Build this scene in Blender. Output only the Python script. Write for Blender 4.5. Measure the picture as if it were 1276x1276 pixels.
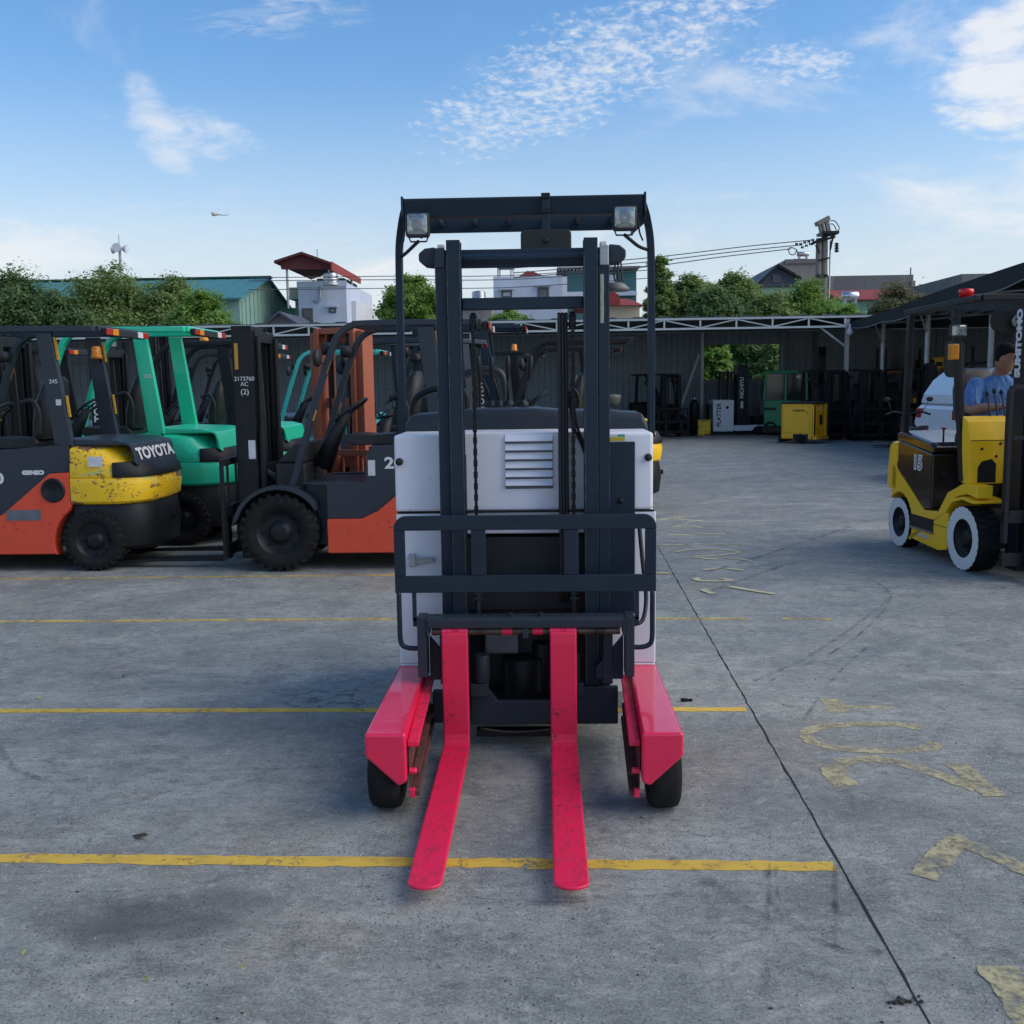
import bpy, bmesh, math, random
import numpy as np
from mathutils import Vector, Matrix, Euler

R = math.radians
PI = math.pi
sc = bpy.context.scene
COL = sc.collection
for o in list(bpy.data.objects):
    bpy.data.objects.remove(o)

# ------------------------------------------------------------------ camera
CAM_H, PITCH, YAW, ROLL = 1.55, R(7.15), R(1.9), R(-0.8)
cam_data = bpy.data.cameras.new('camera')
cam_data.sensor_width = 36.0
cam_data.lens = 36.0
cam_data.clip_end = 2000
cam_data.clip_start = 0.05
cam = bpy.data.objects.new('camera', cam_data)
COL.objects.link(cam)
CAM_M = (Matrix.Translation((0, 0, CAM_H)) @ Matrix.Rotation(YAW, 4, 'Z')
         @ Matrix.Rotation(PI / 2 - PITCH, 4, 'X') @ Matrix.Rotation(ROLL, 4, 'Z'))
cam.matrix_world = CAM_M
sc.camera = cam


def ray(px, py):
    return (CAM_M.to_3x3() @ Vector(((px - 638) / 1276, -(py - 638) / 1276, -1)))


def at(px, py, Y):
    """world point seen at a photo pixel, at the distance Y up the yard"""
    d = ray(px, py)
    return Vector((0, 0, CAM_H)) + d * (Y / d.y)


def gr(px, py, z=0.0):
    d = ray(px, py)
    return Vector((0, 0, CAM_H)) + d * ((z - CAM_H) / d.z)


# ------------------------------------------------------------------ sky and sun
SUN_EL, SUN_AZ = R(38), R(98)          # azimuth from +Y towards +X
world = bpy.data.worlds.new('World')
sc.world = world
world.use_nodes = True
wn, wl = world.node_tree.nodes, world.node_tree.links
wn.clear()


def wnode(t, **kw):
    n = wn.new(t)
    for k, v in kw.items():
        setattr(n, k, v)
    return n


def wmath(op, a, b=None, clamp=False):
    n = wnode('ShaderNodeMath', operation=op, use_clamp=clamp)
    for i, v in enumerate((a, b)):
        if v is None:
            continue
        if isinstance(v, (int, float)):
            n.inputs[i].default_value = v
        else:
            wl.new(v, n.inputs[i])
    return n.outputs[0]


def wvm(op, a, b=None):
    n = wnode('ShaderNodeVectorMath', operation=op)
    for i, v in enumerate((a, b)):
        if v is None:
            continue
        if isinstance(v, (tuple, Vector)):
            n.inputs[i].default_value = tuple(v)
        else:
            wl.new(v, n.inputs[i])
    return n.outputs['Value'] if op in ('DOT_PRODUCT', 'LENGTH') else n.outputs[0]


def wrange(v, a, b, c=0.0, d=1.0, smooth=True):
    n = wnode('ShaderNodeMapRange')
    n.interpolation_type = 'SMOOTHSTEP' if smooth else 'LINEAR'
    wl.new(v, n.inputs[0])
    for i, x in enumerate((a, b, c, d)):
        n.inputs[i + 1].default_value = x
    return n.outputs[0]


def wmix(fac, a, b):
    n = wnode('ShaderNodeMix', data_type='RGBA')
    if isinstance(fac, (int, float)):
        n.inputs[0].default_value = fac
    else:
        wl.new(fac, n.inputs[0])
    for i, v in ((6, a), (7, b)):
        if isinstance(v, tuple):
            n.inputs[i].default_value = (*v, 1)
        else:
            wl.new(v, n.inputs[i])
    return n.outputs[2]


def wnoise(vec, scale, detail, rough=0.55, dist=0.0):
    n = wnode('ShaderNodeTexNoise')
    n.inputs['Scale'].default_value = scale
    n.inputs['Detail'].default_value = detail
    n.inputs['Roughness'].default_value = rough
    n.inputs['Distortion'].default_value = dist
    wl.new(vec, n.inputs['Vector'])
    return n.outputs['Fac']


sky = wnode('ShaderNodeTexSky', sky_type='NISHITA')
sky.sun_disc = False
sky.sun_elevation = SUN_EL
sky.sun_rotation = SUN_AZ
sky.air_density = 1.2
sky.dust_density = 0.5
sky.ozone_density = 3.0
tc = wnode('ShaderNodeTexCoord')
DIR = tc.outputs['Generated']
DIRN = wvm('NORMALIZE', DIR)
sep = wnode('ShaderNodeSeparateXYZ')
wl.new(DIRN, sep.inputs[0])
# high thin haze: pales the blue evenly, more towards the horizon all round
hs = wnode('ShaderNodeHueSaturation')
hs.inputs['Saturation'].default_value = 1.26
hs.inputs['Value'].default_value = 0.70
wl.new(sky.outputs[0], hs.inputs['Color'])
tint = wmix(1.0, hs.outputs[0], (1.03, 0.965, 1.0))
tint.node.blend_type = 'MULTIPLY'
hz = wrange(sep.outputs[2], 0.03, 0.29, 0.74, 0.0)
col = wmix(hz, tint, (2.75, 2.97, 3.28))
REST_X, REST_Y = 9.596, 16.893
# cloud sheets at fixed bearings (centre, along, half length, half height)
den = None
hc = wmath('MAXIMUM', sep.outputs[2], 0.02)
flat = wvm('DIVIDE', DIRN, None)
comb = wnode('ShaderNodeCombineXYZ')
for i in range(3):
    wl.new(wmath('ADD', hc, 0.22), comb.inputs[i])
wl.new(comb.outputs[0], wn[flat.node.name].inputs[1])


def cloud(px, py, px2, py2, half, noise, bm, lo, hi, amount):
    global den
    a, b = ray(px, py).normalized(), ray(px2, py2).normalized()
    c = ((a + b) / 2).normalized()
    e1 = (b - a)
    L = e1.length / 2
    e1.normalize()
    e2 = c.cross(e1).normalized()
    dv = wvm('SUBTRACT', DIRN, c)
    u = wvm('DOT_PRODUCT', dv, e1 / L)
    v = wvm('DOT_PRODUCT', dv, e2 / half)
    w = wvm('DOT_PRODUCT', DIRN, c)
    r2 = wmath('ADD', wmath('MULTIPLY', u, u), wmath('MULTIPLY', v, v))
    m = wrange(r2, 0.0, 1.6, 1.0, 0.0)
    m = wmath('MULTIPLY', m, wrange(w, 0.2, 0.5))
    n = wrange(wmath('ADD', noise, wmath('MULTIPLY', m, bm)), lo, hi)
    r = wmath('MULTIPLY', wmath('MULTIPLY', n, wmath('MINIMUM', wmath('MULTIPLY', m, 3.0), 1.0)), amount)
    den = r if den is None else wmath('MAXIMUM', den, r)
    return r


puff = wnoise(flat, 9, 7, 0.62, 0.25)
mack = wnoise(flat, 46, 3, 0.6, 0.2)
wisp = wnoise(wvm('MULTIPLY', flat, (1.0, 2.4, 1.0)), 10, 7, 0.64, 1.2)
mk = wmath('ADD', wmath('MULTIPLY', mack, 0.6), wmath('MULTIPLY', puff, 0.4))
cloud(500, 188, 1000, -30, 0.050, mk, 0.22, 0.59, 0.90, 0.72)
cloud(150, 150, 330, 182, 0.022, puff, 0.34, 0.58, 0.98, 0.62)
cloud(165, 95, 240, 235, 0.024, puff, 0.30, 0.58, 1.0, 0.5)
cloud(1150, 62, 1440, 92, 0.074, puff, 0.50, 0.70, 1.04, 0.88)
cloud(1050, 0, 1340, 40, 0.06, puff, 0.30, 0.58, 1.05, 0.5)
cloud(900, 75, 1080, 95, 0.022, mk, 0.2, 0.56, 0.86, 0.6)
cloud(225, 30, 500, -5, 0.022, wisp, 0.26, 0.62, 1.1, 0.5)
cloud(-120, 300, 560, 330, 0.05, wisp, 0.30, 0.52, 1.0, 0.16)
# scattered cloud over the rest of the sky, added mostly unseen as fill light
rest = wnoise(wvm('ADD', flat, (REST_X, REST_Y, 0.0)), 1.5, 7, 0.6, 0.4)
rest = wmath('MULTIPLY', wrange(rest, 0.48, 0.72), 0.78)
den = wmath('MAXIMUM', den, rest)
col = wmix(den, col, (3.6, 3.65, 3.75))
bg = wnode('ShaderNodeBackground')
wl.new(col, bg.inputs[0])
bg.inputs[1].default_value = 0.1
wo = wnode('ShaderNodeOutputWorld')
wl.new(bg.outputs[0], wo.inputs[0])
world.cycles.sampling_method = 'MANUAL'
world.cycles.sample_map_resolution = 512

sun_data = bpy.data.lights.new('sun', 'SUN')
sun_data.energy = 1.15
sun_data.angle = R(66)
sun_data.color = (1.0, 0.90, 0.76)
sun = bpy.data.objects.new('sun', sun_data)
COL.objects.link(sun)
sdir = Vector((math.sin(SUN_AZ) * math.cos(SUN_EL), math.cos(SUN_AZ) * math.cos(SUN_EL), math.sin(SUN_EL)))
sun.rotation_euler = sdir.to_track_quat('Z', 'Y').to_euler()
sun.location = (0, 0, 30)

vs = sc.view_settings
sc.display_settings.display_device = 'sRGB'
vs.view_transform = 'Standard'
vs.look = 'None'
vs.exposure = 1.3
vs.gamma = 1.0
vs.use_curve_mapping = False
sc.render.engine = 'CYCLES'
sc.cycles.use_denoising = True
sc.cycles.max_bounces = 8
sc.cycles.transparent_max_bounces = 24

# ------------------------------------------------------------------ materials
MATS = {}


def nt(m):
    return m.node_tree.nodes, m.node_tree.links


class NB:
    """small node-building helper for one material"""

    def __init__(s, name):
        s.m = bpy.data.materials.new(name)
        s.m.use_nodes = True
        s.n, s.l = nt(s.m)
        s.n.clear()
        s.out = s.n.new('ShaderNodeOutputMaterial')
        s.b = s.n.new('ShaderNodeBsdfPrincipled')
        s.l.new(s.b.outputs[0], s.out.inputs[0])
        s.tc = s.n.new('ShaderNodeTexCoord')
        s.oi = None

    def put(s, sock, v):
        if isinstance(v, (int, float)):
            sock.default_value = v
        elif isinstance(v, tuple):
            sock.default_value = (*v, 1) if len(sock.default_value) == 4 and len(v) == 3 else v
        else:
            s.l.new(v, sock)

    def math(s, op, a, b=0.0, clamp=False):
        n = s.n.new('ShaderNodeMath')
        n.operation = op
        n.use_clamp = clamp
        s.put(n.inputs[0], a)
        s.put(n.inputs[1], b)
        return n.outputs[0]

    def vm(s, op, a, b):
        n = s.n.new('ShaderNodeVectorMath')
        n.operation = op
        s.put(n.inputs[0], a)
        s.put(n.inputs[1], b)
        return n.outputs['Value'] if op in ('LENGTH', 'DOT_PRODUCT', 'DISTANCE') else n.outputs[0]

    def rng(s, v, a, b, c=0.0, d=1.0):
        n = s.n.new('ShaderNodeMapRange')
        n.interpolation_type = 'SMOOTHSTEP'
        s.l.new(v, n.inputs[0])
        for i, x in enumerate((a, b, c, d)):
            n.inputs[i + 1].default_value = x
        return n.outputs[0]

    def mix(s, f, a, b, mode='MIX'):
        n = s.n.new('ShaderNodeMix')
        n.data_type = 'RGBA'
        n.blend_type = mode
        s.put(n.inputs[0], f)
        s.put(n.inputs[6], a)
        s.put(n.inputs[7], b)
        return n.outputs[2]

    def noise(s, scale, detail=4, rough=0.55, vec=None, dist=0.0):
        n = s.n.new('ShaderNodeTexNoise')
        n.inputs['Scale'].default_value = scale
        n.inputs['Detail'].default_value = detail
        n.inputs['Roughness'].default_value = rough
        n.inputs['Distortion'].default_value = dist
        s.l.new(vec if vec is not None else s.tc.outputs['Object'], n.inputs['Vector'])
        return n.outputs['Fac']

    def vor(s, scale, vec=None, feature='F1'):
        n = s.n.new('ShaderNodeTexVoronoi')
        n.feature = feature
        n.inputs['Scale'].default_value = scale
        s.l.new(vec if vec is not None else s.tc.outputs['Object'], n.inputs['Vector'])
        return n.outputs['Distance']

    def scaled(s, v3, base=None):
        return s.vm('MULTIPLY', base if base is not None else s.tc.outputs['Object'], v3)

    def bump(s, h, strength=0.3, dist=0.01, prev=None):
        n = s.n.new('ShaderNodeBump')
        n.inputs['Strength'].default_value = strength
        n.inputs['Distance'].default_value = dist
        s.l.new(h, n.inputs['Height'])
        if prev is not None:
            s.l.new(prev, n.inputs['Normal'])
        return n.outputs[0]

    def set(s, **kw):
        names = dict(color='Base Color', rough='Roughness', metal='Metallic', normal='Normal', alpha='Alpha',
                     spec='Specular IOR Level', coat='Coat Weight', trans='Transmission Weight', ior='IOR',
                     emis='Emission Color', emstr='Emission Strength')
        for k, v in kw.items():
            s.put(s.b.inputs[names[k]], v)
        return s


def paint(name, c, rough=0.4, dirt=0.35, wear=0.0, wear_col=(0.05, 0.035, 0.03), metal=0.0, coat=0.0, scale=1.0,
          spec=0.5):
    """sprayed steel: slight tone drift, grime film, chips"""
    if name in MATS:
        return MATS[name]
    b = NB(name)
    n1 = b.noise(2.6 * scale, 5, 0.6)
    n2 = b.noise(21 * scale, 4, 0.6)
    streak = b.noise(5 * scale, 4, 0.6, b.scaled((3.0, 3.0, 0.35)))
    g = b.math('MULTIPLY', b.rng(b.math('ADD', b.math('MULTIPLY', n1, 0.6), b.math('MULTIPLY', streak, 0.4)), 0.42, 0.72),
               dirt)
    dull = tuple(0.62 * x + 0.38 * y for x, y in zip(c, (0.055, 0.052, 0.05)))
    colr = b.mix(g, c, dull)
    colr = b.mix(b.rng(n2, 0.3, 0.75, 0.0, 0.10), colr, tuple(min(1, x * 1.35 + 0.01) for x in c))
    if wear:
        w = b.rng(b.noise(34 * scale, 5, 0.7), 0.66 - 0.1 * wear, 0.70 - 0.1 * wear)
        w2 = b.rng(b.noise(6 * scale, 4, 0.7), 0.50, 0.62)
        colr = b.mix(b.math('MULTIPLY', w, w2), colr, wear_col)
    r = b.math('ADD', rough, b.math('MULTIPLY', b.math('SUBTRACT', n1, 0.5), 0.35))
    b.set(color=colr, rough=r, metal=metal, coat=coat, spec=spec, normal=b.bump(n2, 0.06, 0.004))
    MATS[name] = b.m
    return b.m


def plain(name, c, rough=0.6, metal=0.0, var=0.25, scale=9.0, spec=0.5):
    if name in MATS:
        return MATS[name]
    b = NB(name)
    n = b.noise(scale, 5, 0.6)
    dark = tuple(x * (1 - var) for x in c)
    b.set(color=b.mix(b.rng(n, 0.3, 0.7), dark, c), rough=rough, metal=metal, spec=spec, normal=b.bump(n, 0.08, 0.004))
    MATS[name] = b.m
    return b.m


def lamp(name, c, e):
    b = NB(name)
    b.set(color=c, rough=0.2, emis=c, emstr=e)
    MATS[name] = b.m
    return b.m


# ------------------------------------------------------------------ mesh helpers
class MB:
    def __init__(s):
        s.v, s.f, s.sm, s.mi, s.cur = [], [], [], [], 0

    def add(s, vs_, fs, smooth=False):
        k = len(s.v)
        s.v += [tuple(v) for v in vs_]
        for f in fs:
            s.f.append([i + k for i in f])
            s.sm.append(smooth)
            s.mi.append(s.cur)
        return s

    def box(s, x0, x1, y0, y1, z0, z1):
        vs_ = [(x, y, z) for x in (x0, x1) for y in (y0, y1) for z in (z0, z1)]
        return s.add(vs_, [(0, 1, 3, 2), (4, 6, 7, 5), (0, 4, 5, 1), (2, 3, 7, 6), (0, 2, 6, 4), (1, 5, 7, 3)])

    def obox(s, c, size, rot=(0, 0, 0)):
        m = Euler([R(a) for a in rot]).to_matrix()
        h = [d / 2 for d in size]
        vs_ = [Vector(c) + m @ Vector((x * h[0], y * h[1], z * h[2])) for x in (-1, 1) for y in (-1, 1) for z in (-1, 1)]
        return s.add(vs_, [(0, 1, 3, 2), (4, 6, 7, 5), (0, 4, 5, 1), (2, 3, 7, 6), (0, 2, 6, 4), (1, 5, 7, 3)])

    def prism(s, poly, axis, a, b):
        """poly in the other two axes (in x,y,z order), extruded along axis"""
        def p(q, t):
            return {'x': (t, q[0], q[1]), 'y': (q[0], t, q[1]), 'z': (q[0], q[1], t)}[axis]
        n = len(poly)
        ar = sum(poly[i][0] * poly[(i + 1) % n][1] - poly[(i + 1) % n][0] * poly[i][1] for i in range(n))
        if ar < 0:
            poly = list(reversed(poly))
        if axis == 'y':
            a, b = max(a, b), min(a, b)
        else:
            a, b = min(a, b), max(a, b)
        vs_ = [p(q, a) for q in poly] + [p(q, b) for q in poly]
        fs = [list(range(n))[::-1], list(range(n, 2 * n))]
        fs += [(i, (i + 1) % n, n + (i + 1) % n, n + i) for i in range(n)]
        return s.add(vs_, fs)

    def frame(s, p0, p1):
        d = (Vector(p1) - Vector(p0)).normalized()
        u = d.cross(Vector((0, 0, 1)) if abs(d.z) < 0.9 else Vector((1, 0, 0))).normalized()
        return d, u, d.cross(u)

    def cyl(s, p0, p1, r0, r1=None, n=16, cap=True, smooth=True):
        r1 = r0 if r1 is None else r1
        d, u, w = s.frame(p0, p1)
        vs_ = []
        for p, r in ((p0, r0), (p1, r1)):
            for i in range(n):
                a = 2 * PI * i / n
                vs_.append(Vector(p) + (u * math.cos(a) + w * math.sin(a)) * r)
        s.add(vs_, [(i, (i + 1) % n, n + (i + 1) % n, n + i) for i in range(n)], smooth)
        if cap:
            s.add(vs_[:n], [list(range(n))[::-1]])
            s.add(vs_[n:], [list(range(n))])
        return s

    def bar(s, p0, p1, w, h, up=(0, 0, 1)):
        """rectangular bar between two points; w sideways, h along up"""
        p0, p1 = Vector(p0), Vector(p1)
        d = (p1 - p0).normalized()
        up = Vector(up)
        if abs(d.dot(up)) > 0.98:
            up = Vector((1, 0, 0))
        u = d.cross(up).normalized()
        v = u.cross(d)
        vs_ = [p + u * (a * w / 2) + v * (b * h / 2) for p in (p0, p1) for a, b in ((-1, -1), (1, -1), (1, 1), (-1, 1))]
        return s.add(vs_, [(0, 1, 2, 3), (7, 6, 5, 4), (0, 4, 5, 1), (1, 5, 6, 2), (2, 6, 7, 3), (3, 7, 4, 0)])

    def tube(s, path, r, n=8, closed=False, rect=None):
        """round (or rect=(w,h)) section swept along a path"""
        P = [Vector(p) for p in path]
        m = len(P)
        T = []
        for i in range(m):
            if closed:
                t = P[(i + 1) % m] - P[i - 1]
            else:
                t = P[min(i + 1, m - 1)] - P[max(i - 1, 0)]
            T.append(t.normalized())
        u = T[0].cross(Vector((0, 0, 1)) if abs(T[0].z) < 0.9 else Vector((0, 1, 0))).normalized()
        vs_ = []
        k = 4 if rect else n
        for i in range(m):
            u = (u - T[i] * u.dot(T[i])).normalized()
            w = T[i].cross(u)
            for j in range(k):
                if rect:
                    a, b = ((-1, -1), (1, -1), (1, 1), (-1, 1))[j]
                    vs_.append(P[i] + u * a * rect[0] / 2 + w * b * rect[1] / 2)
                else:
                    a = 2 * PI * j / n
                    rr = r[i] if isinstance(r, (list, tuple)) else r
                    vs_.append(P[i] + (u * math.cos(a) + w * math.sin(a)) * rr)
        fs = []
        for i in range(m if closed else m - 1):
            for j in range(k):
                i2 = (i + 1) % m
                fs.append((i * k + j, i * k + (j + 1) % k, i2 * k + (j + 1) % k, i2 * k + j))
        if not closed:
            fs.append(list(range(k))[::-1])
            fs.append([(m - 1) * k + j for j in range(k)])
        return s.add(vs_, fs, not rect)

    def lathe(s, prof, c, axis, n=32, smooth=True):
        """profile of (radius, offset along axis)"""
        ax = {'x': 0, 'y': 1, 'z': 2}[axis]
        o = [i for i in range(3) if i != ax]
        vs_ = []
        for r, h in prof:
            for i in range(n):
                a = 2 * PI * i / n
                p = list(c)
                p[ax] += h
                p[o[0]] += r * math.cos(a)
                p[o[1]] += r * math.sin(a)
                vs_.append(p)
        fs = []
        for k in range(len(prof) - 1):
            for i in range(n):
                j = (i + 1) % n
                fs.append((k * n + i, k * n + j, (k + 1) * n + j, (k + 1) * n + i))
        return s.add(vs_, fs, smooth)

    def loft(s, secs, closed=True, cap=True, smooth=True):
        n = len(secs[0])
        vs_ = [p for q in secs for p in q]
        fs = []
        for k in range(len(secs) - 1):
            for i in range(n if closed else n - 1):
                j = (i + 1) % n
                fs.append((k * n + i, k * n + j, (k + 1) * n + j, (k + 1) * n + i))
        s.add(vs_, fs, smooth)
        if cap:
            s.add(secs[0], [list(range(n))[::-1]])
            s.add(secs[-1], [list(range(n))])
        return s

    def sphere(s, c, r, n=12, m=8, sz=(1, 1, 1)):
        vs_, fs = [], []
        for i in range(m + 1):
            t = PI * i / m
            for j in range(n):
                a = 2 * PI * j / n
                vs_.append((c[0] + r * sz[0] * math.sin(t) * math.cos(a), c[1] + r * sz[1] * math.sin(t) * math.sin(a),
                            c[2] + r * sz[2] * math.cos(t)))
        for i in range(m):
            for j in range(n):
                k = (j + 1) % n
                fs.append((i * n + j, (i + 1) * n + j, (i + 1) * n + k, i * n + k))
        return s.add(vs_, fs, True)

    def build(s, name, mat, parent=None, bevel=0.0, seg=2, fix=True):
        me = bpy.data.meshes.new(name)
        me.from_pydata(s.v, [], s.f)
        me.polygons.foreach_set('use_smooth', s.sm)
        me.polygons.foreach_set('material_index', s.mi)
        for m in (mat if isinstance(mat, (list, tuple)) else [mat]):
            me.materials.append(m)
        if fix:
            bm = bmesh.new()
            bm.from_mesh(me)
            if bevel:
                bmesh.ops.remove_doubles(bm, verts=bm.verts, dist=1e-5)
            bmesh.ops.recalc_face_normals(bm, faces=bm.faces)
            bm.to_mesh(me)
            bm.free()
        me.update()
        o = bpy.data.objects.new(name, me)
        COL.objects.link(o)
        if parent is not None:
            o.parent = parent
        if bevel:
            b = o.modifiers.new('bevel', 'BEVEL')
            b.width = bevel
            b.segments = seg
            b.limit_method = 'ANGLE'
            b.angle_limit = R(38)
            b.harden_normals = False
        return o


def thing(name, label, cat, loc=(0, 0, 0), rz=0.0, group=None, scale=1.0):
    o = bpy.data.objects.new(name, None)
    COL.objects.link(o)
    o.location = loc
    o.rotation_euler = (0, 0, rz)
    o.scale = (scale,) * 3
    o.empty_display_size = 0.2
    return tag(o, label, cat, group)


def tag(o, label=None, cat=None, group=None, kind=None):
    if label:
        o['label'] = label
    if cat:
        o['category'] = cat
    if group:
        o['group'] = group
    if kind:
        o['kind'] = kind
    return o


def copy_tree(o, parent=None):
    c = o.copy()
    COL.objects.link(c)
    if parent is not None:
        c.parent = parent
    for ch in list(o.children):
        copy_tree(ch, c)
    return c


def text(s, size, mat, parent, M, name='lettering', bold=0.0, sx=1.0, align='CENTER'):
    """flat print: letters as a mesh, M places the text plane (x right, y up, z out)"""
    cu = bpy.data.curves.new('t', 'FONT')
    cu.body = s
    cu.size = size
    cu.align_x = align
    cu.align_y = 'CENTER'
    cu.offset = bold
    cu.extrude = 0.0008
    to = bpy.data.objects.new('t', cu)
    COL.objects.link(to)
    dg = bpy.context.evaluated_depsgraph_get()
    me = bpy.data.meshes.new_from_object(to.evaluated_get(dg))
    bpy.data.objects.remove(to)
    me.name = name
    me.materials.clear()
    me.materials.append(mat)
    me.transform(M @ Matrix.Diagonal((sx, 1, 1, 1)))
    o = bpy.data.objects.new(name, me)
    COL.objects.link(o)
    if parent is not None:
        o.parent = parent
    return o


def plane_M(origin, right, up):
    r, u = Vector(right).normalized(), Vector(up).normalized()
    n = r.cross(u)
    m = Matrix((r, u, n)).transposed().to_4x4()
    m.translation = Vector(origin)
    return m


def arc(c, r, a0, a1, n=8):
    return [(c[0] + r * math.cos(R(a0 + (a1 - a0) * i / n)), c[1] + r * math.sin(R(a0 + (a1 - a0) * i / n))) for i in
            range(n + 1)]


def bez(p, n=12):
    """Catmull-Rom through points"""
    P = [Vector(q) for q in p]
    P = [P[0] * 2 - P[1]] + P + [P[-1] * 2 - P[-2]]
    out = []
    for i in range(1, len(P) - 2):
        for k in range(n):
            t = k / n
            a, b, c, d = P[i - 1:i + 3]
            out.append(0.5 * ((2 * b) + (c - a) * t + (2 * a - 5 * b + 4 * c - d) * t * t + (3 * b - a - 3 * c + d) * t ** 3))
    out.append(P[-2])
    return out


def rrect(x0, x1, y0, y1, r, n=4):
    return (arc((x1 - r, y0 + r), r, -90, 0, n) + arc((x1 - r, y1 - r), r, 0, 90, n) +
            arc((x0 + r, y1 - r), r, 90, 180, n) + arc((x0 + r, y0 + r), r, 180, 270, n))


# shared materials
NAVY = paint('navy_steel', (0.009, 0.022, 0.038), 0.42, 0.2, spec=.3)
NAVY2 = paint('navy_steel_worn', (0.011, 0.021, 0.036), 0.45, 0.25, 0.5, (0.06, 0.065, 0.07), spec=.3)
BLACK = paint('black_steel', (0.009, 0.0105, 0.013), 0.48, 0.3, spec=.28)
BLACKP = plain('black_plastic', (0.013, 0.014, 0.016), 0.6)
RUBBER = plain('tyre_rubber', (0.016, 0.016, 0.017), 0.85, 0, 0.5, 14, 0.25)
GREASE = plain('greasy_chain', (0.012, 0.012, 0.013), 0.5, 0.4, 0.5, 60)
STEEL = plain('bare_steel', (0.32, 0.32, 0.33), 0.35, 0.9, 0.3, 20)
ZINC = plain('galvanised_steel', (0.42, 0.45, 0.46), 0.5, 0.5, 0.3, 12)
VINYL = plain('black_vinyl', (0.014, 0.015, 0.017), 0.5, 0, 0.3, 30)
WHITEP = paint('white_panel', (0.74, 0.75, 0.80), 0.35, 0.2, 0.15, (.35, .35, .36))
LETTER = plain('white_lettering', (0.72, 0.72, 0.72), 0.6, 0, 0.2, 30)
PAPER = plain('paper_sticker', (0.62, 0.63, 0.65), 0.7, 0, 0.25, 40)
AMBER = plain('amber_plastic', (0.75, 0.26, 0.015), 0.25, 0, 0.2, 30)
REDL = plain('red_lens', (0.42, 0.025, 0.02), 0.25, 0, 0.3, 30)
GLASSL = plain('lamp_glass', (0.42, 0.46, 0.44), 0.08, 0.6, 0.5, 40)
REFL = plain('yellow_reflector', (0.50, 0.27, 0.02), 0.3, 0, 0.3, 40)
CYL = plain('hydraulic_rod', (0.25, 0.26, 0.27), 0.25, 0.9, 0.3, 10)
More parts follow.
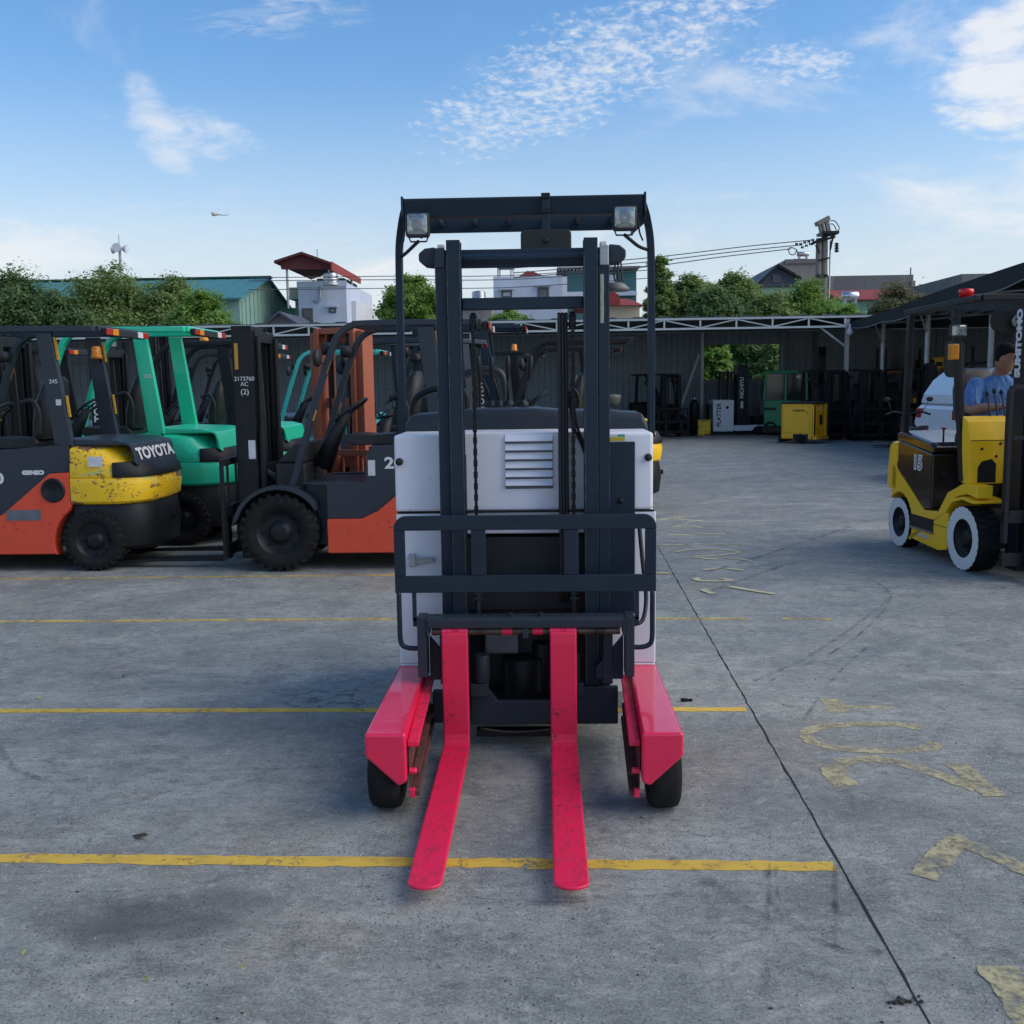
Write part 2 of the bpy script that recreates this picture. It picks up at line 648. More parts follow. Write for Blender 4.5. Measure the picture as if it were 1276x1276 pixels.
# ------------------------------------------------------------------ ground
def ground_material():
    b = NB('yard_concrete')
    P = b.tc.outputs['Object']
    big = b.noise(0.35, 5, 0.6)
    mid = b.noise(1.7, 6, 0.65, dist=0.4)
    strk = b.noise(1.3, 7, 0.7, b.scaled((0.55, 1.9, 1.0)), 0.5)
    full = b.noise(5.0, 12, 0.80, dist=0.3)
    fine = b.noise(24, 8, 0.78, b.scaled((0.8, 1.3, 1.0)), 0.6)
    grit = b.noise(110, 4, 0.75)
    c = b.mix(b.rng(mid, 0.30, 0.70), (0.193, 0.211, 0.201), (0.318, 0.327, 0.298))
    c = b.mix(b.rng(strk, 0.49, 0.66, 0.0, 0.65), c, (0.409, 0.408, 0.362))
    c = b.mix(b.rng(big, 0.47, 0.66, 0.0, 0.6), c, (0.175, 0.191, 0.184))
    # brownish leak stains, pale laitance patches
    c = b.mix(b.rng(b.noise(0.9, 5, 0.65, b.vm('ADD', P, (7.0, 3.0, 0.0))), 0.54, 0.70, 0.0, 0.5), c, (0.292, 0.249, 0.186))
    c = b.mix(b.rng(b.noise(2.2, 9, 0.78, b.vm('ADD', P, (1.0, 9.0, 0.0))), 0.56, 0.66, 0.0, 0.55), c, (0.486, 0.493, 0.437))
    c = b.mix(b.rng(full, 0.50, 0.64, 0.0, 0.62), c, (0.117, 0.128, 0.123))
    c = b.mix(b.rng(full, 0.34, 0.49, 0.5, 0.0), c, (0.445, 0.450, 0.402))
    c = b.mix(b.rng(fine, 0.50, 0.66, 0.0, 0.6), c, (0.094, 0.102, 0.099))
    c = b.mix(b.rng(fine, 0.34, 0.48, 0.45, 0.0), c, (0.503, 0.506, 0.454))
    c = b.mix(b.rng(grit, 0.52, 0.64, 0.0, 0.55), c, (0.082, 0.087, 0.084))
    c = b.mix(b.rng(grit, 0.36, 0.48, 0.4, 0.0), c, (0.526, 0.528, 0.475))
    # dark spots: oil stains, and the reach truck's shadow painted wide at its left
    for (px, py, rx, ry, amt) in ((185, 1145, 0.36, 0.15, 0.62), (290, 1120, 0.20, 0.08, 0.45), (130, 1165, 0.18, 0.09, 0.4),
                                  (225, 1210, 0.12, 0.045, 0.4), (560, 960, 0.35, 0.25, 0.35), (120, 842, 0.25, 0.1, 0.3),
                                  (380, 905, 0.75, 0.28, 0.30), (1010, 1120, 0.22, 0.10, 0.25), (1120, 1010, 0.30, 0.16, 0.22)):
        w = gr(px, py)
        d = b.vm('MULTIPLY', b.vm('SUBTRACT', P, (w.x, w.y, 0.0)), (1 / rx, 1 / ry, 0.0))
        L = b.math('ADD', b.vm('LENGTH', d, (0, 0, 0)), b.math('MULTIPLY', b.math('SUBTRACT', mid, 0.5), 1.3))
        c = b.mix(b.rng(L, 0.2, 1.25, amt, 0.0), c, (0.055, 0.058, 0.062))
    # hairline shrinkage cracks, sparse
    e = b.n.new('ShaderNodeTexVoronoi')
    e.feature = 'DISTANCE_TO_EDGE'
    e.inputs['Scale'].default_value = 0.32
    dn = b.n.new('ShaderNodeTexNoise')
    dn.inputs['Scale'].default_value = 2.4
    dn.inputs['Detail'].default_value = 5
    b.l.new(P, dn.inputs['Vector'])
    wv = b.vm('ADD', P, b.vm('MULTIPLY', b.vm('SUBTRACT', dn.outputs['Color'], (0.5, 0.5, 0.5)), (1.1, 1.1, 0.0)))
    b.l.new(wv, e.inputs['Vector'])
    gate = b.rng(b.noise(0.45, 2, 0.5, b.vm('ADD', P, (4.0, 2.0, 0.0))), 0.60, 0.66)
    ck = b.math('MULTIPLY', b.rng(e.outputs['Distance'], 0.0, 0.0022, 0.55, 0.0), gate)
    c = b.mix(ck, c, (0.03, 0.03, 0.032))
    pits = b.rng(b.vor(46), 0.05, 0.20)
    pitgate = b.rng(b.noise(1.1, 3, 0.6, b.vm('ADD', P, (2.0, 5.0, 0.0))), 0.40, 0.56)
    pg = b.math('MULTIPLY', b.math('SUBTRACT', 1.0, pits), pitgate)
    c = b.mix(b.math('MULTIPLY', pg, 0.85), c, (0.045, 0.046, 0.05))
    h = b.math('ADD', b.math('MULTIPLY', grit, 0.5), b.math('ADD', b.math('MULTIPLY', fine, 1.2), b.math('ADD', full, b.math('MULTIPLY', pg, -0.7))))
    n = b.bump(h, 0.8, 0.010)
    rough = b.rng(mid, 0.3, 0.7, 0.62, 0.86)
    b.set(color=c, rough=rough, normal=n, spec=0.42)
    return b.m


GROUND = ground_material()
m = MB()
m.add([(-600, -40, 0), (600, -40, 0), (600, 900, 0), (-600, 900, 0)], [(0, 1, 2, 3)])
tag(m.build('yard_ground', GROUND), kind='structure', label='grey weathered concrete yard')


def worn_paint(name, c, lo, hi=None):
    hi = lo + .16 if hi is None else hi
    b = NB(name)
    n = b.math('ADD', b.math('MULTIPLY', b.noise(5, 6, 0.7), 0.45), b.math('MULTIPLY', b.noise(30, 9, 0.8), 0.55))
    dk = b.rng(b.noise(9, 5, 0.7), 0.45, 0.75, 0.0, 0.75)
    a = b.rng(n, lo, hi, 1.0, 0.0)
    b.set(color=b.mix(dk, c, tuple(x * 0.45 + 0.03 for x in c)), rough=0.75, alpha=a)
    return b.m


LINE_FRESH = worn_paint('line_paint_yellow', (0.60, 0.39, 0.05), .53, .60)
LINE_MID = worn_paint('line_paint_yellow_faded', (0.52, 0.38, 0.09), .47, .58)
LINE_OLD = worn_paint('line_paint_pale', (0.44, 0.38, 0.20), .40)


def ribbon(mb, pts, w, z=0.004, jit=0.0, rnd=random.Random(3)):
    """flat painted strip on the ground along world xy points"""
    P = [Vector((p[0], p[1], 0)) for p in pts]
    L, Rr = [], []
    for i, p in enumerate(P):
        t = (P[min(i + 1, len(P) - 1)] - P[max(i - 1, 0)]).normalized()
        n = Vector((-t.y, t.x, 0))
        ww = (w[i] if isinstance(w, (list, tuple)) else w) / 2
        L.append(p + n * (ww + rnd.uniform(-jit, jit)) + Vector((0, 0, z)))
        Rr.append(p - n * (ww + rnd.uniform(-jit, jit)) + Vector((0, 0, z)))
    k = len(P)
    mb.add(L + Rr, [(k + i, k + i + 1, i + 1, i) for i in range(k - 1)])


def gline(px0, py0, px1, py1, n=40):
    a, b_ = gr(px0, py0), gr(px1, py1)
    return [a.lerp(b_, i / n) for i in range(n + 1)]


def gpath(pts, n=8):
    return bez([gr(*p) for p in pts], n)


def marking(name, strips, mat):
    mb = MB()
    for i, (pts, w) in enumerate(strips):
        ribbon(mb, pts, w, 0.0012 + .0004 * i, 0.006)
    return tag(mb.build(name, mat, fix=False), kind='structure')


marking('yellow_bay_line', [(gline(-60, 1069, 1040, 1080, 60), 0.066)], LINE_FRESH)
marking('yellow_bay_line', [(gline(-60, 886, 930, 884, 60), 0.062)], LINE_FRESH)
marking('yellow_bay_line', [(gline(-60, 775, 560, 771, 60), 0.058), (gline(760, 771, 930, 771, 30), 0.05),
                            (gline(975, 771, 1035, 772, 10), 0.05)], LINE_MID)
marking('yellow_bay_line', [(gline(-60, 722, 560, 716, 60), 0.06), (gline(800, 715, 835, 715, 8), 0.05)], LINE_MID)
# hand-painted capitals, read from the far side of the yard
S = 0.074
marking('painted_yard_lettering', [
    (gpath([(1030, 882), (1060, 881), (1113, 881)]), 0.05), (gpath([(1034, 871), (1046, 888)]), 0.10),
    (gpath([(1148, 908), (1120, 903), (1060, 903), (1018, 907), (1004, 916), (1018, 927), (1060, 934), (1120, 936), (1158, 932), (1168, 926)]), 0.064),
    (gpath([(1056, 980), (1042, 968), (1040, 957), (1056, 949), (1090, 946), (1130, 953), (1175, 968), (1218, 984)]), [0.10] * 8 + [0.095] * 8 + [0.08] * 8 + [0.07] * 33),
    (gpath([(1190, 951), (1215, 972), (1240, 993)]), 0.085),
    (gpath([(1186, 1043), (1230, 1063), (1300, 1096)]), 0.07), (gpath([(1196, 1046), (1172, 1068), (1150, 1094)]), 0.085),
    (gpath([(1242, 1205), (1276, 1250), (1300, 1290)]), 0.11)], worn_paint('letter_paint_yellow', (0.44, 0.39, 0.22), .43, .60))


def zp(l):
    return gpath([(800 + x * .15674, 620 + y * .15674) for x, y in l], 6)


marking('painted_yard_lettering', [(zp(l), w) for l, w in (
    ([(190, 155), (450, 148)], .05), ([(110, 182), (250, 165), (380, 182), (500, 185)], .07),
    ([(240, 235), (340, 218), (480, 240)], .05), ([(205, 293), (410, 300)], .08), ([(410, 290), (660, 290)], .05),
    ([(110, 378), (400, 377)], .05), ([(495, 373), (840, 373)], .05),
    ([(260, 435), (400, 415), (600, 412), (770, 437), (600, 462), (420, 470)], .05),
    ([(410, 478), (550, 490), (600, 495)], .06), ([(640, 478), (870, 505)], .05),
    ([(490, 580), (560, 570), (640, 560)], .06), ([(680, 570), (810, 582)], .06),
    ([(420, 640), (470, 665), (700, 665), (640, 645)], .06), ([(690, 712), (930, 752), (1060, 772)], .06),
    ([(480, 735), (560, 770)], .06), ([(110, 605), (215, 605)], .05))], worn_paint('letter_paint_pale', (0.50, 0.46, 0.28), .50, .64))

# expansion joint: a saw cut packed with dirt
JOINT = plain('joint_dirt', (0.02, 0.02, 0.02), 0.95, 0, 0.6, 40)
rj = random.Random(8)
mb = MB()
j0, j1 = gr(760, 577), gr(1172, 1297)
pts = [j0.lerp(j1, i / 260) + Vector((rj.uniform(-.0025, .0025), 0, 0)) for i in range(261)]
ribbon(mb, pts, 0.0075, 0.0008, 0.0028, rj)
tag(mb.build('expansion_joint', JOINT, fix=False), kind='structure')

# rubber scuffs
b = NB('rubber_scuff')
b.set(color=(0.025, 0.026, 0.028), rough=0.8,
      alpha=b.rng(b.math('ADD', b.math('MULTIPLY', b.noise(7, 4, 0.7), 0.6), b.math('MULTIPLY', b.noise(70, 3, 0.7), 0.4)), 0.42, 0.68, 0.0, 0.6))
SCUFF = b.m
mb = MB()
for i, (l, w) in enumerate((([(958, 1085), (962, 1125), (1000, 1165), (1052, 1185)], .02), ([(966, 1080), (975, 1130), (1020, 1172), (1070, 1190)], .012),
             ([(1040, 1080), (1042, 1130), (1060, 1165), (1100, 1190)], .018), ([(960, 1020), (958, 1150), (955, 1240)], .01),
             ([(1042, 1090), (1040, 1180)], .012), ([(915, 1125), (960, 1145), (1040, 1165)], .02),
             ([(940, 850), (1010, 818), (1080, 770), (1110, 745)], .03), ([(1080, 720), (1110, 745), (1060, 800), (960, 850)], .02),
             ([(1170, 1180), (1230, 1186), (1300, 1196)], .03), ([(1000, 900), (1045, 840), (1090, 800)], .02),
             ([(0, 930), (20, 960), (70, 975), (110, 972)], .03), ([(180, 960), (260, 962), (420, 958)], .02),
             ([(740, 1030), (830, 1070), (900, 1110), (935, 1150)], .03), ([(560, 1120), (700, 1128), (860, 1115)], .012),
             ([(860, 720), (960, 690), (1080, 650)], .05), ([(880, 740), (1000, 700), (1120, 690)], .05))):
    ribbon(mb, gpath(l, 10), w * .8, 0.006 + .0003 * i, 0.003)
tag(mb.build('tyre_scuffs', SCUFF, fix=False), kind='stuff', label='dark rubber scuff marks curving over the concrete')

# litter: pebbles, chips and a few leaves, too small to count
rl = random.Random(21)
mb = MB()
for i in range(620):
    Y = 2.3 + 9 * rl.random() ** 1.5
    x = rl.uniform(-0.52, 0.5) * Y
    r = rl.choice((.0012, .0016, .002, .0025, .003, .0045)) * rl.uniform(.7, 1.3)
    mb.cur = 0 if rl.random() < .5 else 1
    a = rl.uniform(0, 6)
    vs_ = [(x + r * math.cos(a + k * 1.26) * rl.uniform(.7, 1.4), Y + r * math.sin(a + k * 1.26) * rl.uniform(.7, 1.4), .0) for k in range(5)]
    mb.add(vs_ + [(x, Y, r * .9)], [(k, (k + 1) % 5, 5) for k in range(5)])
tag(mb.build('ground_grit', [plain('grit_dark', (.035, .035, .035), .9), plain('grit_pale', (.36, .35, .33), .9)], fix=False), kind='stuff',
    label='loose grit and chips scattered over the concrete')
mb = MB()
for (px, py, s_) in ((48, 871, .03), (175, 1044, .05), (155, 843, .035), (100, 1180, .018), (183, 1223, .018), (245, 1042, .014),
                     (302, 1208, .015), (395, 1008, .016), (30, 1190, .016), (300, 835, .02), (415, 1183, .014), (80, 850, .02), (888, 1172, .012), (900, 1215, .012)):
    p = gr(px, py)
    mb.cur = 0 if px in (175, 155) else 1
    s_ *= .6 if mb.cur else .9
    a = rl.uniform(0, 6)
    u, v = Vector((math.cos(a), math.sin(a), .1)) * s_, Vector((-math.sin(a), math.cos(a), 0)) * s_ * .4
    mb.add([p - u + Vector((0, 0, .004)), p + v + Vector((0, 0, .012)), p + u + Vector((0, 0, .015)), p - v + Vector((0, 0, .006))], [(0, 1, 2, 3)])
tag(mb.build('fallen_leaves', [plain('leaf_brown', (.05, .035, .025), .8), plain('leaf_yellow', (.33, .36, .08), .8)], fix=False), kind='stuff',
    label='a few dry leaves lying on the concrete')
# dropped clod in the joint, bottom right
mb = MB()
p = gr(1125, 1249)
for i in range(26):
    q = p + Vector((rl.gauss(0, .018), rl.gauss(0, .009), .004))
    mb.sphere(q, rl.uniform(.003, .007), 6, 4, (1, 1, .5))
tag(mb.build('dirt_clod', plain('clod', (.05, .048, .04), .95, 0, .6, 60)), 'dark crumbled dirt clod lying by the joint', 'dirt', kind='stuff')
mb = MB()
p = gr(853, 874)
mb.obox(p + Vector((0, 0, .008)), (.035, .018, .014), (4, 8, 20)).obox(p + Vector((.03, .006, .006)), (.02, .016, .01), (0, 5, 60))
tag(mb.build('rubber_scrap', RUBBER, bevel=.002), 'small black rubber scrap on concrete right of the pink leg', 'scrap')
# ------------------------------------------------------------------ the reach truck in the middle
PINK = paint('pink_enamel', (0.74, 0.014, 0.076), 0.24, 0.15, 0.25, (0.14, 0.02, 0.03), coat=0.55)
b = NB('pink_enamel_scuffed')
gn = b.n.new('ShaderNodeNewGeometry')
sz = b.n.new('ShaderNodeSeparateXYZ')
b.l.new(gn.outputs['True Normal'], sz.inputs[0])
face_up = b.rng(sz.outputs[2], .4, .8, .12, 1.0)   # loads rub the blade tops
n1, n2 = b.noise(4, 6, .7), b.noise(26, 5, .7, b.scaled((1.5, .7, 1)))
c = b.mix(b.math('MULTIPLY', b.rng(n2, .46, .66, 0, .6), face_up), (.72, .014, .072), (.36, .010, .036))
c = b.mix(b.math('MULTIPLY', b.rng(n1, .53, .64), b.rng(b.noise(45, 6, .75), .5, .62)), c, (.11, .015, .028))
b.set(color=c, rough=b.rng(n2, .3, .7, .35, .6), normal=b.bump(n2, .12, .003))
PINKW = b.m
b = NB('rusty_channel')
c = b.mix(b.rng(b.noise(9, 5, .7), .4, .62), (.05, .032, .024), (.14, .03, .03))
c = b.mix(b.rng(b.noise(22, 4, .7), .5, .68), c, (.02, .018, .018))
b.set(color=c, rough=.75)
RUSTY = b.m
RUBBED = plain('rubbed_steel_edge', (.085, .10, .12), .35, .5, .7, 30)
COWL = paint('cowl_plastic', (0.018, 0.027, 0.038), 0.5, 0.25, spec=.35)
PANEL_DK = paint('dark_panel', (0.008, 0.012, 0.018), 0.5, 0.3)
GREYCOVER = plain('grey_motor_cover', (0.13, 0.15, 0.17), .5)

reach = thing('reach_truck', 'white and navy reach truck with pink forks and pink straddle legs', 'reach truck', (-0.087, 4.4, 0))
RT = reach


def mbox(name, mat, x0, x1, y0, y1, z0, z1, bev=.004, par=None):
    return MB().box(x0, x1, y0, y1, z0, z1).build(name, mat, par or RT, bev)


# chassis and body shell
bd = MB()
for s in (-1, 1):
    bd.prism([(s * .558, .335), (s * .558, 1.0), (s * .325, 1.0), (s * .325, .335)], 'y', -.04, .30)
bd.box(-.558, .558, .30, 1.15, .10, 1.30)
bd.box(-.325, .325, .02, .30, .90, 1.0)
body = bd.build('body', WHITEP, RT, .006)
tag(body, 'white sheet steel body')
ub = MB()
ub.box(-.558, -.31, -.045, .30, 1.008, 1.338)
ub.build('door_panel', WHITEP, RT, .012)
ub = MB()
ub.box(.31, .545, -.045, .30, 1.008, 1.338)
ub.build('door_panel', WHITEP, RT, .012)
ub = MB()
ub.box(-.306, .306, -.015, .30, 1.008, 1.342)
cover = ub.build('battery_cover', WHITEP, RT, .006)
for i in range(6):
    z = 1.318 - i * .038
    lv = MB()
    lv.loft([[(x, y, z + dz) for y, dz in ((-.014, .017), (-.030, -.002), (-.038, -.012), (-.034, -.014), (-.014, -.011))] for x in (-.085, -.078, .112, .119)],
            smooth=False)
    lv.build('louver', WHITEP, cover, .002)
mbox('louver_shade', GREYCOVER, -.085, .12, -.0165, -.0155, 1.10, 1.325, 0, cover)  # grey sheet painting in the shadow lines under the louvers
for x, z in ((-.536, 1.225), (.524, 1.232)):
    k = MB()
    k.lathe([(0, -.065), (.012, -.065), (.016, -.058), (.016, -.047), (.008, -.044)], (x, 0, z), 'y', 20)
    k.build('knob', BLACKP, RT)
# white side strip edge, latch and hinge on the left door
la = MB()
la.box(-.51, -.40, -.062, -.046, .80, .812).obox((-.49, -.06, .80), (.03, .03, .055)).obox((-.445, -.055, .795), (.10, .012, .022), (0, -6, 0))
la.build('latch', ZINC, RT, .003)
mbox('handle_slot', BLACKP, -.560, -.553, -.03, .06, .60, .73, .003)
mbox('seam', BLACK, -.552, .552, -.041, -.03, 1.0005, 1.0075, 0)
# centre well behind the mast
mbox('well_panel', PANEL_DK, -.324, .324, .12, .14, .10, .899, .002)
mbox('bulkhead', PANEL_DK, -.324, .324, .02, .119, .56, .885, .004)
wb = MB()
for s in (-1, 1):
    wb.box(s * .324 - .004, s * .324 + .004, -.03, .12, .33, .90)
wb.build('well_side', PANEL_DK, RT)
mc = MB()
mc.box(-.19, -.04, .02, .11, .36, .50).box(.10, .17, .02, .11, .36, .47)
mc.build('motor_cover', GREYCOVER, RT, .01)
mt = MB()
mt.cyl((-.02, .06, .12), (-.02, .06, .34), .09, n=20).cyl((.07, .08, .12), (.07, .08, .40), .05).box(-.3, .3, .0, .11, .08, .14)
mt.build('drive_unit', BLACK, RT, .004)
dw = MB()
dw.lathe([(.03, -.05), (.13, -.05), (.14, -.03), (.14, .03), (.13, .05), (.03, .05)], (.02, .55, .14), 'x', 32)
dw.build('drive_wheel', RUBBER, RT)
# navy cover plate right of the mast
pl = MB()
pl.box(.352, .466, -.075, -.047, .56, 1.30)
cp = pl.build('cover_plate', NAVY, RT, .004)
bo = MB()
for x, z in ((.405, 1.05), (.405, .69), (.375, .69)):
    bo.lathe([(0, -.085), (.009, -.085), (.012, -.079), (.012, -.075)], (x, 0, z), 'y', 10)
bo.build('bolts', BLACK, cp)
mbox('label_plate', paint('sticker_yellow', (.55, .42, .02), .5, .1), .352, .425, -.0455, -.0446, 1.302, 1.318, 0)
mbox('label_plate', paint('sticker_green', (.02, .30, .18), .5, .1), .395, .425, -.0462, -.0454, 1.321, 1.33, 0)
mbox('label_plate', paint('sticker_white', (.6, .6, .6), .5, .1), .355, .394, -.0462, -.0454, 1.321, 1.33, 0)

# dashboard cowl and controls
cw = MB()
cw.loft([[(x, y, z) for x, y, z in ((-.56, y0, 1.302), (.56, y0, 1.302), (.555, y0, z1 - .06), (.53, y0, z1 - .015), (.30, y0, z1),
                                    (.18, y0, z1), (.05, y0, z1 + .012), (-.25, y0, z1 + .012), (-.36, y0, z1), (-.53, y0, z1 - .012), (-.555, y0, z1 - .05))]
         for y0, z1 in ((.30, 1.395), (.31, 1.418), (.33, 1.424), (.66, 1.424), (.68, 1.40))], smooth=False)
cw.build('dashboard_cowl', COWL, RT, .012)
lvm = None
for x, tilt in ((-.175, -.05), (-.135, -.03), (-.09, 0.0), (-.02, .035)):
    lv = MB()
    lv.tube([(x, .60, 1.44), (x + tilt * .3, .60, 1.52), (x + tilt, .585, 1.60)], .007)
    lv.lathe([(.03, 0), (.03, .012), (.012, .03)], (x, .60, 1.442), 'z', 14)
    lv.loft([[(x + tilt * k + r * math.cos(a), .585 + r * math.sin(a), z) for a in [i * PI / 5 for i in range(10)]] for k, z, r in
             ((.9, 1.565, .007), (1, 1.59, .011), (1.1, 1.64, .015), (1.15, 1.675, .012), (1.15, 1.685, .004))])
    lv.build('control_lever', BLACK, RT)
bk = MB()
bk.tube(bez([(-.38, 1.0, 1.40), (-.37, 1.0, 1.56), (-.30, 1.0, 1.61), (-.20, 1.0, 1.62), (-.13, 1.0, 1.58), (-.12, 1.0, 1.40)], 6), .022)
bk.build('back_support', VINYL, RT)
kn = MB()
kn.lathe([(.0, 0), (.03, 0), (.035, .012), (.045, .04), (.042, .052), (.0, .055)], (.405, .50, 1.438), 'z', 20)
kn.build('steering_knob', plain('beige_knob', (.12, .12, .10), .5), RT)
hr = MB()
hr.tube(bez([(-.56, .62, 1.38), (-.55, .62, 1.47), (-.48, .62, 1.52), (-.36, .62, 1.535), (-.30, .62, 1.5), (-.30, .62, 1.40)], 6), .018)
hr.build('hand_rail', BLACK, RT)

# mast
for s in (-1, 1):
    orl = MB()
    orl.box(s * .308, s * .355, -.15, -.135, .12, 2.085).box(s * .347, s * .355, -.134, -.055, .12, 2.085).box(s * .308, s * .3465, -.07, -.055, .12, 2.085)
    orl.build('outer_rail', NAVY, RT, .003)
    irl = MB()
    irl.box(s * .250, s * .3065, -.165, -.15, .12, 2.13).box(s * .274, s * .284, -.149, -.09, .12, 2.13).box(s * .250, s * .3065, -.089, -.075, .12, 2.13)
    irl.build('inner_rail', NAVY, RT, .003)
    for xa, xb, yy, nm in ((.2502, .2545, -.1662, 'inner'), (.3025, .3062, -.1662, 'inner'), (.351, .3548, -.1512, 'outer')):
        MB().box(s * xa, s * xb, yy, yy + .0008, .14, 2.07).build('rubbed_edge', RUBBED, RT)
    rl_ = MB()
    rl_.cyl((s * .298, -.105, 1.97), (s * .345, -.105, 1.97), .045, n=20)
    rl_.build('roller', BLACK, RT)
    cap = MB()
    cap.box(s * .315, s * .352, -.158, -.08, 2.02, 2.10)
    cap.build('roller_cap', ZINC if s > 0 else COWL, RT, .004)
    pin = MB()
    pin.box(s * .318, s * .345, -.13, -.09, 2.10, 2.118)
    pin.build('wear_pad', PAPER, RT, .004)
    tie = MB()
    tie.prism([(s * .356, 2.11), (s * .40, 2.105), (s * .425, 2.085), (s * .425, 2.055), (s * .40, 2.035), (s * .356, 2.03)], 'y', -.11, -.02)
    tie.build('tie_end', COWL, RT, .006)
    lc = MB()
    lc.cyl((s * .275, -.02, .15), (s * .275, -.02, 1.25), .024).cyl((s * .275, -.02, 1.25), (s * .275, -.02, 2.03), .016)
    lc.build('lift_cylinder', NAVY, RT)
    # chain: side plates and pins up the inside of the rail
    ch = MB()
    x0 = s * .205
    z = .62
    k = 0
    while z < 1.80:
        w = .0085 if k % 2 else .006
        ch.obox((x0, -.125, z), (2 * w, .012, .0262))
        z += .024
        k += 1
    for a in range(0, 181, 20):
        ch.obox((x0, -.125 + .035 - .035 * math.cos(R(a)), 1.80 + .035 * math.sin(R(a))), (.02, .016, .012), (-a, 0, 0))
    ch.build('chain', GREASE, RT)
    pu = MB()
    pu.lathe([(.01, -.014), (.036, -.014), (.028, -.006), (.028, .006), (.036, .014), (.01, .014)], (x0, -.09, 1.80), 'x', 20)
    pu.build('pulley', BLACK, RT)
    an = MB()
    an.cyl((x0, -.125, .57), (x0, -.125, .66), .011, n=10).obox((x0, -.125, .645), (.036, .036, .012)).obox((x0, -.125, .665), (.03, .03, .01))
    an.build('chain_anchor', COWL, RT, .002)
cr = MB()
cr.box(-.345, .345, -.05, -.025, 2.03, 2.105)
cr.build('top_crossbar', NAVY, RT, .006)
cr = MB()
cr.prism([(-.074, 2.075), (-.049, 2.09), (-.049, 2.04), (-.074, 2.06)], 'x', -.25, .25)
cr.build('top_crossbar_lip', NAVY, RT, .003)
cr = MB()
cr.box(-.249, .249, -.12, -.088, 1.852, 1.902)
cr.build('inner_crossbar', NAVY, RT, .005)
ho = MB()
for k, x in enumerate((.150, .164, .178)):
    ho.tube(bez([(x, -.10, .62), (x, -.10, 1.2), (x, -.10, 1.78), (x, -.085, 1.815), (x, -.06, 1.80), (x, -.045, 1.7), (x, -.04, 1.0)], 8), .0072)
for k in range(2):
    ho.tube(bez([(.19 + k * .014, -.09, 1.50), (.205 + k * .014, -.08, 1.38), (.245 + k * .01, -.07, 1.28), (.27, -.06, 1.20)], 6), .006)
ho.build('hydraulic_hoses', BLACKP, RT)
st = MB()
st.box(.150, .184, -.092, -.07, 1.75, 1.82)
st.build('hose_pulley', BLACK, RT, .006)
sk = MB()
sk.box(.318, .332, -.1515, -.1503, 1.79, 1.985)
sk.build('rule_sticker', plain('old_sticker', (.42, .42, .33), .7, 0, .4, 40), RT)
wr = MB()
for k in range(3):
    wr.tube(bez([(.385 + k * .012, -.05, 2.04), (.38 + k * .016, -.06, 1.98), (.395 + k * .012, -.05, 1.955)], 5), .0035)
wr.build('lamp_wires', BLACKP, RT)
wl_ = MB()
wl_.lathe([(0, 0), (.05, .0), (.055, .012), (.03, .035), (0, .035)], (.39, -.04, 1.925), 'z', 18)
wl_.build('warning_buzzer', plain('buzzer_grey', (.16, .17, .15), .5), RT)

# reach carriage frame low between the legs
rf = MB()
rf.prism([(-.24, .275), (-.17, .275), (-.125, .215), (.10, .215), (.10, .215), (.12, .275), (.385, .275), (.385, .11), (-.24, .11)], 'y', -.19, -.165)
rf.box(-.40, -.24, -.20, -.165, .12, .26)
rf.build('reach_frame', COWL, RT, .005)
rb = MB()
rb.box(-.22, .20, -.16, -.11, .045, .075).box(-.38, .38, -.164, -.02, .13, .20)
rb.build('lower_crossmember', BLACK, RT, .003)
hz_ = MB()
hz_.tube(bez([(-.20, -.21, .10), (-.05, -.215, .085), (.15, -.21, .10)], 6), .005)
hz_.build('reach_hose', plain('oily_hose', (.05, .035, .02), .5), RT)

# fork carriage
ca = MB()
ca.prism([(-.33, .562), (-.33, .598), (-.315, .606), (-.245, .606), (-.245, .562)], 'x', -.405, .405)
top = ca.build('carriage_bar', COWL, RT, .004)
hl = MB()
for x in (-.37, -.33, -.29, -.22, -.15, .15, .22, .29, .33, .37):
    hl.lathe([(0, 0), (.007, 0), (.007, .001)], (x, -.275, .6062), 'z', 10)
hl.build('notch_holes', BLACK, top)
lp = MB()
for x in (-.062, .062):
    lp.cyl((x, -.30, .604), (x, -.30, .622), .011, n=12)
lp.build('lock_pin', BLACK, top)
b = NB('greasy_shaft')
c = b.mix(b.rng(b.noise(12, 5, .7), .4, .6), (.04, .034, .03), (.12, .095, .07))
b.set(color=c, rough=.42, metal=.6)
sh = MB()
sh.cyl((-.385, -.30, .545), (.385, -.30, .545), .0165, n=20)
shaft = sh.build('fork_shaft', b.m, RT)
sp = MB()
sp.cyl((-.095, -.30, .545), (-.055, -.30, .545), .0172, n=20).cyl((.03, -.30, .545), (.07, -.30, .545), .0172, n=20)
sp.build('paint_overspray', PINKW, shaft)
for s in (-1, 1):
    ep = MB()
    ep.box(s * .405, s * .443, -.325, -.24, .355, .61).box(s * .395, s * .4055, -.33, -.25, .53, .60)
    ep.build('carriage_end_plate', COWL, RT, .004)
    gp = MB()
    gp.prism([(s * .404, .51), (s * .404, .32), (s * .29, .32), (s * .29, .37)], 'y', -.235, -.215)
    gp.build('gusset_plate', NAVY, RT, .003)
    cp_ = MB()
    cp_.box(s * .32, s * .36, -.24, -.16, .30, .56)
    cp_.build('roller_plate', COWL, RT, .004)
    cyb = MB()
    cyb.cyl((s * .19, -.20, .30), (s * .19, -.20, .42), .035, n=16).box(s * .16, s * .24, -.225, -.18, .24, .30)
    cyb.build('tilt_bracket', COWL, RT, .006)
ctr = MB()
ctr.box(-.012, .012, -.326, -.28, .52, .5615)
ctr.build('shaft_bracket', COWL, RT, .002)
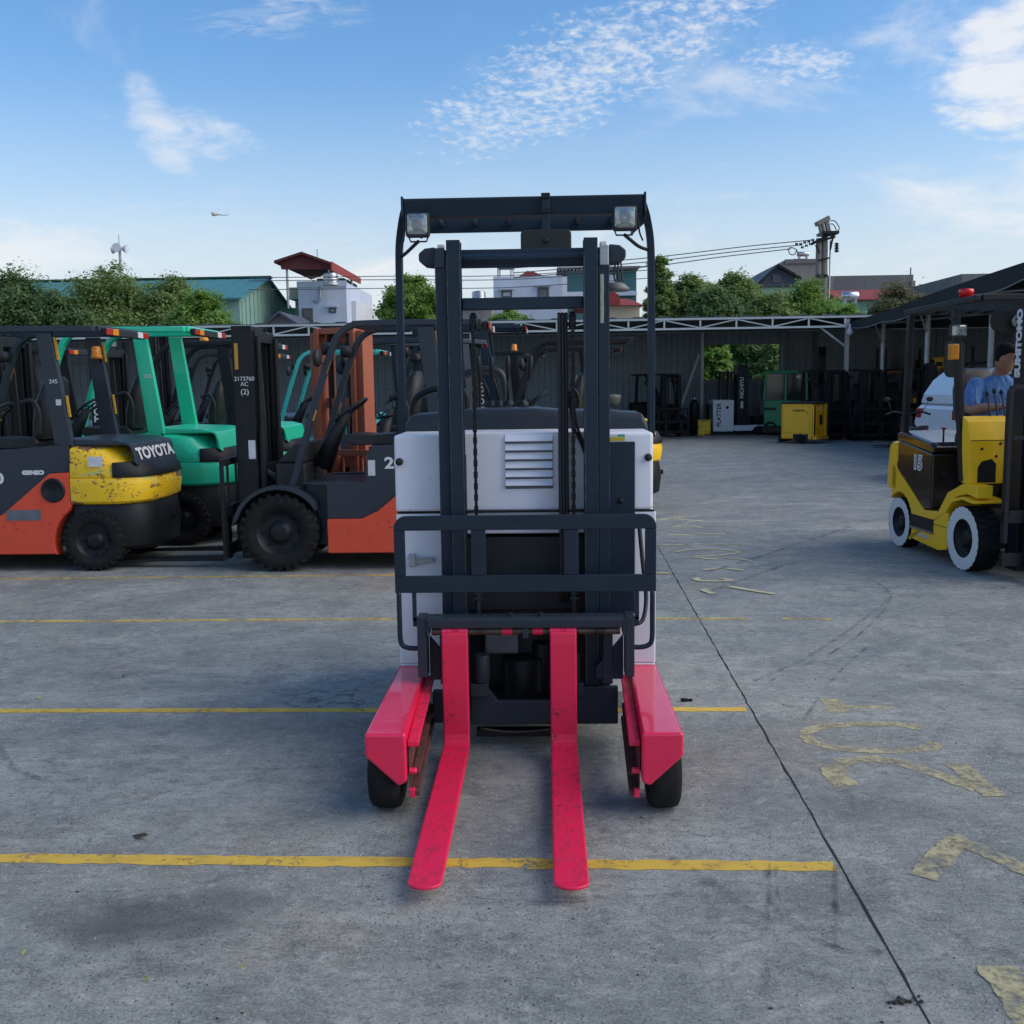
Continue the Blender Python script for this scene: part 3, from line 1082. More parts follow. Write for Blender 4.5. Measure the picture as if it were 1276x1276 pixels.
# load backrest: welded flat bars with rounded corners, rod loops below
br = MB()
o_ = rrect(-.532, .532, .705, 1.022, .05, 5)
holes = [(-.487, -.218), (-.158, .158), (.218, .487)]


def bar_frame(mb, y0, y1):
    mb.prism(arc((.482, .972), .05, 0, 90, 6) + arc((-.482, .972), .05, 90, 180, 6) + [(-.532, .962), (.532, .962)], 'y', y0, y1)
    mb.prism([(-.532, .705), (.532, .705), (.532, .775), (-.532, .775)], 'y', y0, y1)
    for a, b2 in ((-.532, -.487), (.487, .532)):
        mb.box(a, b2, y0, y1, .7755, .9615)
    for a, b2 in ((-.218, -.158), (.158, .218)):
        mb.box(a, b2, y0 + .001, y1 - .001, .7755, .9615)


bar_frame(br, -.30, -.284)
back = br.build('load_backrest', NAVY2, RT, .003)
for s in (-1, 1):
    lp = MB()
    lp.tube(bez([(s * .518, -.292, .71), (s * .518, -.292, .60), (s * .517, -.292, .51), (s * .505, -.292, .482), (s * .475, -.292, .472), (s * .44, -.292, .472)], 6), .0105, 10)
    lp.build('loop_rod', NAVY2, back)
    lp = MB()
    lp.bar((s * .455, -.292, .71), (s * .455, -.292, .59), .016, .016).box(s * .44, s * .462, -.30, -.27, .565, .60)
    lp.build('stay_rod', NAVY2, back)
# one low hose looping down on the right
hs = MB()
hs.tube(bez([(.48, -.12, .95), (.492, -.14, .80), (.505, -.16, .66), (.49, -.20, .57), (.455, -.22, .55), (.44, -.22, .56)], 8), .009)
hs.build('hose_loop', BLACKP, RT)
# forks
for xc, wd in ((-.289, .053), (.153, .054)):
    fk = MB()
    y0, y1 = -.345, -.303
    prof = [(-1.475, .050), (-1.475, .062), (-1.30, .069), (-.60, .079), (y0 - .03, .083), (y0 - .006, .092), (y0, .12), (y0, .50), (y0 + .004, .545),
            (y1, .56), (y1, .08), (y1 - .012, .055), (y1 - .04, .042), (-.60, .042)]
    fk.prism(prof, 'x', xc - wd, xc + wd)
    fo = fk.build('fork', PINKW, RT, .006)
    tp = MB()
    n = 12
    tipo = [(xc + wd * math.cos(R(180 + 180 * i / n)) * (1 if abs(math.cos(R(180 * i / n))) < .98 else 1), -1.4755 + .042 * math.sin(R(180 + 180 * i / n))) for i in range(n + 1)]
    tp.prism(tipo, 'z', .0502, .0618)
    tp.build('fork_tip', PINKW, fo, .004)
    ey = MB()
    ey.cyl((xc - wd, -.30, .545), (xc - .014, -.30, .545), .029, n=20).cyl((xc + .014, -.30, .545), (xc + wd, -.30, .545), .029, n=20)
    ey.cyl((xc - wd + .003, -.30, .545), (xc + wd - .003, -.30, .545), .0255, n=20)
    ey.build('fork_eye', PINK, fo)

# straddle legs
for s in (-1, 1):
    lg = MB()
    yf, yb = -.93, -.042
    prof = [(s * .562, .33), (s * .415, .33), (s * .415, .15), (s * .445, .135), (s * .562, .245)]
    back_ = [(s * .562, .33), (s * .445, .33), (s * .445, .15), (s * .46, .135), (s * .562, .245)]
    lg.loft([[(x, yf, z) for x, z in prof], [(x, yb, z) for x, z in back_]], smooth=False)
    leg = lg.build('straddle_leg', PINK, RT, .016, 4)
    ra = MB()
    q = [(-.905, .415), (-.04, .44)]
    for z0, z1, d, mt_ in ((.268, .290, .04, PINKW), (.085, .105, .04, RUSTY)):
        ra = MB()
        ra.prism([(s * .4145, -.89), (s * (.4145 - d), -.89), (s * (.4465 - d), -.06), (s * .4465, -.06)], 'z', z0, z1)
        ra.build('guide_rail', mt_, leg, .004)
    wb_ = MB()
    wb_.prism([(s * .4135, -.88), (s * .411, -.88), (s * .443, -.06), (s * .4455, -.06)], 'z', .1055, .2675)
    wb_.prism([(s * .40, -.86), (s * .378, -.86), (s * .41, -.06), (s * .432, -.06)], 'z', .15, .162)
    wb_.build('channel_web', RUSTY, leg)
    nb = MB()
    nb.box(s * .392, s * .413, -.897, -.875, .08, .112)
    nb.cyl((s * .412, -.88, .175), (s * .385, -.88, .175), .012, n=10)
    nb.build('end_stop', PINK, leg, .003)
    wh = MB()
    wh.lathe([(.045, -.055), (.118, -.058), (.136, -.05), (.142, -.03), (.142, .03), (.136, .05), (.118, .058), (.045, .055)], (s * .506, -.765, .142), 'x', 48)
    tyre = wh.build('load_wheel', RUBBER, RT)
    hb = MB()
    hb.lathe([(0, -.05), (.044, -.05), (.044, .05), (0, .05)], (s * .506, -.765, .142), 'x', 20)
    hb.build('hub', BLACK, tyre)
    fl = MB()
    fl.box(s * .452, s * .556, -.041, .12, .30, .334)
    fl.build('leg_socket', WHITEP, RT, .004)

# overhead guard
for s in (-1, 1):
    po = MB()
    pth = bez([(s * .592, .50, 1.30), (s * .592, .50, 1.60), (s * .590, .50, 2.0), (s * .585, .49, 2.19), (s * .565, .46, 2.30), (s * .545, .40, 2.345)], 6)
    po.tube(pth, 0, rect=(.032, .05))
    po.build('guard_post', NAVY, RT, .004)
    en = MB()
    en.prism([(.285, 2.385), (.285, 2.30), (.33, 2.255), (1.02, 2.30), (1.02, 2.375)], 'x', s * .536, s * .546)
    en.build('guard_side', NAVY, RT, .003)
fb = MB()
fb.prism([(.29, 2.375), (.29, 2.366), (.305, 2.297), (.345, 2.292), (.36, 2.30), (.36, 2.372)], 'x', -.535, .535)
fb.build('guard_front_beam', NAVY, RT, .003)
fb = MB()
fb.box(-.535, .535, .90, .93, 2.312, 2.392).box(-.535, .535, .60, .62, 2.335, 2.372)
fb.build('guard_rear_beam', NAVY, RT, .003)
for x in (-.42, -.25, -.08, .09, .26, .43):
    fb = MB()
    fb.bar((x, .345, 2.352), (x, .915, 2.356), .014, .034)
    fb.build('guard_bar', NAVY, RT)
# work lamps
for x, z in ((-.468, 2.252), (.447, 2.264)):
    hd = MB()
    hd.loft([[(x + a, y, z + c_) for a, c_ in rrect(-w, w, -w, w, .012, 3)] for y, w in ((.232, .050), (.238, .053), (.262, .053), (.30, .040), (.315, .02))], smooth=False)
    lampo = hd.build('work_lamp', BLACKP, RT, .002)
    ln = MB()
    ln.loft([[(x + a, y, z + .003 + c_) for a, c_ in rrect(-w, w, -w, w, .009, 3)] for y, w in ((.231, .044), (.2285, .040), (.2275, .02))], smooth=True)
    ln.build('lens', GLASSL, lampo)
    rf_ = MB()
    rf_.lathe([(.006, .0), (.014, -.001), (.024, -.0005), (.026, .0)], (x, .2270, z), 'y', 20)
    rf_.build('reflector', STEEL, lampo)
    s = -1 if x < 0 else 1
    bk = MB()
    bk.tube([(x - .05, .27, z - .03), (x - .035, .27, z - .068), (x + .035, .27, z - .068), (x + .05, .27, z - .03)], .004, 6)
    bk.tube(bez([(x, .27, z - .066), (x + s * .03, .30, z - .085), (x + s * .08, .42, z - .10), (s * .588, .50, z - .11)], 5), .008, 6)
    bk.tube(bez([(x + s * .06, .29, z + .02), (x + s * .07, .30, z - .05), (x + s * .09, .36, z - .08)], 5), .004, 6)
    bk.build('lamp_bracket', BLACK, RT)
# mirror, seen from the back
mi = MB()
mi.loft([[(.100 + a * k, y, 2.172 + c_ * k) for a, c_ in rrect(-.112, .112, -.05, .05, .02, 4)] for y, k in ((.235, .96), (.24, 1.0), (.252, 1.0), (.256, .97))], smooth=False)
mir = mi.build('mirror', BLACKP, RT, .002)
ms = MB()
ms.box(.082, .118, .272, .284, 2.20, 2.384).lathe([(0, -.05), (.011, -.05), (.014, -.03), (.014, .0)], (.10, .272, 2.175), 'y', 12)
ms.build('mirror_bracket', NAVY, RT, .003)
mp = MB()
for z in (2.372, 2.31):
    mp.box(.08, .12, .262, .2715, z - .012, z + .012)
mp.build('mirror_clamp', BLACK, RT, .002)
# ------------------------------------------------------------------ counterbalance forklifts
ORANGE = paint('orange_enamel', (0.66, 0.066, 0.024), 0.5, 0.25, 0.7, (0.07, 0.02, 0.015))
DKGREY = paint('dark_grey_enamel', (0.022, 0.030, 0.043), 0.42, 0.3, spec=.4)
GREEN = paint('green_enamel', (0.016, 0.56, 0.32), 0.33, 0.25, 0.2, (0.02, 0.08, 0.05), coat=.2)
TEAL = paint('teal_enamel', (0.04, 0.46, 0.42), 0.4, 0.3)
RUSTM = paint('rust_red_primer', (0.36, 0.095, 0.045), 0.6, 0.5, .6, (0.08, 0.025, .015))
b = NB('chipped_yellow')
c = b.mix(b.rng(b.noise(3.2, 5, .7, b.scaled((1, 1, 2.6))), .53, .58), (.84, .52, .010), (.18, .08, .05))
c = b.mix(b.math('MULTIPLY', b.rng(b.noise(40, 5, .75), .55, .59), b.rng(b.noise(5, 4, .7), .50, .60)), c, (.07, .05, .045))
c = b.mix(b.rng(b.noise(4, 4, .6, b.vm('ADD', b.scaled((1, 1, 4)), (3.0, 0.0, 1.0))), .60, .66, 0, .8), c, (.42, .55, .24))
b.set(color=c, rough=.5, normal=b.bump(b.noise(40, 5, .75), .1, .003))
CHIPPED = b.m
b = NB('tyre_white_paint')
c = b.mix(b.rng(b.noise(30, 5, .75), .58, .70, 0, .5), (.66, .67, .66), (.16, .16, .16))
b.set(color=c, rough=.8)
WHITEWALL = b.m


def wheel(parent, x, y, r, w, out, name='wheel', lod=0, wallmat=None, rimmat=None):
    """out: +1/-1 side on which the rim face shows (local y)"""
    n = 48 if not lod else 24
    root = MB()
    ri = r * .60
    h = w / 2
    root.lathe([(ri, -h * .82), (ri * 1.06, -h * .95), (r * .80, -h), (r * .93, -h * .95), (r * .955, -h * .75), (r * .955, h * .75),
                (r * .93, h * .95), (r * .80, h), (ri * 1.06, h * .95), (ri, h * .82)], (x, y, r), 'y', n)
    if not lod:
        N = 26
        for k in range(N):
            for sd in (-1, 1):
                a = 2 * PI * (k + (.5 if sd > 0 else 0)) / N
                vs_ = []
                for rr in (r * .93, r):
                    for (da, yy) in ((-.075, 0.02), (.035, 0.02), (.075, 1.0), (-.035, 1.0)):
                        aa = a + da
                        vs_.append((x + rr * math.cos(aa), y + sd * h * yy, r + rr * math.sin(aa)))
                # shoulder end of the lug runs down the side wall
                for da in (-.035, .075):
                    aa = a + da
                    vs_.append((x + r * .84 * math.cos(aa), y + sd * h * 1.015, r + r * .84 * math.sin(aa)))
                root.add(vs_, [(4, 5, 6, 7), (0, 4, 7, 3), (1, 2, 6, 5), (0, 1, 5, 4), (7, 6, 9, 8)])
    wo_ = root.build(name, RUBBER, parent, fix=False)
    if wallmat:
        ww = MB()
        N = 78
        inn, mid_, outr = [], [], []
        for k in range(N):
            a = 2 * PI * k / N
            inn.append((x + ri * math.cos(a), y + out * h * .99, r + ri * math.sin(a)))
            mid_.append((x + r * .80 * math.cos(a), y + out * h * 1.03, r + r * .80 * math.sin(a)))
            ro = r * (.985 if k % 3 else .95)
            outr.append((x + ro * math.cos(a), y + out * h * 1.03, r + ro * math.sin(a)))
        ww.add(inn + mid_ + outr, [(q * N + k, q * N + (k + 1) % N, (q + 1) * N + (k + 1) % N, (q + 1) * N + k) for q in (0, 1) for k in range(N)], True)
        ww.build('tyre_wall', wallmat, wo_, fix=False)
    rm = MB()
    s = out
    rm.lathe([(ri, h * .84 * s), (ri * .95, h * .80 * s), (ri * .90, h * .45 * s), (ri * .62, h * .38 * s), (ri * .45, h * .42 * s),
              (ri * .42, h * .7 * s), (ri * .25, h * .78 * s), (0, h * .80 * s)], (x, y, r), 'y', 32)
    rm.lathe([(ri, -h * .8 * s), (0, -h * .5 * s)], (x, y, r), 'y', 24)
    rim = rm.build('rim', rimmat or BLACK, wo_, fix=False)
    if not lod:
        nu = MB()
        for k in range(8):
            a = 2 * PI * k / 8
            px, pz = x + ri * .70 * math.cos(a), r + ri * .70 * math.sin(a)
            nu.cyl((px, y + s * h * .36, pz), (px, y + s * h * .52, pz), ri * .065, n=6)
        nu.build('lug_nuts', BLACK, rim)
    return wo_


def seat(parent, x, z, mat=VINYL):
    c = MB()
    c.loft([[(x + a, y, z + hh) for a, hh in ((.26, .02), (.27, .06), (.24, .10), (.05, .085), (-.18, .10), (-.22, .05), (-.20, 0), (.2, 0))] for y in
            (-.22, -.20, -.10, .10, .20, .22)], smooth=True)
    so = c.build('seat', mat, parent, .01)
    bk = MB()
    secs = []
    for zz, hw, t in ((.08, .19, .07), (.25, .22, .09), (.45, .215, .085), (.58, .17, .06), (.63, .10, .03)):
        xx = x - .20 - zz * .22
        secs.append([(xx + t, -hw * .8, z + zz), (xx + t * .6, -hw, z + zz), (xx - t * .5, -hw * .9, z + zz), (xx - t, 0, z + zz), (xx - t * .5, hw * .9, z + zz),
                     (xx + t * .6, hw, z + zz), (xx + t, hw * .8, z + zz), (xx + t * .55, 0, z + zz)])
    bk.loft(secs)
    bk.build('backrest', mat, so)
    ar = MB()
    ar.tube(bez([(x - .25, .25, z + .10), (x - .27, .26, z + .30), (x - .22, .27, z + .42), (x - .12, .27, z + .40)], 6), .02)
    ar.build('hip_restraint', BLACKP, so)
    return so


def steering(parent, x, z, tilt=55):
    s_ = MB()
    s_.tube([(x + .28, 0, z - .50), (x + .12, 0, z - .16), (x + .03, 0, z - .03)], [.09, .06, .03], 10)
    so = s_.build('steering_column', BLACKP, parent)
    w = MB()
    t = R(tilt)
    c = Vector((x, 0, z))
    ux, uy = Vector((math.sin(t), 0, -math.cos(t) * -1 if False else math.cos(t))), Vector((0, 1, 0))
    ux = Vector((math.cos(R(90 - tilt)) * -1, 0, -math.sin(R(90 - tilt)) * -1))
    pth = [c + ux * (.165 * math.cos(2 * PI * i / 28)) + uy * (.165 * math.sin(2 * PI * i / 28)) for i in range(28)]
    w.tube(pth, .014, 8, True)
    for a in (90, 210, 330):
        w.tube([c, c + ux * (.16 * math.cos(R(a))) + uy * (.16 * math.sin(R(a)))], .009, 6)
    w.build('steering_wheel', BLACKP, so)
    lv = MB()
    for k in range(3):
        y = -.12 - .05 * k
        lv.tube([(x + .20, y, z - .22), (x + .14, y, z - .06)], .006, 6)
        lv.sphere((x + .135, y, z - .045), .018, 8, 6)
    lv.build('hydraulic_levers', BLACKP, so)


def mast(parent, x, top, hw, mat, matin=None, lod=0, z0=.08, text_=None, tside=-1, forks=True, forklen=1.05, rest=True, crest=.95):
    """two-stage mast at local x, fork side towards +x"""
    matin = matin or mat
    for s in (-1, 1):
        r_ = MB()
        r_.box(x, x + .165, s * hw, s * (hw + .035), z0, top).box(x, x + .02, s * (hw - .04), s * hw, z0, top).box(x + .145, x + .165, s * (hw - .04), s * hw, z0, top)
        r_.build('outer_rail', mat, parent, .003 if not lod else 0)
        r_ = MB()
        r_.box(x + .03, x + .20, s * (hw - .045), s * (hw - .075), z0 + .06, top + .04).box(x + .18, x + .20, s * (hw - .10), s * (hw - .0755), z0 + .06, top + .04)
        r_.build('inner_rail', matin, parent, .003 if not lod else 0)
        c_ = MB()
        c_.cyl((x - .035, s * (hw - .02), z0 + .1), (x - .035, s * (hw - .02), top * .58), .035, n=12).cyl((x - .035, s * (hw - .02), top * .58), (x - .035, s * (hw - .02), top - .05), .024, n=12)
        c_.build('lift_cylinder', matin, parent)
        h_ = MB()
        h_.tube(bez([(x + .06, s * (hw - .16), .6), (x + .05, s * (hw - .16), top * .6), (x + .08, s * (hw - .16), top - .05), (x + .12, s * (hw - .17), top - .15), (x + .13, s * (hw - .17), top * .5)], 5), .012, 6)
        h_.build('hose', BLACKP, parent)
    cr = MB()
    cr.box(x - .02, x + .03, -hw, hw, top - .10, top - .005)
    cr.build('mast_crossbar', mat, parent, .004)
    cr = MB()
    cr.box(x - .02, x + .03, -hw, hw, .75, .88)
    cr.build('mast_crossbar', mat, parent, .004)
    cr = MB()
    cr.box(x + .045, x + .18, -hw + .08, hw - .08, top - .02, top + .04)
    cr.build('inner_crossbar', matin, parent, .004)
    ch = MB()
    for s in (-1, 1):
        ch.box(x + .10, x + .112, s * .10 - .015, s * .10 + .015, .5, top - .02)
    ch.build('lift_chains', GREASE, parent)
    ca = MB()
    for z in (.17, .50):
        ca.box(x + .235, x + .275, -.50, .50, z - .05, z + .05)
    for s in (-1, 1):
        ca.box(x + .205, x + .2345, s * .22 - .02, s * .22 + .02, .12, .56)
    ca.build('carriage', mat, parent, .004)
    if rest:
        lb = MB()
        for s in (-1, 1):
            lb.box(x + .24, x + .27, s * .50, s * .535, .10, crest)
        lb.box(x + .24, x + .27, -.4995, .4995, crest - .06, crest)
        for k in range(4):
            y = -.36 + k * .24
            lb.box(x + .245, x + .265, y - .01, y + .01, .5505, crest - .0605)
        lb.build('load_backrest', mat, parent, .003)
    if forks:
        for s in (-1, 1):
            f = MB()
            f.prism([(x + .28, .58), (x + .32, .58), (x + .32, .095), (x + .32 + forklen, .065), (x + .32 + forklen, .055), (x + .34, .055), (x + .28, .075)], 'y',
                    s * .28 - .05, s * .28 + .05)
            f.build('fork', mat, parent, .004)
    tc_ = MB()
    for s in (-1, 1):
        tc_.cyl((x - .35, s * .2, .62), (x - .02, s * .2, .82), .04, n=12)
    tc_.build('tilt_cylinders', BLACK, parent)
    if text_:
        M_ = plane_M((x + .085, tside * (hw + .0365), top * .70), (0, 0, 1), (tside, 0, 0) if False else (-1 if tside < 0 else 1, 0, 0))
        text(text_, .125, LETTER, parent, M_, bold=.004)


def counterweight(parent, mat, low, top, x0=-.63, x1=-1.30, hw=.54, words=None, recess=True):
    def sec(z, xr, w, r=.30):
        pts = [(x0, -w, z)]
        for a in range(0, 91, 15):
            pts.append((xr + r - r * math.sin(R(a)), -w + r - r * math.cos(R(a)), z))
        for k in (-.5, -.25, 0, .25, .5):
            pts.append((xr - .02 * (1 - abs(k) * 2), k * 2 * (w - r), z))
        for a in range(90, -1, -15):
            pts.append((xr + r - r * math.sin(R(a)), w - r + r * math.cos(R(a)), z))
        pts.append((x0, w, z))
        return pts
    m_ = MB()
    m_.loft([sec(.575, x1 + .05, hw - .02), sec(.60, x1 + .02, hw), sec(.74, x1, hw), sec(.80, x1 + .02, hw)])
    cwt = m_.build('counterweight', mat, parent, .008)
    m_ = MB()
    m_.loft([sec(.802, x1 + .03, hw), sec(.90, x1 + .11, hw - .01), sec(.96, x1 + .19, hw - .02), sec(1.04, x1 + .26, hw - .03), sec(1.07, x1 + .32, hw - .07)])
    m_.build('counterweight_top', mat, cwt, .008)
    m_ = MB()
    m_.loft([sec(.16, x1 + .10, hw - .10), sec(.20, x1 + .03, hw - .05), sec(.40, x1 + .01, hw - .03), sec(.574, x1 + .04, hw - .04)])
    v = m_.v
    lowo = m_.build('counterweight_skirt', low, cwt, .008)
    m_ = MB()
    m_.loft([[(-.60, y * .80, 1.071), (-.60, y * .80, 1.10)] if False else [(x, y * hw, z) for x, z in ((-.55, 1.072), (x1 + .20, 1.072), (x1 + .16, 1.055), (x1 + .15, .93), (x1 + .10, .90), (x1 + .16, 1.085), (x1 + .28, 1.115), (-.55, 1.135))]
             for y in (-.88, -.84, -.3, .3, .84, .88)], smooth=False)
    hood = m_.build('rear_hood', top, parent, .012)
    if recess:
        g_ = MB()
        cut = -1.0

        def half(z, xr, w):
            return [(min(p[0], cut), p[1], z) for p in sec(z, xr, w)]
        g_.loft([half(.805, x1 - .002, hw + .002), half(.86, x1 + .012, hw + .002), half(.93, x1 + .055, hw - .002)])
        g_.build('radiator_grille', BLACK, parent, .004)
    if words:
        M_ = plane_M((x1 + .122, 0, .990), (0, -1, 0), (.324, 0, 1))
        text(words, .14, LETTER, parent, M_, bold=.006, sx=1.45)
    tb = MB()
    tb.cyl((x1 + .08, 0, .42), (x1 - .035, 0, .42), .03, n=12)
    tb.build('tow_pin', low, cwt)
    return cwt


def forklift(name, label, loc, rz, lower=None, upper=None, guard=None, cw=None, cwlow=None, cwtop=None, mst=None, mstin=None, lod=0, group=None,
             masttext=None, rear_text=None, side_text=None, beacon=None, scale=1.0, masttop=2.03, lights=True, reflect=True, number=None, forks=True, seatmat=VINYL, tside=1):
    lower, upper, guard = lower or ORANGE, upper or DKGREY, guard or DKGREY
    cw, cwlow, cwtop, mst = cw or lower, cwlow or BLACK, cwtop or upper, mst or BLACK
    T = thing(name, label, 'forklift', loc, rz, group, scale)
    for s in (-1, 1):
        wheel(T, .80, s * .475, .33, .20, s, lod=lod)
        wheel(T, -.80, s * .47, .262, .16, s, lod=lod)
    # lower frame, stepped, with a rear wheel arch
    arch = [(-.80 + .34 * math.cos(R(a)), .245 + .34 * math.sin(R(a))) for a in range(-18, 100, 12)]
    for s in (-1, 1):
        m_ = MB()
        poly = [(.395, .15), (.395, .436), (.11, .436), (-.03, .50), (-.45, .84), (-.625, .85), (-.625, .56)]
        poly += [(p[0], p[1]) for p in reversed(arch) if p[0] > -.63]
        poly += [(-.46, .15)]
        m_.prism(poly, 'y', s * .40, s * .535)
        m_.build('side_frame', lower, T, .008)
        m_ = MB()
        m_.prism([(.395, .4375), (.395, .72), (.60, .735), (.60, .74), (.30, .755), (.07, .74), (.05, .98), (.0, 1.04), (-.60, 1.09), (-.625, 1.09), (-.625, .8515), (-.452, .8415), (-.031, .5015), (.109, .4375)],
                 'y', s * .395, s * .50)
        sp_ = m_.build('side_panel', upper, T, .012)
        fe = MB()
        ar = [(.80 + q * math.cos(R(a)), .33 + q * math.sin(R(a))) for q, rng in ((.40, range(8, 151, 12)), (.365, range(150, 7, -12))) for a in rng]
        fe.prism([(p[0], max(p[1], .30)) for p in ar], 'y', s * .36, s * .575)
        fe.build('front_fender', upper, T, .006)
        if s == tside:
            cap = MB()
            cap.lathe([(.105, .001 * s), (.10, .012 * s), (.085, .014 * s), (.075, -.0 * s), (0, .002 * s)], (-.36 - .12, s * .5352, .70), 'y', 28)
            cap.build('filler_recess', BLACK, T)
    m_ = MB()
    m_.box(-.62, .60, -.39, .39, .20, .735)
    m_.box(-.62, .05, -.394, .394, .736, 1.04)
    m_.build('chassis', upper, T, .01)
    m_ = MB()
    m_.box(.60, .86, -.36, .36, .25, .90).prism([(.60, .901), (.86, .901), (.70, 1.06), (.58, 1.08)], 'y', -.34, .34)
    m_.build('front_cowl', BLACKP, T, .02)
    ax = MB()
    ax.cyl((.80, -.42, .33), (.80, .42, .33), .10, n=14).cyl((-.80, -.42, .262), (-.80, .42, .262), .06, n=12)
    ax.build('axles', BLACK, T)
    counterweight(T, cw, cwlow, cwtop, words=rear_text)
    seat(T, .0, 1.04, seatmat)
    steering(T, .26, 1.34)
    # overhead guard
    for s in (-1, 1):
        gp = MB()
        gp.tube(bez([(.70, s * .45, .70), (.60, s * .46, 1.0), (.44, s * .47, 1.50), (.31, s * .475, 1.86), (.24, s * .475, 1.98), (.14, s * .475, 2.045), (.0, s * .475, 2.06), (-.45, s * .475, 2.06), (-.90, s * .475, 2.055)], 6),
                0, rect=(.05, .075))
        gp.build('front_pillar', guard, T, .008)
        gp = MB()
        gp.prism([(-.66, 1.07), (-.50, 1.09), (-.40, 2.03), (-.53, 2.03)], 'y', s * .44, s * .50)
        rp = gp.build('rear_pillar', guard, T, .008)
        if reflect:
            rf_ = MB()
            rf_.prism([(-.645, 1.32), (-.632, 1.32), (-.615, 1.50), (-.628, 1.50)], 'y', s * .455, s * .485)
            rf_.prism([(-.580, 1.80), (-.565, 1.80), (-.545, 1.99), (-.558, 1.99)], 'y', s * .455, s * .485)
            rf_.build('reflector_strip', REFL, rp)
            rf_ = MB()
            for a, b2 in (((.525, 1.27), (.495, 1.36)), ((.40, 1.66), (.365, 1.76))):
                rf_.bar((a[0] - .02, s * .50, a[1]), (b2[0] - .02, s * .50, b2[1]), .004, .05, (1, 0, .3))
            rf_.build('reflector_strip', REFL, rp)
    for x in (.12, -.90):
        m_ = MB()
        m_.box(x - .03, x + .03, -.45, .45, 2.03, 2.085)
        m_.build('roof_beam', guard, T, .01)
    for k in range(6):
        m_ = MB()
        y = -.375 + k * .15
        m_.bar((.12, y, 2.058), (-.90, y, 2.058), .022, .034)
        m_.build('roof_bar', guard, T)
    if lights:
        tl = MB()
        tl.box(-.985, -.931, -.42, .42, 2.00, 2.065)
        tlo = tl.build('light_bar', BLACKP, T, .01)
        for s in (-1, 1):
            for k, mt_ in enumerate((REDL, AMBER if s > 0 else PAPER)):
                l_ = MB()
                l_.box(-1.0, -.9855, s * (.40 - .13 * k) - .055, s * (.40 - .13 * k) + .055, 2.006, 2.06)
                l_.build('tail_lamp', mt_, tlo, .005)
    if beacon:
        bx, by, bz = beacon
        bc = MB()
        bc.lathe([(.0, 0), (.05, 0), (.05, .035), (.042, .036), (.042, .10), (.03, .115), (0, .118)], (bx, by, bz), 'z', 18)
        bc.cur = 1
        bc.cyl((bx, by, bz - .03), (bx, by, bz), .02, n=10)
        bc.build('beacon', [AMBER, BLACKP], T)
    mi_ = MB()
    for s in (-1, 1):
        mi_.sphere((.42, s * .57, 1.78), .075, 14, 10, (.5, 1, 1))
        mi_.tube([(.37, s * .48, 1.72), (.42, s * .56, 1.76)], .008, 6)
    mi_.build('mirrors', BLACKP, T)
    hd = MB()
    for s in (-1, 1):
        hd.lathe([(0, .04), (.05, .04), (.055, .0), (.045, -.05), (0, -.06)], (.37, s * .40, 1.86), 'x', 16)
    hd.build('headlamps', BLACKP, T)
    mast(T, 1.02, masttop, .30, mst, mstin, lod, text_=masttext, tside=tside, forks=forks)
    if side_text:
        for txt, px_, pz_, sz_ in side_text:
            text(txt, sz_, LETTER, T, plane_M((px_, tside * .502, pz_), (-tside, 0, 0), (0, 0, 1)), bold=.004, sx=1.25)
    if number:
        text(number, .05, LETTER, T, plane_M((-.53, tside * .502, 1.62), (-tside, 0, 0), (0, 0, 1)))
    return T


# local +X is forward; all these face left (-X world), so the side seen is local +Y
def place(px, py, rear=True):
    """centre of a truck whose near-side rear (front) tyre touches the ground at this pixel"""
    p = gr(px, py)
    return Vector((p.x + (-.80 if rear else .80), p.y + .55, 0))


f1 = forklift('forklift', 'orange and navy forklift with chipped yellow counterweight at the left edge', place(118, 712), PI, ORANGE, DKGREY, DKGREY, CHIPPED, BLACK, DKGREY,
              beacon=(-.52, -.40, 1.83), rear_text='TOYOTA', side_text=(('20', .04, .80, .13), ('GENEO', -.30, .85, .045)), number='245')
m = MB()
m.box(-.36, -.06, .5365, .538, .445, .535)
m.build('grey_plate', plain('grey_decal', (.12, .14, .17), .6), f1)
m = MB()
m.box(-.93, -.80, .552, .5535, .90, .985)
m.build('paper_sticker', PAPER, f1)
m = MB()
m.box(-.585, -.54, .5005, .502, 1.42, 1.47)
m.build('paper_sticker', PAPER, f1)
f2 = forklift('forklift', 'orange and navy forklift with tall black mast just left of the reach truck', place(350, 712, False), PI, ORANGE, DKGREY, DKGREY, ORANGE, BLACK, DKGREY,
              rear_text='TOYOTA', side_text=(('20', -.18, .90, .13),))
for s_, sz, dz in (('2173760', .05, 1.62), ('AC', .05, 1.575), ('(2)', .065, 1.51)):
    text(s_, sz, LETTER, f2, plane_M((1.10, .3365, dz), (-1, 0, 0), (0, 0, 1)), 'chalk_number')
m = MB()
m.box(1.03, 1.09, .3355, .337, .94, 1.10)
m.build('paper_sticker', PAPER, f2)
m = MB()
m.box(-.02, .04, .5005, .502, .80, .93)
m.build('paper_sticker', PAPER, f2)
m = MB()
m.box(1.145, 1.175, .3355, .337, 1.70, 1.92)
m.build('reflector_strip', REFL, f2)
f3 = forklift('forklift', 'bright green forklift with green roof behind the yellow counterweight', place(226, 680), PI, GREEN, GREEN, GREEN, GREEN, BLACK, GREEN, masttext='MITSUBISHI', reflect=False, number='205', scale=1.03)
f4 = forklift('forklift', 'green forklift with black roof posts and amber beacon, behind the tall black mast', (-4.2, 12.4, 0), PI, GREEN, GREEN, BLACK, GREEN, BLACK, GREEN,
              masttext='TOYOTA', reflect=False, beacon=(-.2, .3, 2.09))
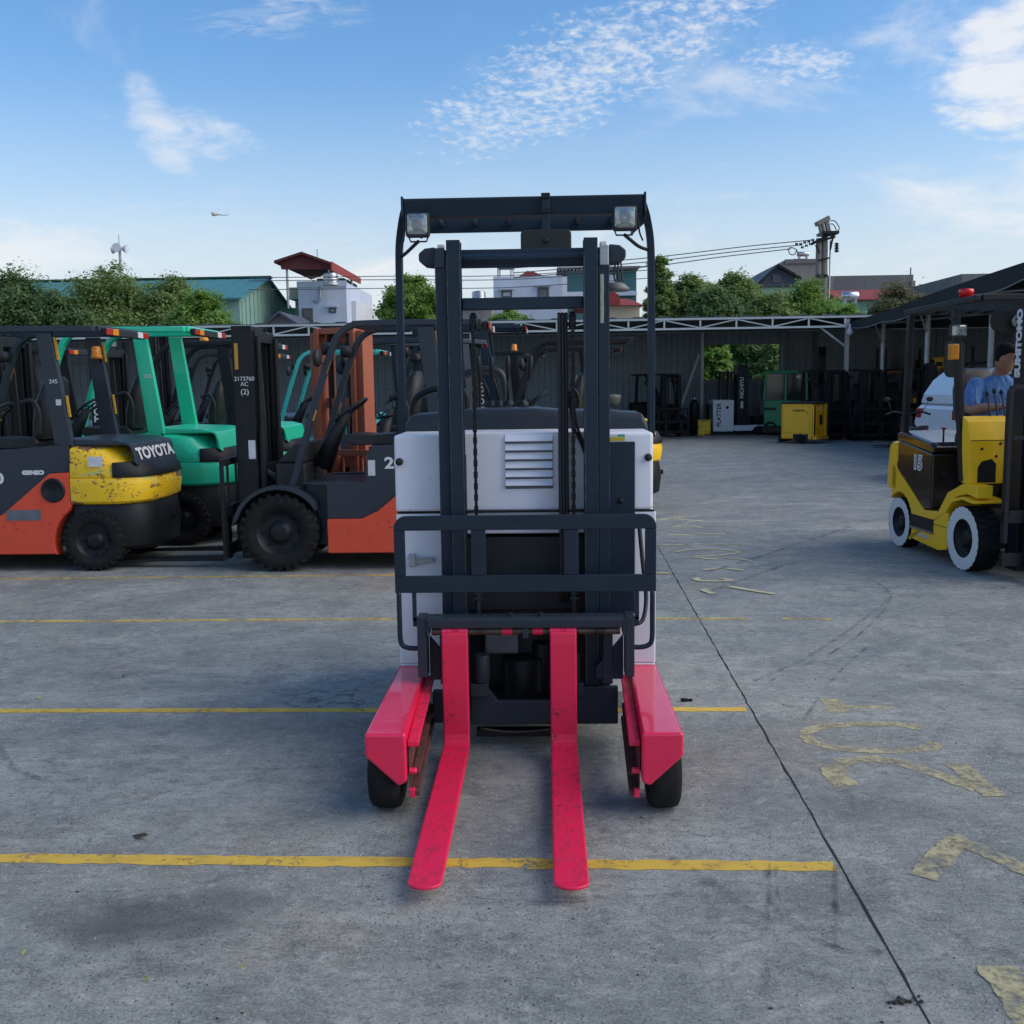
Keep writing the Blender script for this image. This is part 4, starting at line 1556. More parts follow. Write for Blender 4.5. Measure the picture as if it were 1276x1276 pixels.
f5 = forklift('forklift', 'forklift with a rust red mast seen through the roof posts of the navy forklift', (-1.50, 11.15, 0), PI + R(62), RUSTM, TEAL, DKGREY, RUSTM, BLACK, TEAL, RUSTM, RUSTM,
              reflect=False, masttop=2.12, scale=.98, forks=False)
for s in (-1, 1):
    MB().cyl((1.10, s * .12, .2), (1.10, s * .12, 1.35), .05, n=14).cyl((1.10, s * .12, 1.35), (1.10, s * .12, 2.0), .03, n=12).build('front_cylinder', RUSTM, f5)
    MB().box(1.06, 1.14, s * .12 - .07, s * .12 + .07, 1.36, 1.46).build('cylinder_clamp', RUSTM, f5, .01)
f6 = forklift('forklift', 'navy forklift whose flat roof shows between the reach truck masts', (-1.35, 14.3, 0), PI, ORANGE, DKGREY, NAVY, ORANGE, BLACK, DKGREY, beacon=(-.30, .42, 1.80), reflect=False, scale=1.12)
f7 = forklift('forklift', 'teal forklift standing behind the rust red mast', (-3.4, 15.9, 0), PI, TEAL, TEAL, TEAL, TEAL, BLACK, TEAL, masttext='SUMITOMO', lod=1, reflect=False, beacon=(-.5, .3, 2.09))
f8 = forklift('forklift', 'dark forklift with curved black roof seen right of the navy pillar', (.15, 15.9, 0), PI, ORANGE, DKGREY, BLACK, ORANGE, BLACK, DKGREY, masttext='TOYOTA', lod=1, reflect=False)
f9 = forklift('forklift', 'dark forklift half hidden behind the green roof at far left', (-7.1, 13.6, 0), PI, TEAL, DKGREY, BLACK, TEAL, BLACK, DKGREY, masttext='TOYOTA', lod=1, reflect=False)
f10 = forklift('forklift', 'tall black masted forklift behind the green rear posts', (-5.2, 16.6, 0), PI, GREEN, DKGREY, BLACK, GREEN, BLACK, DKGREY, BLACK, masttext='SUMITOMO', lod=1, reflect=False, masttop=2.5)
f11 = forklift('forklift', 'dark forklift deep in the row, roof low above the rust red mast', (-1.0, 17.7, 0), PI, ORANGE, DKGREY, BLACK, ORANGE, BLACK, DKGREY, lod=1, reflect=False, masttop=2.4, beacon=(-.5, .3, 2.09))
YEL = paint('yellow_enamel', (.95, .55, .004), .45, .08, .3, (.10, .06, .03), coat=.15)
f12 = forklift('forklift', 'yellow forklift whose rounded rear peeks out right of the reach truck', (.15, 12.95, 0), PI, YEL, BLACK, BLACK, YEL, BLACK, YEL, reflect=False, lod=1, lights=False)
# ------------------------------------------------------------------ yellow electric forklift with driver, right
ELEC_LOC, ELEC_RZ = (3.85, 8.937, 0), R(-85.1)
elec = thing('electric_forklift', 'yellow and black electric forklift with white walled tyres and a driver', 'forklift', ELEC_LOC, ELEC_RZ)
EL = elec
GLOSSB = paint('gloss_black', (.007, .007, .008), .25, .15, coat=.25)
for s in (-1, 1):
    wheel(EL, .62, s * .455, .262, .19, s, wallmat=WHITEWALL)
    wheel(EL, -.62, s * .46, .23, .14, s, wallmat=WHITEWALL)
    m = MB()
    ar = [(-.62 + .27 * math.cos(R(a)), .24 + .27 * math.sin(R(a))) for a in range(150, -31, -15)]
    m.prism([(-.80, .76), (-.80, .40), (-.87, .40)][:1] + [(-.80, .46)] + ar[1:] + [(-.40, .12), (.16, .09), (.32, .12), (.34, .46), (.44, .58), (.62, .62), (.78, .60), (.78, .70), (.56, .70), (.30, .60), (.14, .42), (-.13, .40), (-.76, .75)],
            'y', s * .40, s * .53)
    m.build('side_frame', YEL, EL, .006)
    m = MB()
    m.box(-.37, .07, s * .531, s * .5335, .235, .34)
    st_ = m.build('step_recess', BLACK, EL, 0)
    m = MB()
    m.box(-.36, .07, s * .5302, s * .545, .215, .2345)
    m.build('step_plate', STEEL, EL, .002)
    fe = MB()
    fe.prism([(.33, .45), (.44, .56), (.62, .60), (.80, .58), (.80, .56), (.62, .575), (.45, .535), (.345, .43)], 'y', s * .30, s * .57)
    fe.build('front_fender', YEL, EL, .006)
m = MB()
m.box(-.78, .40, -.399, .399, .13, .41)
m.build('chassis', BLACK, EL, .01)
# counterweight and battery box
m = MB()
m.loft([[(-.70, -.53, z), (xr + .12, -.53, z), (xr + .03, -.47, z), (xr, -.35, z), (xr, .35, z), (xr + .03, .47, z), (xr + .12, .53, z), (-.70, .53, z)] for z, xr in ((.52, -.99), (.56, -1.02), (.70, -1.02), (.92, -.98), (.96, -.92))])
m.build('counterweight', YEL, EL, .01)
MB().box(-.97, -.40, -.37, .37, .16, .5195).build('counterweight_base', YEL, EL, .02)
m = MB()
m.prism([(-.695, .80), (-.76, .755), (-.13, .405), (.0, .425), (.0, .90), (-.66, .985), (-.695, .985)], 'y', -.528, .528)
m.build('battery_box', GLOSSB, EL, .015)
m = MB()
m.loft([[(x, y, z + dz) for x, z in ((-.70, .99), (.02, .905))] + [(x, y, z + dz) for x, z in ((.02, .95), (-.05, .985), (-.62, 1.06), (-.70, 1.04))] for y, dz in ((-.535, 0), (-.50, .012), (.50, .012), (.535, 0))], smooth=False)
m.build('battery_lid', GLOSSB, EL, .010, 3)
m = MB()
m.tube([(-.12, -.38, 1.0), (-.12, -.38, 1.10)], .008, 8)
m.cur = 1
m.sphere((-.12, -.38, 1.11), .022, 10, 6, (1, 1, .6))
m.build('lid_latch', [BLACK, REDL], EL)
for sx_, mt_ in ((0, LETTER), (.003, GLOSSB)):
    pass
text('15', .17, LETTER, EL, plane_M((-.28, -.5295, .80), (1, 0, 0), (0, 0, 1)), bold=.012, sx=1.1)
text('15', .17, GLOSSB, EL, plane_M((-.28, -.5305, .80), (1, 0, 0), (0, 0, 1)), bold=-.004, sx=1.1)
text('SUMITOMO', .04, PAPER, EL, plane_M((-.12, -.5315, .17), (1, 0, 0), (0, 0, 1)), bold=.002)
# floor and dash
m = MB()
m.box(.0, .60, -.50, .50, .40, .425)
m.build('floor_plate', BLACK, EL)
m = MB()
m.prism([(.50, .70), (.62, .70), (.62, 1.05), (.56, 1.20), (.48, 1.24), (.48, 1.10)], 'y', -.52, .52)
dash = m.build('dash_panel', YEL, EL, .007)
m = MB()
m.loft([[(.6215 + d, -.37 + a * k, .80 + c_ * k) for a, c_ in ((-.08, -.09), (.07, -.09), (.07, .06), (.03, .10), (-.05, .08), (-.08, .03))] for d, k in ((0, 1), (.004, .98))], smooth=False)
m.build('service_opening', BLACK, dash)
m = MB()
for p in ((.6, -.30, .92), (.6, -.42, .98), (.6, -.27, 1.02)):
    m.lathe([(0, .026), (.01, .026), (.013, .02)], p, 'x', 8)
m.build('dash_bolts', BLACK, dash)
MB().box(.6203, .6212, -.515, .515, 1.045, 1.0505).build('panel_seam', BLACK, dash)
MB().box(.6203, .6212, -.175, -.170, .72, 1.04).build('panel_seam', BLACK, dash)
MB().box(.05, .30, -.5315, -.5305, .30, .305).build('panel_seam', BLACK, EL)
seat(EL, -.03, .99)
# overhead guard
for s in (-1, 1):
    m = MB()
    m.tube([(.50, s * .50, .71), (.40, s * .505, 1.3), (.27, s * .51, 2.10)], 0, rect=(.07, .05))
    m.build('front_pillar', BLACK, EL, .006)
    m = MB()
    m.tube([(-.63, s * .50, .80), (-.57, s * .505, 2.10)], 0, rect=(.07, .05))
    m.build('rear_pillar', BLACK, EL, .006)
    m = MB()
    m.bar((-.66, s * .50, 2.135), (.62, s * .50, 2.165), .06, .05)
    m.build('roof_rail', BLACK, EL, .008)
    l_ = MB()
    l_.loft([[(.40 + d, s * .57 + a * k, 1.92 + c_ * k) for a, c_ in rrect(-.065, .065, -.05, .05, .012, 3)] for d, k in ((.0, .6), (.03, 1), (.07, 1))], smooth=False)
    hl_ = l_.build('headlamp', BLACKP, EL, .003)
    l_ = MB()
    l_.loft([[(.071 + .40 + d, s * .57 + a * k, 1.92 + c_ * k) for a, c_ in rrect(-.058, .058, -.043, .043, .01, 3)] for d, k in ((0, 1), (.006, .8))], smooth=False)
    l_.build('lens', GLASSL, hl_)
    l_ = MB()
    l_.box(.34, .42, s * .535, s * .60, 1.69, 1.82)
    l_.build('turn_signal', AMBER, EL, .012)
    l_ = MB()
    l_.tube(bez([(.31, s * .53, 2.02), (.33, s * .58, 2.02), (.40, s * .60, 2.01), (.44, s * .58, 2.0)], 5), .006, 6)
    l_.build('lamp_guard', BLACK, EL)
for x, z in ((-.66, 2.135), (.60, 2.165)):
    m = MB()
    m.box(x - .03, x + .03, -.469, .469, z - .02, z + .03)
    m.build('roof_beam', BLACK, EL, .006)
for k in range(6):
    y = -.375 + k * .15
    m = MB()
    m.bar((-.65, y, 2.138), (.60, y, 2.168), .02, .034)
    m.build('roof_bar', BLACK, EL)
m = MB()
m.lathe([(0, .075), (.055, .07), (.06, .05), (.05, .0), (.0, 0)], (.30, -.44, 2.19), 'z', 20)
m.build('beacon', plain('red_beacon', (.75, .012, .01), .2), EL)
m = MB()
m.loft([[(.50 + d, .02 + a, 1.99 + c_) for a, c_ in rrect(-.36, .36, -.085, .085, .08, 6)] for d in (0, .02)], smooth=False)
m.build('light_panel', BLACK, EL, .004)
m = MB()
m.lathe([(.055, .0), (.055, .03), (.04, .032), (.0, .012)], (.52, -.12, 1.99), 'x', 20)
m.build('round_lamp', GLASSL, EL)
m = MB()
m.loft([[(.37 + d, -.60 + a, 1.5 + c_) for a, c_ in rrect(-.10, .06, 0, .36, .05, 4)] for d in (0, .02)] if False else [[(.05 + d, -.46 + a, 1.55 + c_) for a, c_ in rrect(-.02, .14, .0, .30, .05, 4)] for d in (0, .03)], smooth=False)
m.build('mirror', BLACKP, EL, .004)
# steering and levers
m = MB()
m.tube([(.50, .12, 1.05), (.36, .12, 1.28)], [.06, .03], 10)
m.build('steering_column', BLACKP, EL)
m = MB()
c_ = Vector((.33, .12, 1.30))
u_, v_ = Vector((.78, 0, .5)).normalized(), Vector((0, 1, 0))
m.tube([c_ + u_ * .16 * math.cos(2 * PI * i / 24) + v_ * .16 * math.sin(2 * PI * i / 24) for i in range(24)], .014, 8, True)
m.build('steering_wheel', BLACKP, EL)
m = MB()
for k, (y, top) in enumerate(((-.30, 1.40), (-.24, 1.42), (-.18, 1.41))):
    m.tube(bez([(.52, y, 1.15), (.46, y + .01, 1.30), (.40, y + .02, top)], 4), .007, 6)
    m.sphere((.395, y + .02, top + .015), .017, 10, 8, (1, 1, 1.4))
m.build('hydraulic_levers', BLACKP, EL)
mast(EL, .86, 2.12, .288, BLACK, z0=.06, forks=True, forklen=1.0, rest=False)
text('SUMITOMO', .098, LETTER, EL, plane_M((.918, -.3248, 1.80), (0, 0, 1), (-1, 0, 0)), bold=.006, sx=1.0)
for s in (-1, 1):
    m = MB()
    m.box(1.062, 1.078, s * .30, s * .19, .12, 2.14)
    m.build('mast_face', BLACK, EL, .004)
m = MB()
for s in (-1, 1):
    m.tube(bez([(1.12, s * .485, .30), (1.12, s * .485, .9), (1.12, s * .485, 1.38), (1.12, s * .47, 1.45), (1.12, s * .42, 1.475), (1.12, .0, 1.475)], 5), 0, rect=(.05, .03))
for k in range(5):
    m.box(1.105, 1.135, -.32 + k * .16 - .012, -.32 + k * .16 + .012, .55, 1.46)
m.box(1.10, 1.14, -.46, .46, .50, .55).box(1.105, 1.135, -.46, .46, 1.08, 1.11)
m.build('load_backrest', BLACK, EL, .004)
m = MB()
m.box(1.0782, 1.0795, -.295, -.265, .95, 1.12)
m.build('paper_sticker', PAPER, EL)

# ------------------------------------------------------------------ driver
SKIN = plain('skin', (.36, .18, .115), .5, 0, .18, 12)
HAIR = plain('black_hair', (.005, .005, .006), .7, 0, .4, 90, .2)
b = NB('blue_jersey')
n_ = b.noise(7, 5, .6)
b.set(color=b.mix(b.rng(n_, .35, .65), (.075, .175, .40), (.10, .22, .48)), rough=.85, normal=b.bump(b.noise(7, 3, .5, b.scaled((1, 1.6, .7)), .8), .9, .06))
JERSEY = b.m
TROUSERS = plain('navy_trousers', (.016, .022, .04), .85, 0, .3, 10)


def skin_mesh(verts, edges, sub=2):
    """grow a limb surface over a skeleton; returns an evaluated mesh"""
    me = bpy.data.meshes.new('sk')
    me.from_pydata([v[:3] for v in verts], edges, [])
    o = bpy.data.objects.new('sk', me)
    COL.objects.link(o)
    md = o.modifiers.new('s', 'SKIN')
    md.use_smooth_shade = True
    for i, v in enumerate(verts):
        r = v[3]
        me.skin_vertices[0].data[i].radius = r if isinstance(r, tuple) else (r, r)
    me.skin_vertices[0].data[0].use_root = True
    sb = o.modifiers.new('d', 'SUBSURF')
    sb.levels = sub
    dg = bpy.context.evaluated_depsgraph_get()
    res = bpy.data.meshes.new_from_object(o.evaluated_get(dg))
    bpy.data.objects.remove(o)
    return res


def fuse(name, meshes, mat, parent, voxel, smooth=True):
    """join closed surfaces into one continuous mesh"""
    bm = bmesh.new()
    for me in meshes:
        bm.from_mesh(me)
    me = bpy.data.meshes.new(name)
    bm.to_mesh(me)
    bm.free()
    o = bpy.data.objects.new('f', me)
    COL.objects.link(o)
    r = o.modifiers.new('r', 'REMESH')
    r.mode = 'VOXEL'
    r.voxel_size = voxel
    r.use_smooth_shade = True
    s_ = o.modifiers.new('sm', 'SMOOTH')
    s_.factor = .5
    s_.iterations = 3
    dg = bpy.context.evaluated_depsgraph_get()
    res = bpy.data.meshes.new_from_object(o.evaluated_get(dg))
    bpy.data.objects.remove(o)
    res.name = name
    res.materials.clear()
    res.materials.append(mat)
    o = bpy.data.objects.new(name, res)
    COL.objects.link(o)
    if parent is not None:
        o.parent = parent
    return o


def mb_mesh(m):
    me = bpy.data.meshes.new('x')
    me.from_pydata(m.v, [], m.f)
    bm = bmesh.new()
    bm.from_mesh(me)
    bmesh.ops.remove_doubles(bm, verts=bm.verts, dist=.0001)
    bmesh.ops.holes_fill(bm, edges=bm.edges)
    bmesh.ops.recalc_face_normals(bm, faces=bm.faces)
    bm.to_mesh(me)
    bm.free()
    return me


driver = thing('person', 'man in a blue t-shirt seated in the yellow forklift, looking down', 'person', ELEC_LOC, ELEC_RZ)
J = dict(pel=(-.10, .04, 1.13), bel=(-.11, .04, 1.24), chest=(-.09, .045, 1.38), top=(-.08, .05, 1.49), nk=(-.055, .055, 1.56), hd=(-.02, .068, 1.62),
         rs=(-.08, -.125, 1.475), re=(.0, -.215, 1.275), rw=(.225, -.075, 1.30), ls=(-.08, .22, 1.475), le=(.03, .30, 1.27), lw=(.25, .20, 1.30),
         rh=(-.05, -.06, 1.09), rk=(.36, -.10, 1.08), ra=(.44, -.09, .66), rt=(.56, -.09, .61), lh=(-.05, .14, 1.09), lk=(.36, .20, 1.08), la=(.44, .19, .66), lt=(.56, .19, .61))


def hand(wr, d, side):
    """palm, four unequal curled fingers, thumb"""
    w = Vector(wr)
    d = Vector(d).normalized()
    up = Vector((0, 0, 1))
    lat = d.cross(up).normalized()
    ms_ = [skin_mesh([(*w, .026), (*(w + d * .045), (.036, .020)), (*(w + d * .085), (.038, .018))], [(0, 1), (1, 2)])]
    base = w + d * .085
    for k, L in enumerate((.040, .045, .042, .033)):
        o_ = base + lat * ((k - 1.5) * .018)
        p1 = o_ + d * L * .9 - up * .006
        p2 = p1 + d * L * .35 - up * L * .65
        p3 = p2 - d * L * .35 - up * L * .35
        ms_.append(skin_mesh([(*o_, .010), (*p1, .0092), (*p2, .0085), (*p3, .0075)], [(0, 1), (1, 2), (2, 3)], 1))
    t0 = w + d * .035 - lat * side * .03
    t1 = t0 + d * .03 - lat * side * .018 - up * .012
    t2 = t1 + d * .028 - up * .02
    ms_.append(skin_mesh([(*t0, .013), (*t1, .011), (*t2, .009)], [(0, 1), (1, 2)], 1))
    return ms_


# head turned to his left and bowed
HM = Matrix.Translation((.0, .08, 1.705)) @ Matrix.Rotation(R(48), 4, 'Z') @ Matrix.Rotation(R(22), 4, 'Y')
hm = MB()
secs = []
for z, fx, bx, w, sx_ in ((-.125, .050, -.01, .022, 0), (-.112, .072, -.03, .042, 0), (-.09, .080, -.055, .056, 0), (-.055, .084, -.072, .066, 0), (-.02, .086, -.088, .072, 0), (.02, .084, -.098, .076, 0),
                         (.05, .086, -.102, .077, 0), (.08, .078, -.096, .072, 0), (.105, .058, -.076, .056, 0), (.12, .025, -.04, .03, 0)):
    q = []
    for i in range(20):
        a = 2 * PI * i / 20
        cx, sy = math.cos(a), math.sin(a)
        x = (fx if cx > 0 else -bx) * (abs(cx) ** .85) * (1 if cx > 0 else -1)
        q.append(HM @ Vector((x, w * (abs(sy) ** .85) * (1 if sy > 0 else -1), z)))
    secs.append(q)
hm.loft(secs)
nose = MB()
nose.loft([[HM @ Vector(p) for p in ((.078, -r, z), (.086 + o2, -r * .5, z), (.088 + o2, 0, z), (.086 + o2, r * .5, z), (.078, r, z), (.06, 0, z))] for z, r, o2 in ((-.045, .008, .0), (-.038, .016, .012), (-.025, .014, .018), (.0, .009, .008), (.022, .007, .0))])
ears = []
for s in (-1, 1):
    e_ = MB()
    e_.sphere((0, 0, 0), 1, 10, 8)
    e_.v = [tuple(HM @ Vector((-.005 + p[0] * .018, s * .076 + p[1] * .010, -.01 + p[2] * .032))) for p in e_.v]
    ears.append(mb_mesh(e_))
brow = MB()
for s in (-1, 1):
    e_ = MB()
    e_.sphere((0, 0, 0), 1, 10, 8)
    brow.add([HM @ Vector((.078 + p[0] * .012, s * .03 + p[1] * .026, .028 + p[2] * .010)) for p in e_.v], e_.f, True)
lips = MB()
e_ = MB()
e_.sphere((0, 0, 0), 1, 10, 8)
lips.add([HM @ Vector((.080 + p[0] * .010, p[1] * .024, -.066 + p[2] * .009)) for p in e_.v], e_.f, True)


def limb(pts, rad, n=14, k=6):
    """tapered limb through joints, rounded ends, as a closed mesh"""
    P = bez(pts, k)
    rr = []
    for i in range(len(pts) - 1):
        for j in range(k):
            t = j / k
            t = t * t * (3 - 2 * t)
            rr.append(rad[i] * (1 - t) + rad[i + 1] * t)
    rr.append(rad[-1])
    m_ = MB()
    m_.tube(P, rr, n)
    a_ = mb_mesh(m_)
    out = [a_]
    for p, r in ((P[0], rad[0]), (P[-1], rad[-1])):
        q = MB()
        q.sphere(p, r * .98, 12, 8)
        out.append(mb_mesh(q))
    return out


def torso(rows):
    m_ = MB()
    secs = []
    for x, y, z, hx, hy in rows:
        secs.append([(x + hx * math.copysign(abs(math.cos(a)) ** .8, math.cos(a)), y + hy * math.copysign(abs(math.sin(a)) ** .8, math.sin(a)), z) for a in [2 * PI * i / 24 for i in range(24)]])
    m_.loft(secs)
    return [mb_mesh(m_)]


def rows(g_):
    return [(-.10, .045, 1.02, .10 + g_, .16 + g_), (-.10, .045, 1.12, .115 + g_, .165 + g_), (-.105, .045, 1.22, .112 + g_, .155 + g_), (-.10, .045, 1.32, .115 + g_, .165 + g_), (-.09, .047, 1.41, .112 + g_, .178 + g_),
            (-.082, .048, 1.47, .095 + g_, .172 + g_), (-.072, .05, 1.51, .078 + g_, .125 + g_), (-.062, .053, 1.545, .062 + g_, .08 + g_), (-.055, .056, 1.562, .05 + g_, .06 + g_)]


rsl = [J['rs'], tuple(Vector(J['rs']).lerp(Vector(J['re']), .5) + Vector((0, -.012, .0))), J['re'], tuple(Vector(J['re']).lerp(Vector(J['rw']), .4)), J['rw']]
lsl = [J['ls'], tuple(Vector(J['ls']).lerp(Vector(J['le']), .5) + Vector((0, .012, .0))), J['le'], tuple(Vector(J['le']).lerp(Vector(J['lw']), .4)), J['lw']]
parts = torso(rows(0)) + [mb_mesh(hm), mb_mesh(nose), mb_mesh(brow), mb_mesh(lips)] + ears
parts += limb([J['nk'], (-.04, .062, 1.60), J['hd'], (-.01, .075, 1.68)], [.062, .056, .055, .05])
parts += limb(rsl, [.058, .05, .041, .043, .027]) + limb(lsl, [.058, .05, .041, .043, .027])
for q in 'rl':
    parts += limb([J[q + 'h'], tuple(Vector(J[q + 'h']).lerp(Vector(J[q + 'k']), .5)), J[q + 'k'], tuple(Vector(J[q + 'k']).lerp(Vector(J[q + 'a']), .4)), J[q + 'a']], [.085, .078, .056, .055, .036])
    parts += limb([J[q + 'a'], J[q + 't']], [.036, .034])
parts += hand(J['rw'], (.9, .35, .05), 1) + hand(J['lw'], (.95, -.15, .05), -1)
fuse('body', parts, SKIN, driver, .0065)
sl = [limb([J[q + 's'], tuple(Vector(J[q + 's']).lerp(Vector(J[q + 'e']), .45) + Vector((0, -.012 if q == 'r' else .012, 0))), tuple(Vector(J[q + 's']).lerp(Vector(J[q + 'e']), .72))], [.078, .072, .066]) for q in 'rl']
fuse('t_shirt', torso(rows(.016)) + sl[0] + sl[1], JERSEY, driver, .0085)
tr = torso([(-.10, .045, 1.0, .125, .175), (-.10, .045, 1.08, .13, .18), (-.10, .045, 1.14, .128, .176)])
for q in 'rl':
    tr += limb([J[q + 'h'], J[q + 'k'], J[q + 'a']], [.102, .074, .055])
fuse('trousers', tr, TROUSERS, driver, .012)
hr = MB()
secs = []
for z, fx, bx, w in ((-.06, -.055, -.070, .050), (-.04, -.02, -.084, .068), (-.01, -.008, -.094, .0745), (.03, .004, -.102, .0785), (.055, .055, -.106, .080), (.072, .085, -.106, .0795), (.09, .080, -.101, .075), (.112, .062, -.082, .060), (.127, .03, -.045, .034), (.131, .0, -.02, .01)):
    q = []
    for i in range(20):
        a = 2 * PI * i / 20
        cx, sy = math.cos(a), math.sin(a)
        x = (fx if cx > 0 else -bx) * (abs(cx) ** .8) * (1 if cx > 0 else -1)
        q.append(HM @ Vector((x, w * (abs(sy) ** .85) * (1 if sy > 0 else -1), z)))
    secs.append(q)
hr.loft(secs)
hr.build('hair', HAIR, driver)
ey = MB()
for s in (-1, 1):
    e_ = MB()
    e_.sphere((0, 0, 0), 1, 8, 6)
    ey.add([HM @ Vector((.083 + p[0] * .006, s * .031 + p[1] * .014, .008 + p[2] * .005)) for p in e_.v], e_.f, True)
    ey.add([HM @ Vector((.087 + p[0] * .006, s * .031 + p[1] * .020, .032 + p[2] * .005)) for p in e_.v], e_.f, True)
ey.build('eyes_and_brows', HAIR, driver)
# ------------------------------------------------------------------ sheds round the yard
SHEET = paint('slate_sheet', (.17, .21, .24), .55, .25, spec=.35, scale=.5)
ROOFU = paint('roof_sheet_dark', (.06, .078, .09), .6, .3, spec=.3, scale=.4)
NET = plain('black_shade_cloth', (.010, .013, .016), .85, 0, .4, 2)
PALE = paint('pale_truss_paint', (.42, .47, .48), .5, .4, spec=.3)
WALL_Y, EAVE_Y = 31.5, 27.0


def sheet_panel(mb, x0, x1, z0, z1, y, pitch=.20, d=.028):
    """trapezoid ribbed sheet facing -Y"""
    n = max(1, round((x1 - x0) / pitch))
    p = (x1 - x0) / n
    pr = []
    for i in range(n):
        a = x0 + i * p
        pr += [(a, 0), (a + p * .45, 0), (a + p * .58, -d), (a + p * .87, -d)]
    pr.append((x1, 0))
    k = len(pr)
    mb.add([(x, y + o, z) for z in (z0, z1) for x, o in pr], [(i, i + 1, k + i + 1, k + i) for i in range(k - 1)])


yard_shed = thing('yard_shed', 'long low dark sheet shed with pale truss across the back of the yard', 'shed', (-6, EAVE_Y, 0))
YS = yard_shed
OX, OY = 6.0, -EAVE_Y


def ys(mb, name, mat, bev=0):
    mb.v = [(v[0] + OX, v[1] + OY, v[2]) for v in mb.v]
    return mb.build(name, mat, YS, bev, fix=False if name in ('wall_sheet',) else True)


a_, b_ = at(876, 430, WALL_Y), at(970, 472, WALL_Y)
hx0, hx1, hz1, hz0 = a_.x, b_.x, a_.z, b_.z
x = -24.0
while x < 21.9:
    x1 = min(x + 1.1, 22)
    segs = [(x, x1, 0, 3.0)]
    if x1 > hx0 and x < hx1:
        segs = [(x, x1, 0, hz0), (x, x1, hz1, 3.0)]
        if x < hx0:
            segs.append((x, hx0, hz0 + .0, hz1))
        if x1 > hx1:
            segs.append((hx1, x1, hz0, hz1))
    for (p, q, r, t) in segs:
        if q - p < .02:
            continue
        mb = MB()
        sheet_panel(mb, p, q, r, t, WALL_Y)
        ys(mb, 'wall_sheet', SHEET)
    x = x1
for z, xa, xb in ((.75, -24, 22), (1.50, -24, hx0 - .05), (1.50, hx0 - .05, hx1 + .05), (1.50, hx1 + .05, 22), (2.25, -24, hx0 - .05), (2.25, hx1 + .05, 22)):
    ys(MB().box(xa, xb - .002, WALL_Y - .09, WALL_Y - .03, z - .03, z + .03), 'purlin', SHEET)
for xx in [-22 + 4.5 * k for k in range(6)] + [hx0 - .09, hx1 + .06, 11.5, 16]:
    ys(MB().box(xx, xx + .09, WALL_Y - .19, WALL_Y - .092, 0, 2.98), 'wall_post', ZINC if abs(xx - hx0) < .2 else SHEET)
mb = MB()
for i in range(66):
    xa = -24 + i * .7
    mb.prism([(xa, 3.17), (xa + .35, 3.17), (xa + .42, 3.20), (xa + .63, 3.20), (xa + .70, 3.17), (xa + .70, 3.155), (xa, 3.155)], 'y', EAVE_Y - .15, WALL_Y + .4)
mb.v = [(v[0], v[1], v[2] - (v[1] - EAVE_Y) * .03) for v in mb.v]
ys(mb, 'roof_sheet', ROOFU)
zt = [at(px, py, EAVE_Y).z for px, py in ((250, 410), (1055, 393))]
zb = [at(px, py, EAVE_Y).z for px, py in ((250, 422), (1055, 405))]
ztop, zbot = sum(zt) / 2, sum(zb) / 2
TX1 = at(1052, 400, EAVE_Y).x
for nm, z in (('top_chord', ztop), ('bottom_chord', zbot)):
    ys(MB().box(-24, TX1 + (.9 if nm == 'top_chord' else 0), EAVE_Y - .21, EAVE_Y - .16, z - .026, z + .026), nm, PALE, .004)
k = 0
xx = TX1 - .03
while xx > -24:
    ys(MB().box(xx - .022, xx + .022, EAVE_Y - .20, EAVE_Y - .165, zbot + .027, ztop - .027), 'truss_upright', PALE)
    p0, p1 = ((xx - .03, zbot + .03), (xx - .89, ztop - .03)) if k % 2 == 0 else ((xx - .03, ztop - .03), (xx - .89, zbot + .03))
    ys(MB().bar((p0[0], EAVE_Y - .182, p0[1]), (p1[0], EAVE_Y - .182, p1[1]), .03, .03), 'truss_diagonal', PALE)
    xx -= .92
    k += 1
for xx in (TX1 + .05, TX1 - 9.6, TX1 - 19.0):
    ys(MB().box(xx - .05, xx + .05, EAVE_Y - .155, EAVE_Y - .055, 0, zbot + .2), 'shed_post', ZINC, .006)
ys(MB().bar((TX1 + .05, EAVE_Y - .1, 2.35), (TX1 - .65, EAVE_Y - .1, zbot), .05, .05), 'knee_brace', ZINC)
# lean pole
lp = thing('leaning_pole', 'pale metal pole leaning against the dark shed wall', 'pole', gr(838, 541) + Vector((0, .2, 0)))
p0, p1 = Vector((0, 0, 0.02)), at(871, 442, WALL_Y - .25) - lp.location
MB().cyl(p0, p1, .045, n=10).build('pole', PALE, lp)

side_shed = thing('side_shed', 'dark shade cloth lean-to shed on thin posts along the right of the yard', 'shed', (8.6, 20, 0))


def ss(mb, name, mat, bev=0):
    mb.v = [(v[0] - 8.6, v[1] - 20, v[2]) for v in mb.v]
    return mb.build(name, mat, side_shed, bev)


# eave of the lean-to: cloth edge with a sagging rope hem
pe = [(1056, 402, 27.2), (1100, 389, 24.2), (1153, 369, 21.6), (1210, 349, 19.2), (1276, 327, 17.0), (1350, 303, 15.0), (1440, 272, 13.2)]
top_e = [at(*p) for p in pe]
hem = [p + Vector((0, 0, -d)) for p, d in zip(top_e, (.12, .22, .25, .27, .27, .27, .27))]
T_, H_ = bez(top_e, 6), []
for i, p in enumerate(T_):
    f = i / 6
    k0 = min(int(f), len(hem) - 2)
    d0 = (top_e[k0] - hem[k0]).z
    d1 = (top_e[k0 + 1] - hem[k0 + 1]).z
    sag = .07 * math.sin(PI * (f - int(f)))
    H_.append(p + Vector((0, 0, -(d0 + (d1 - d0) * (f - k0)) - sag)))
mb = MB()
n = len(T_)
mb.add(T_ + H_, [(i, i + 1, n + i + 1, n + i) for i in range(n - 1)])
ss(mb, 'cloth_valance', NET)
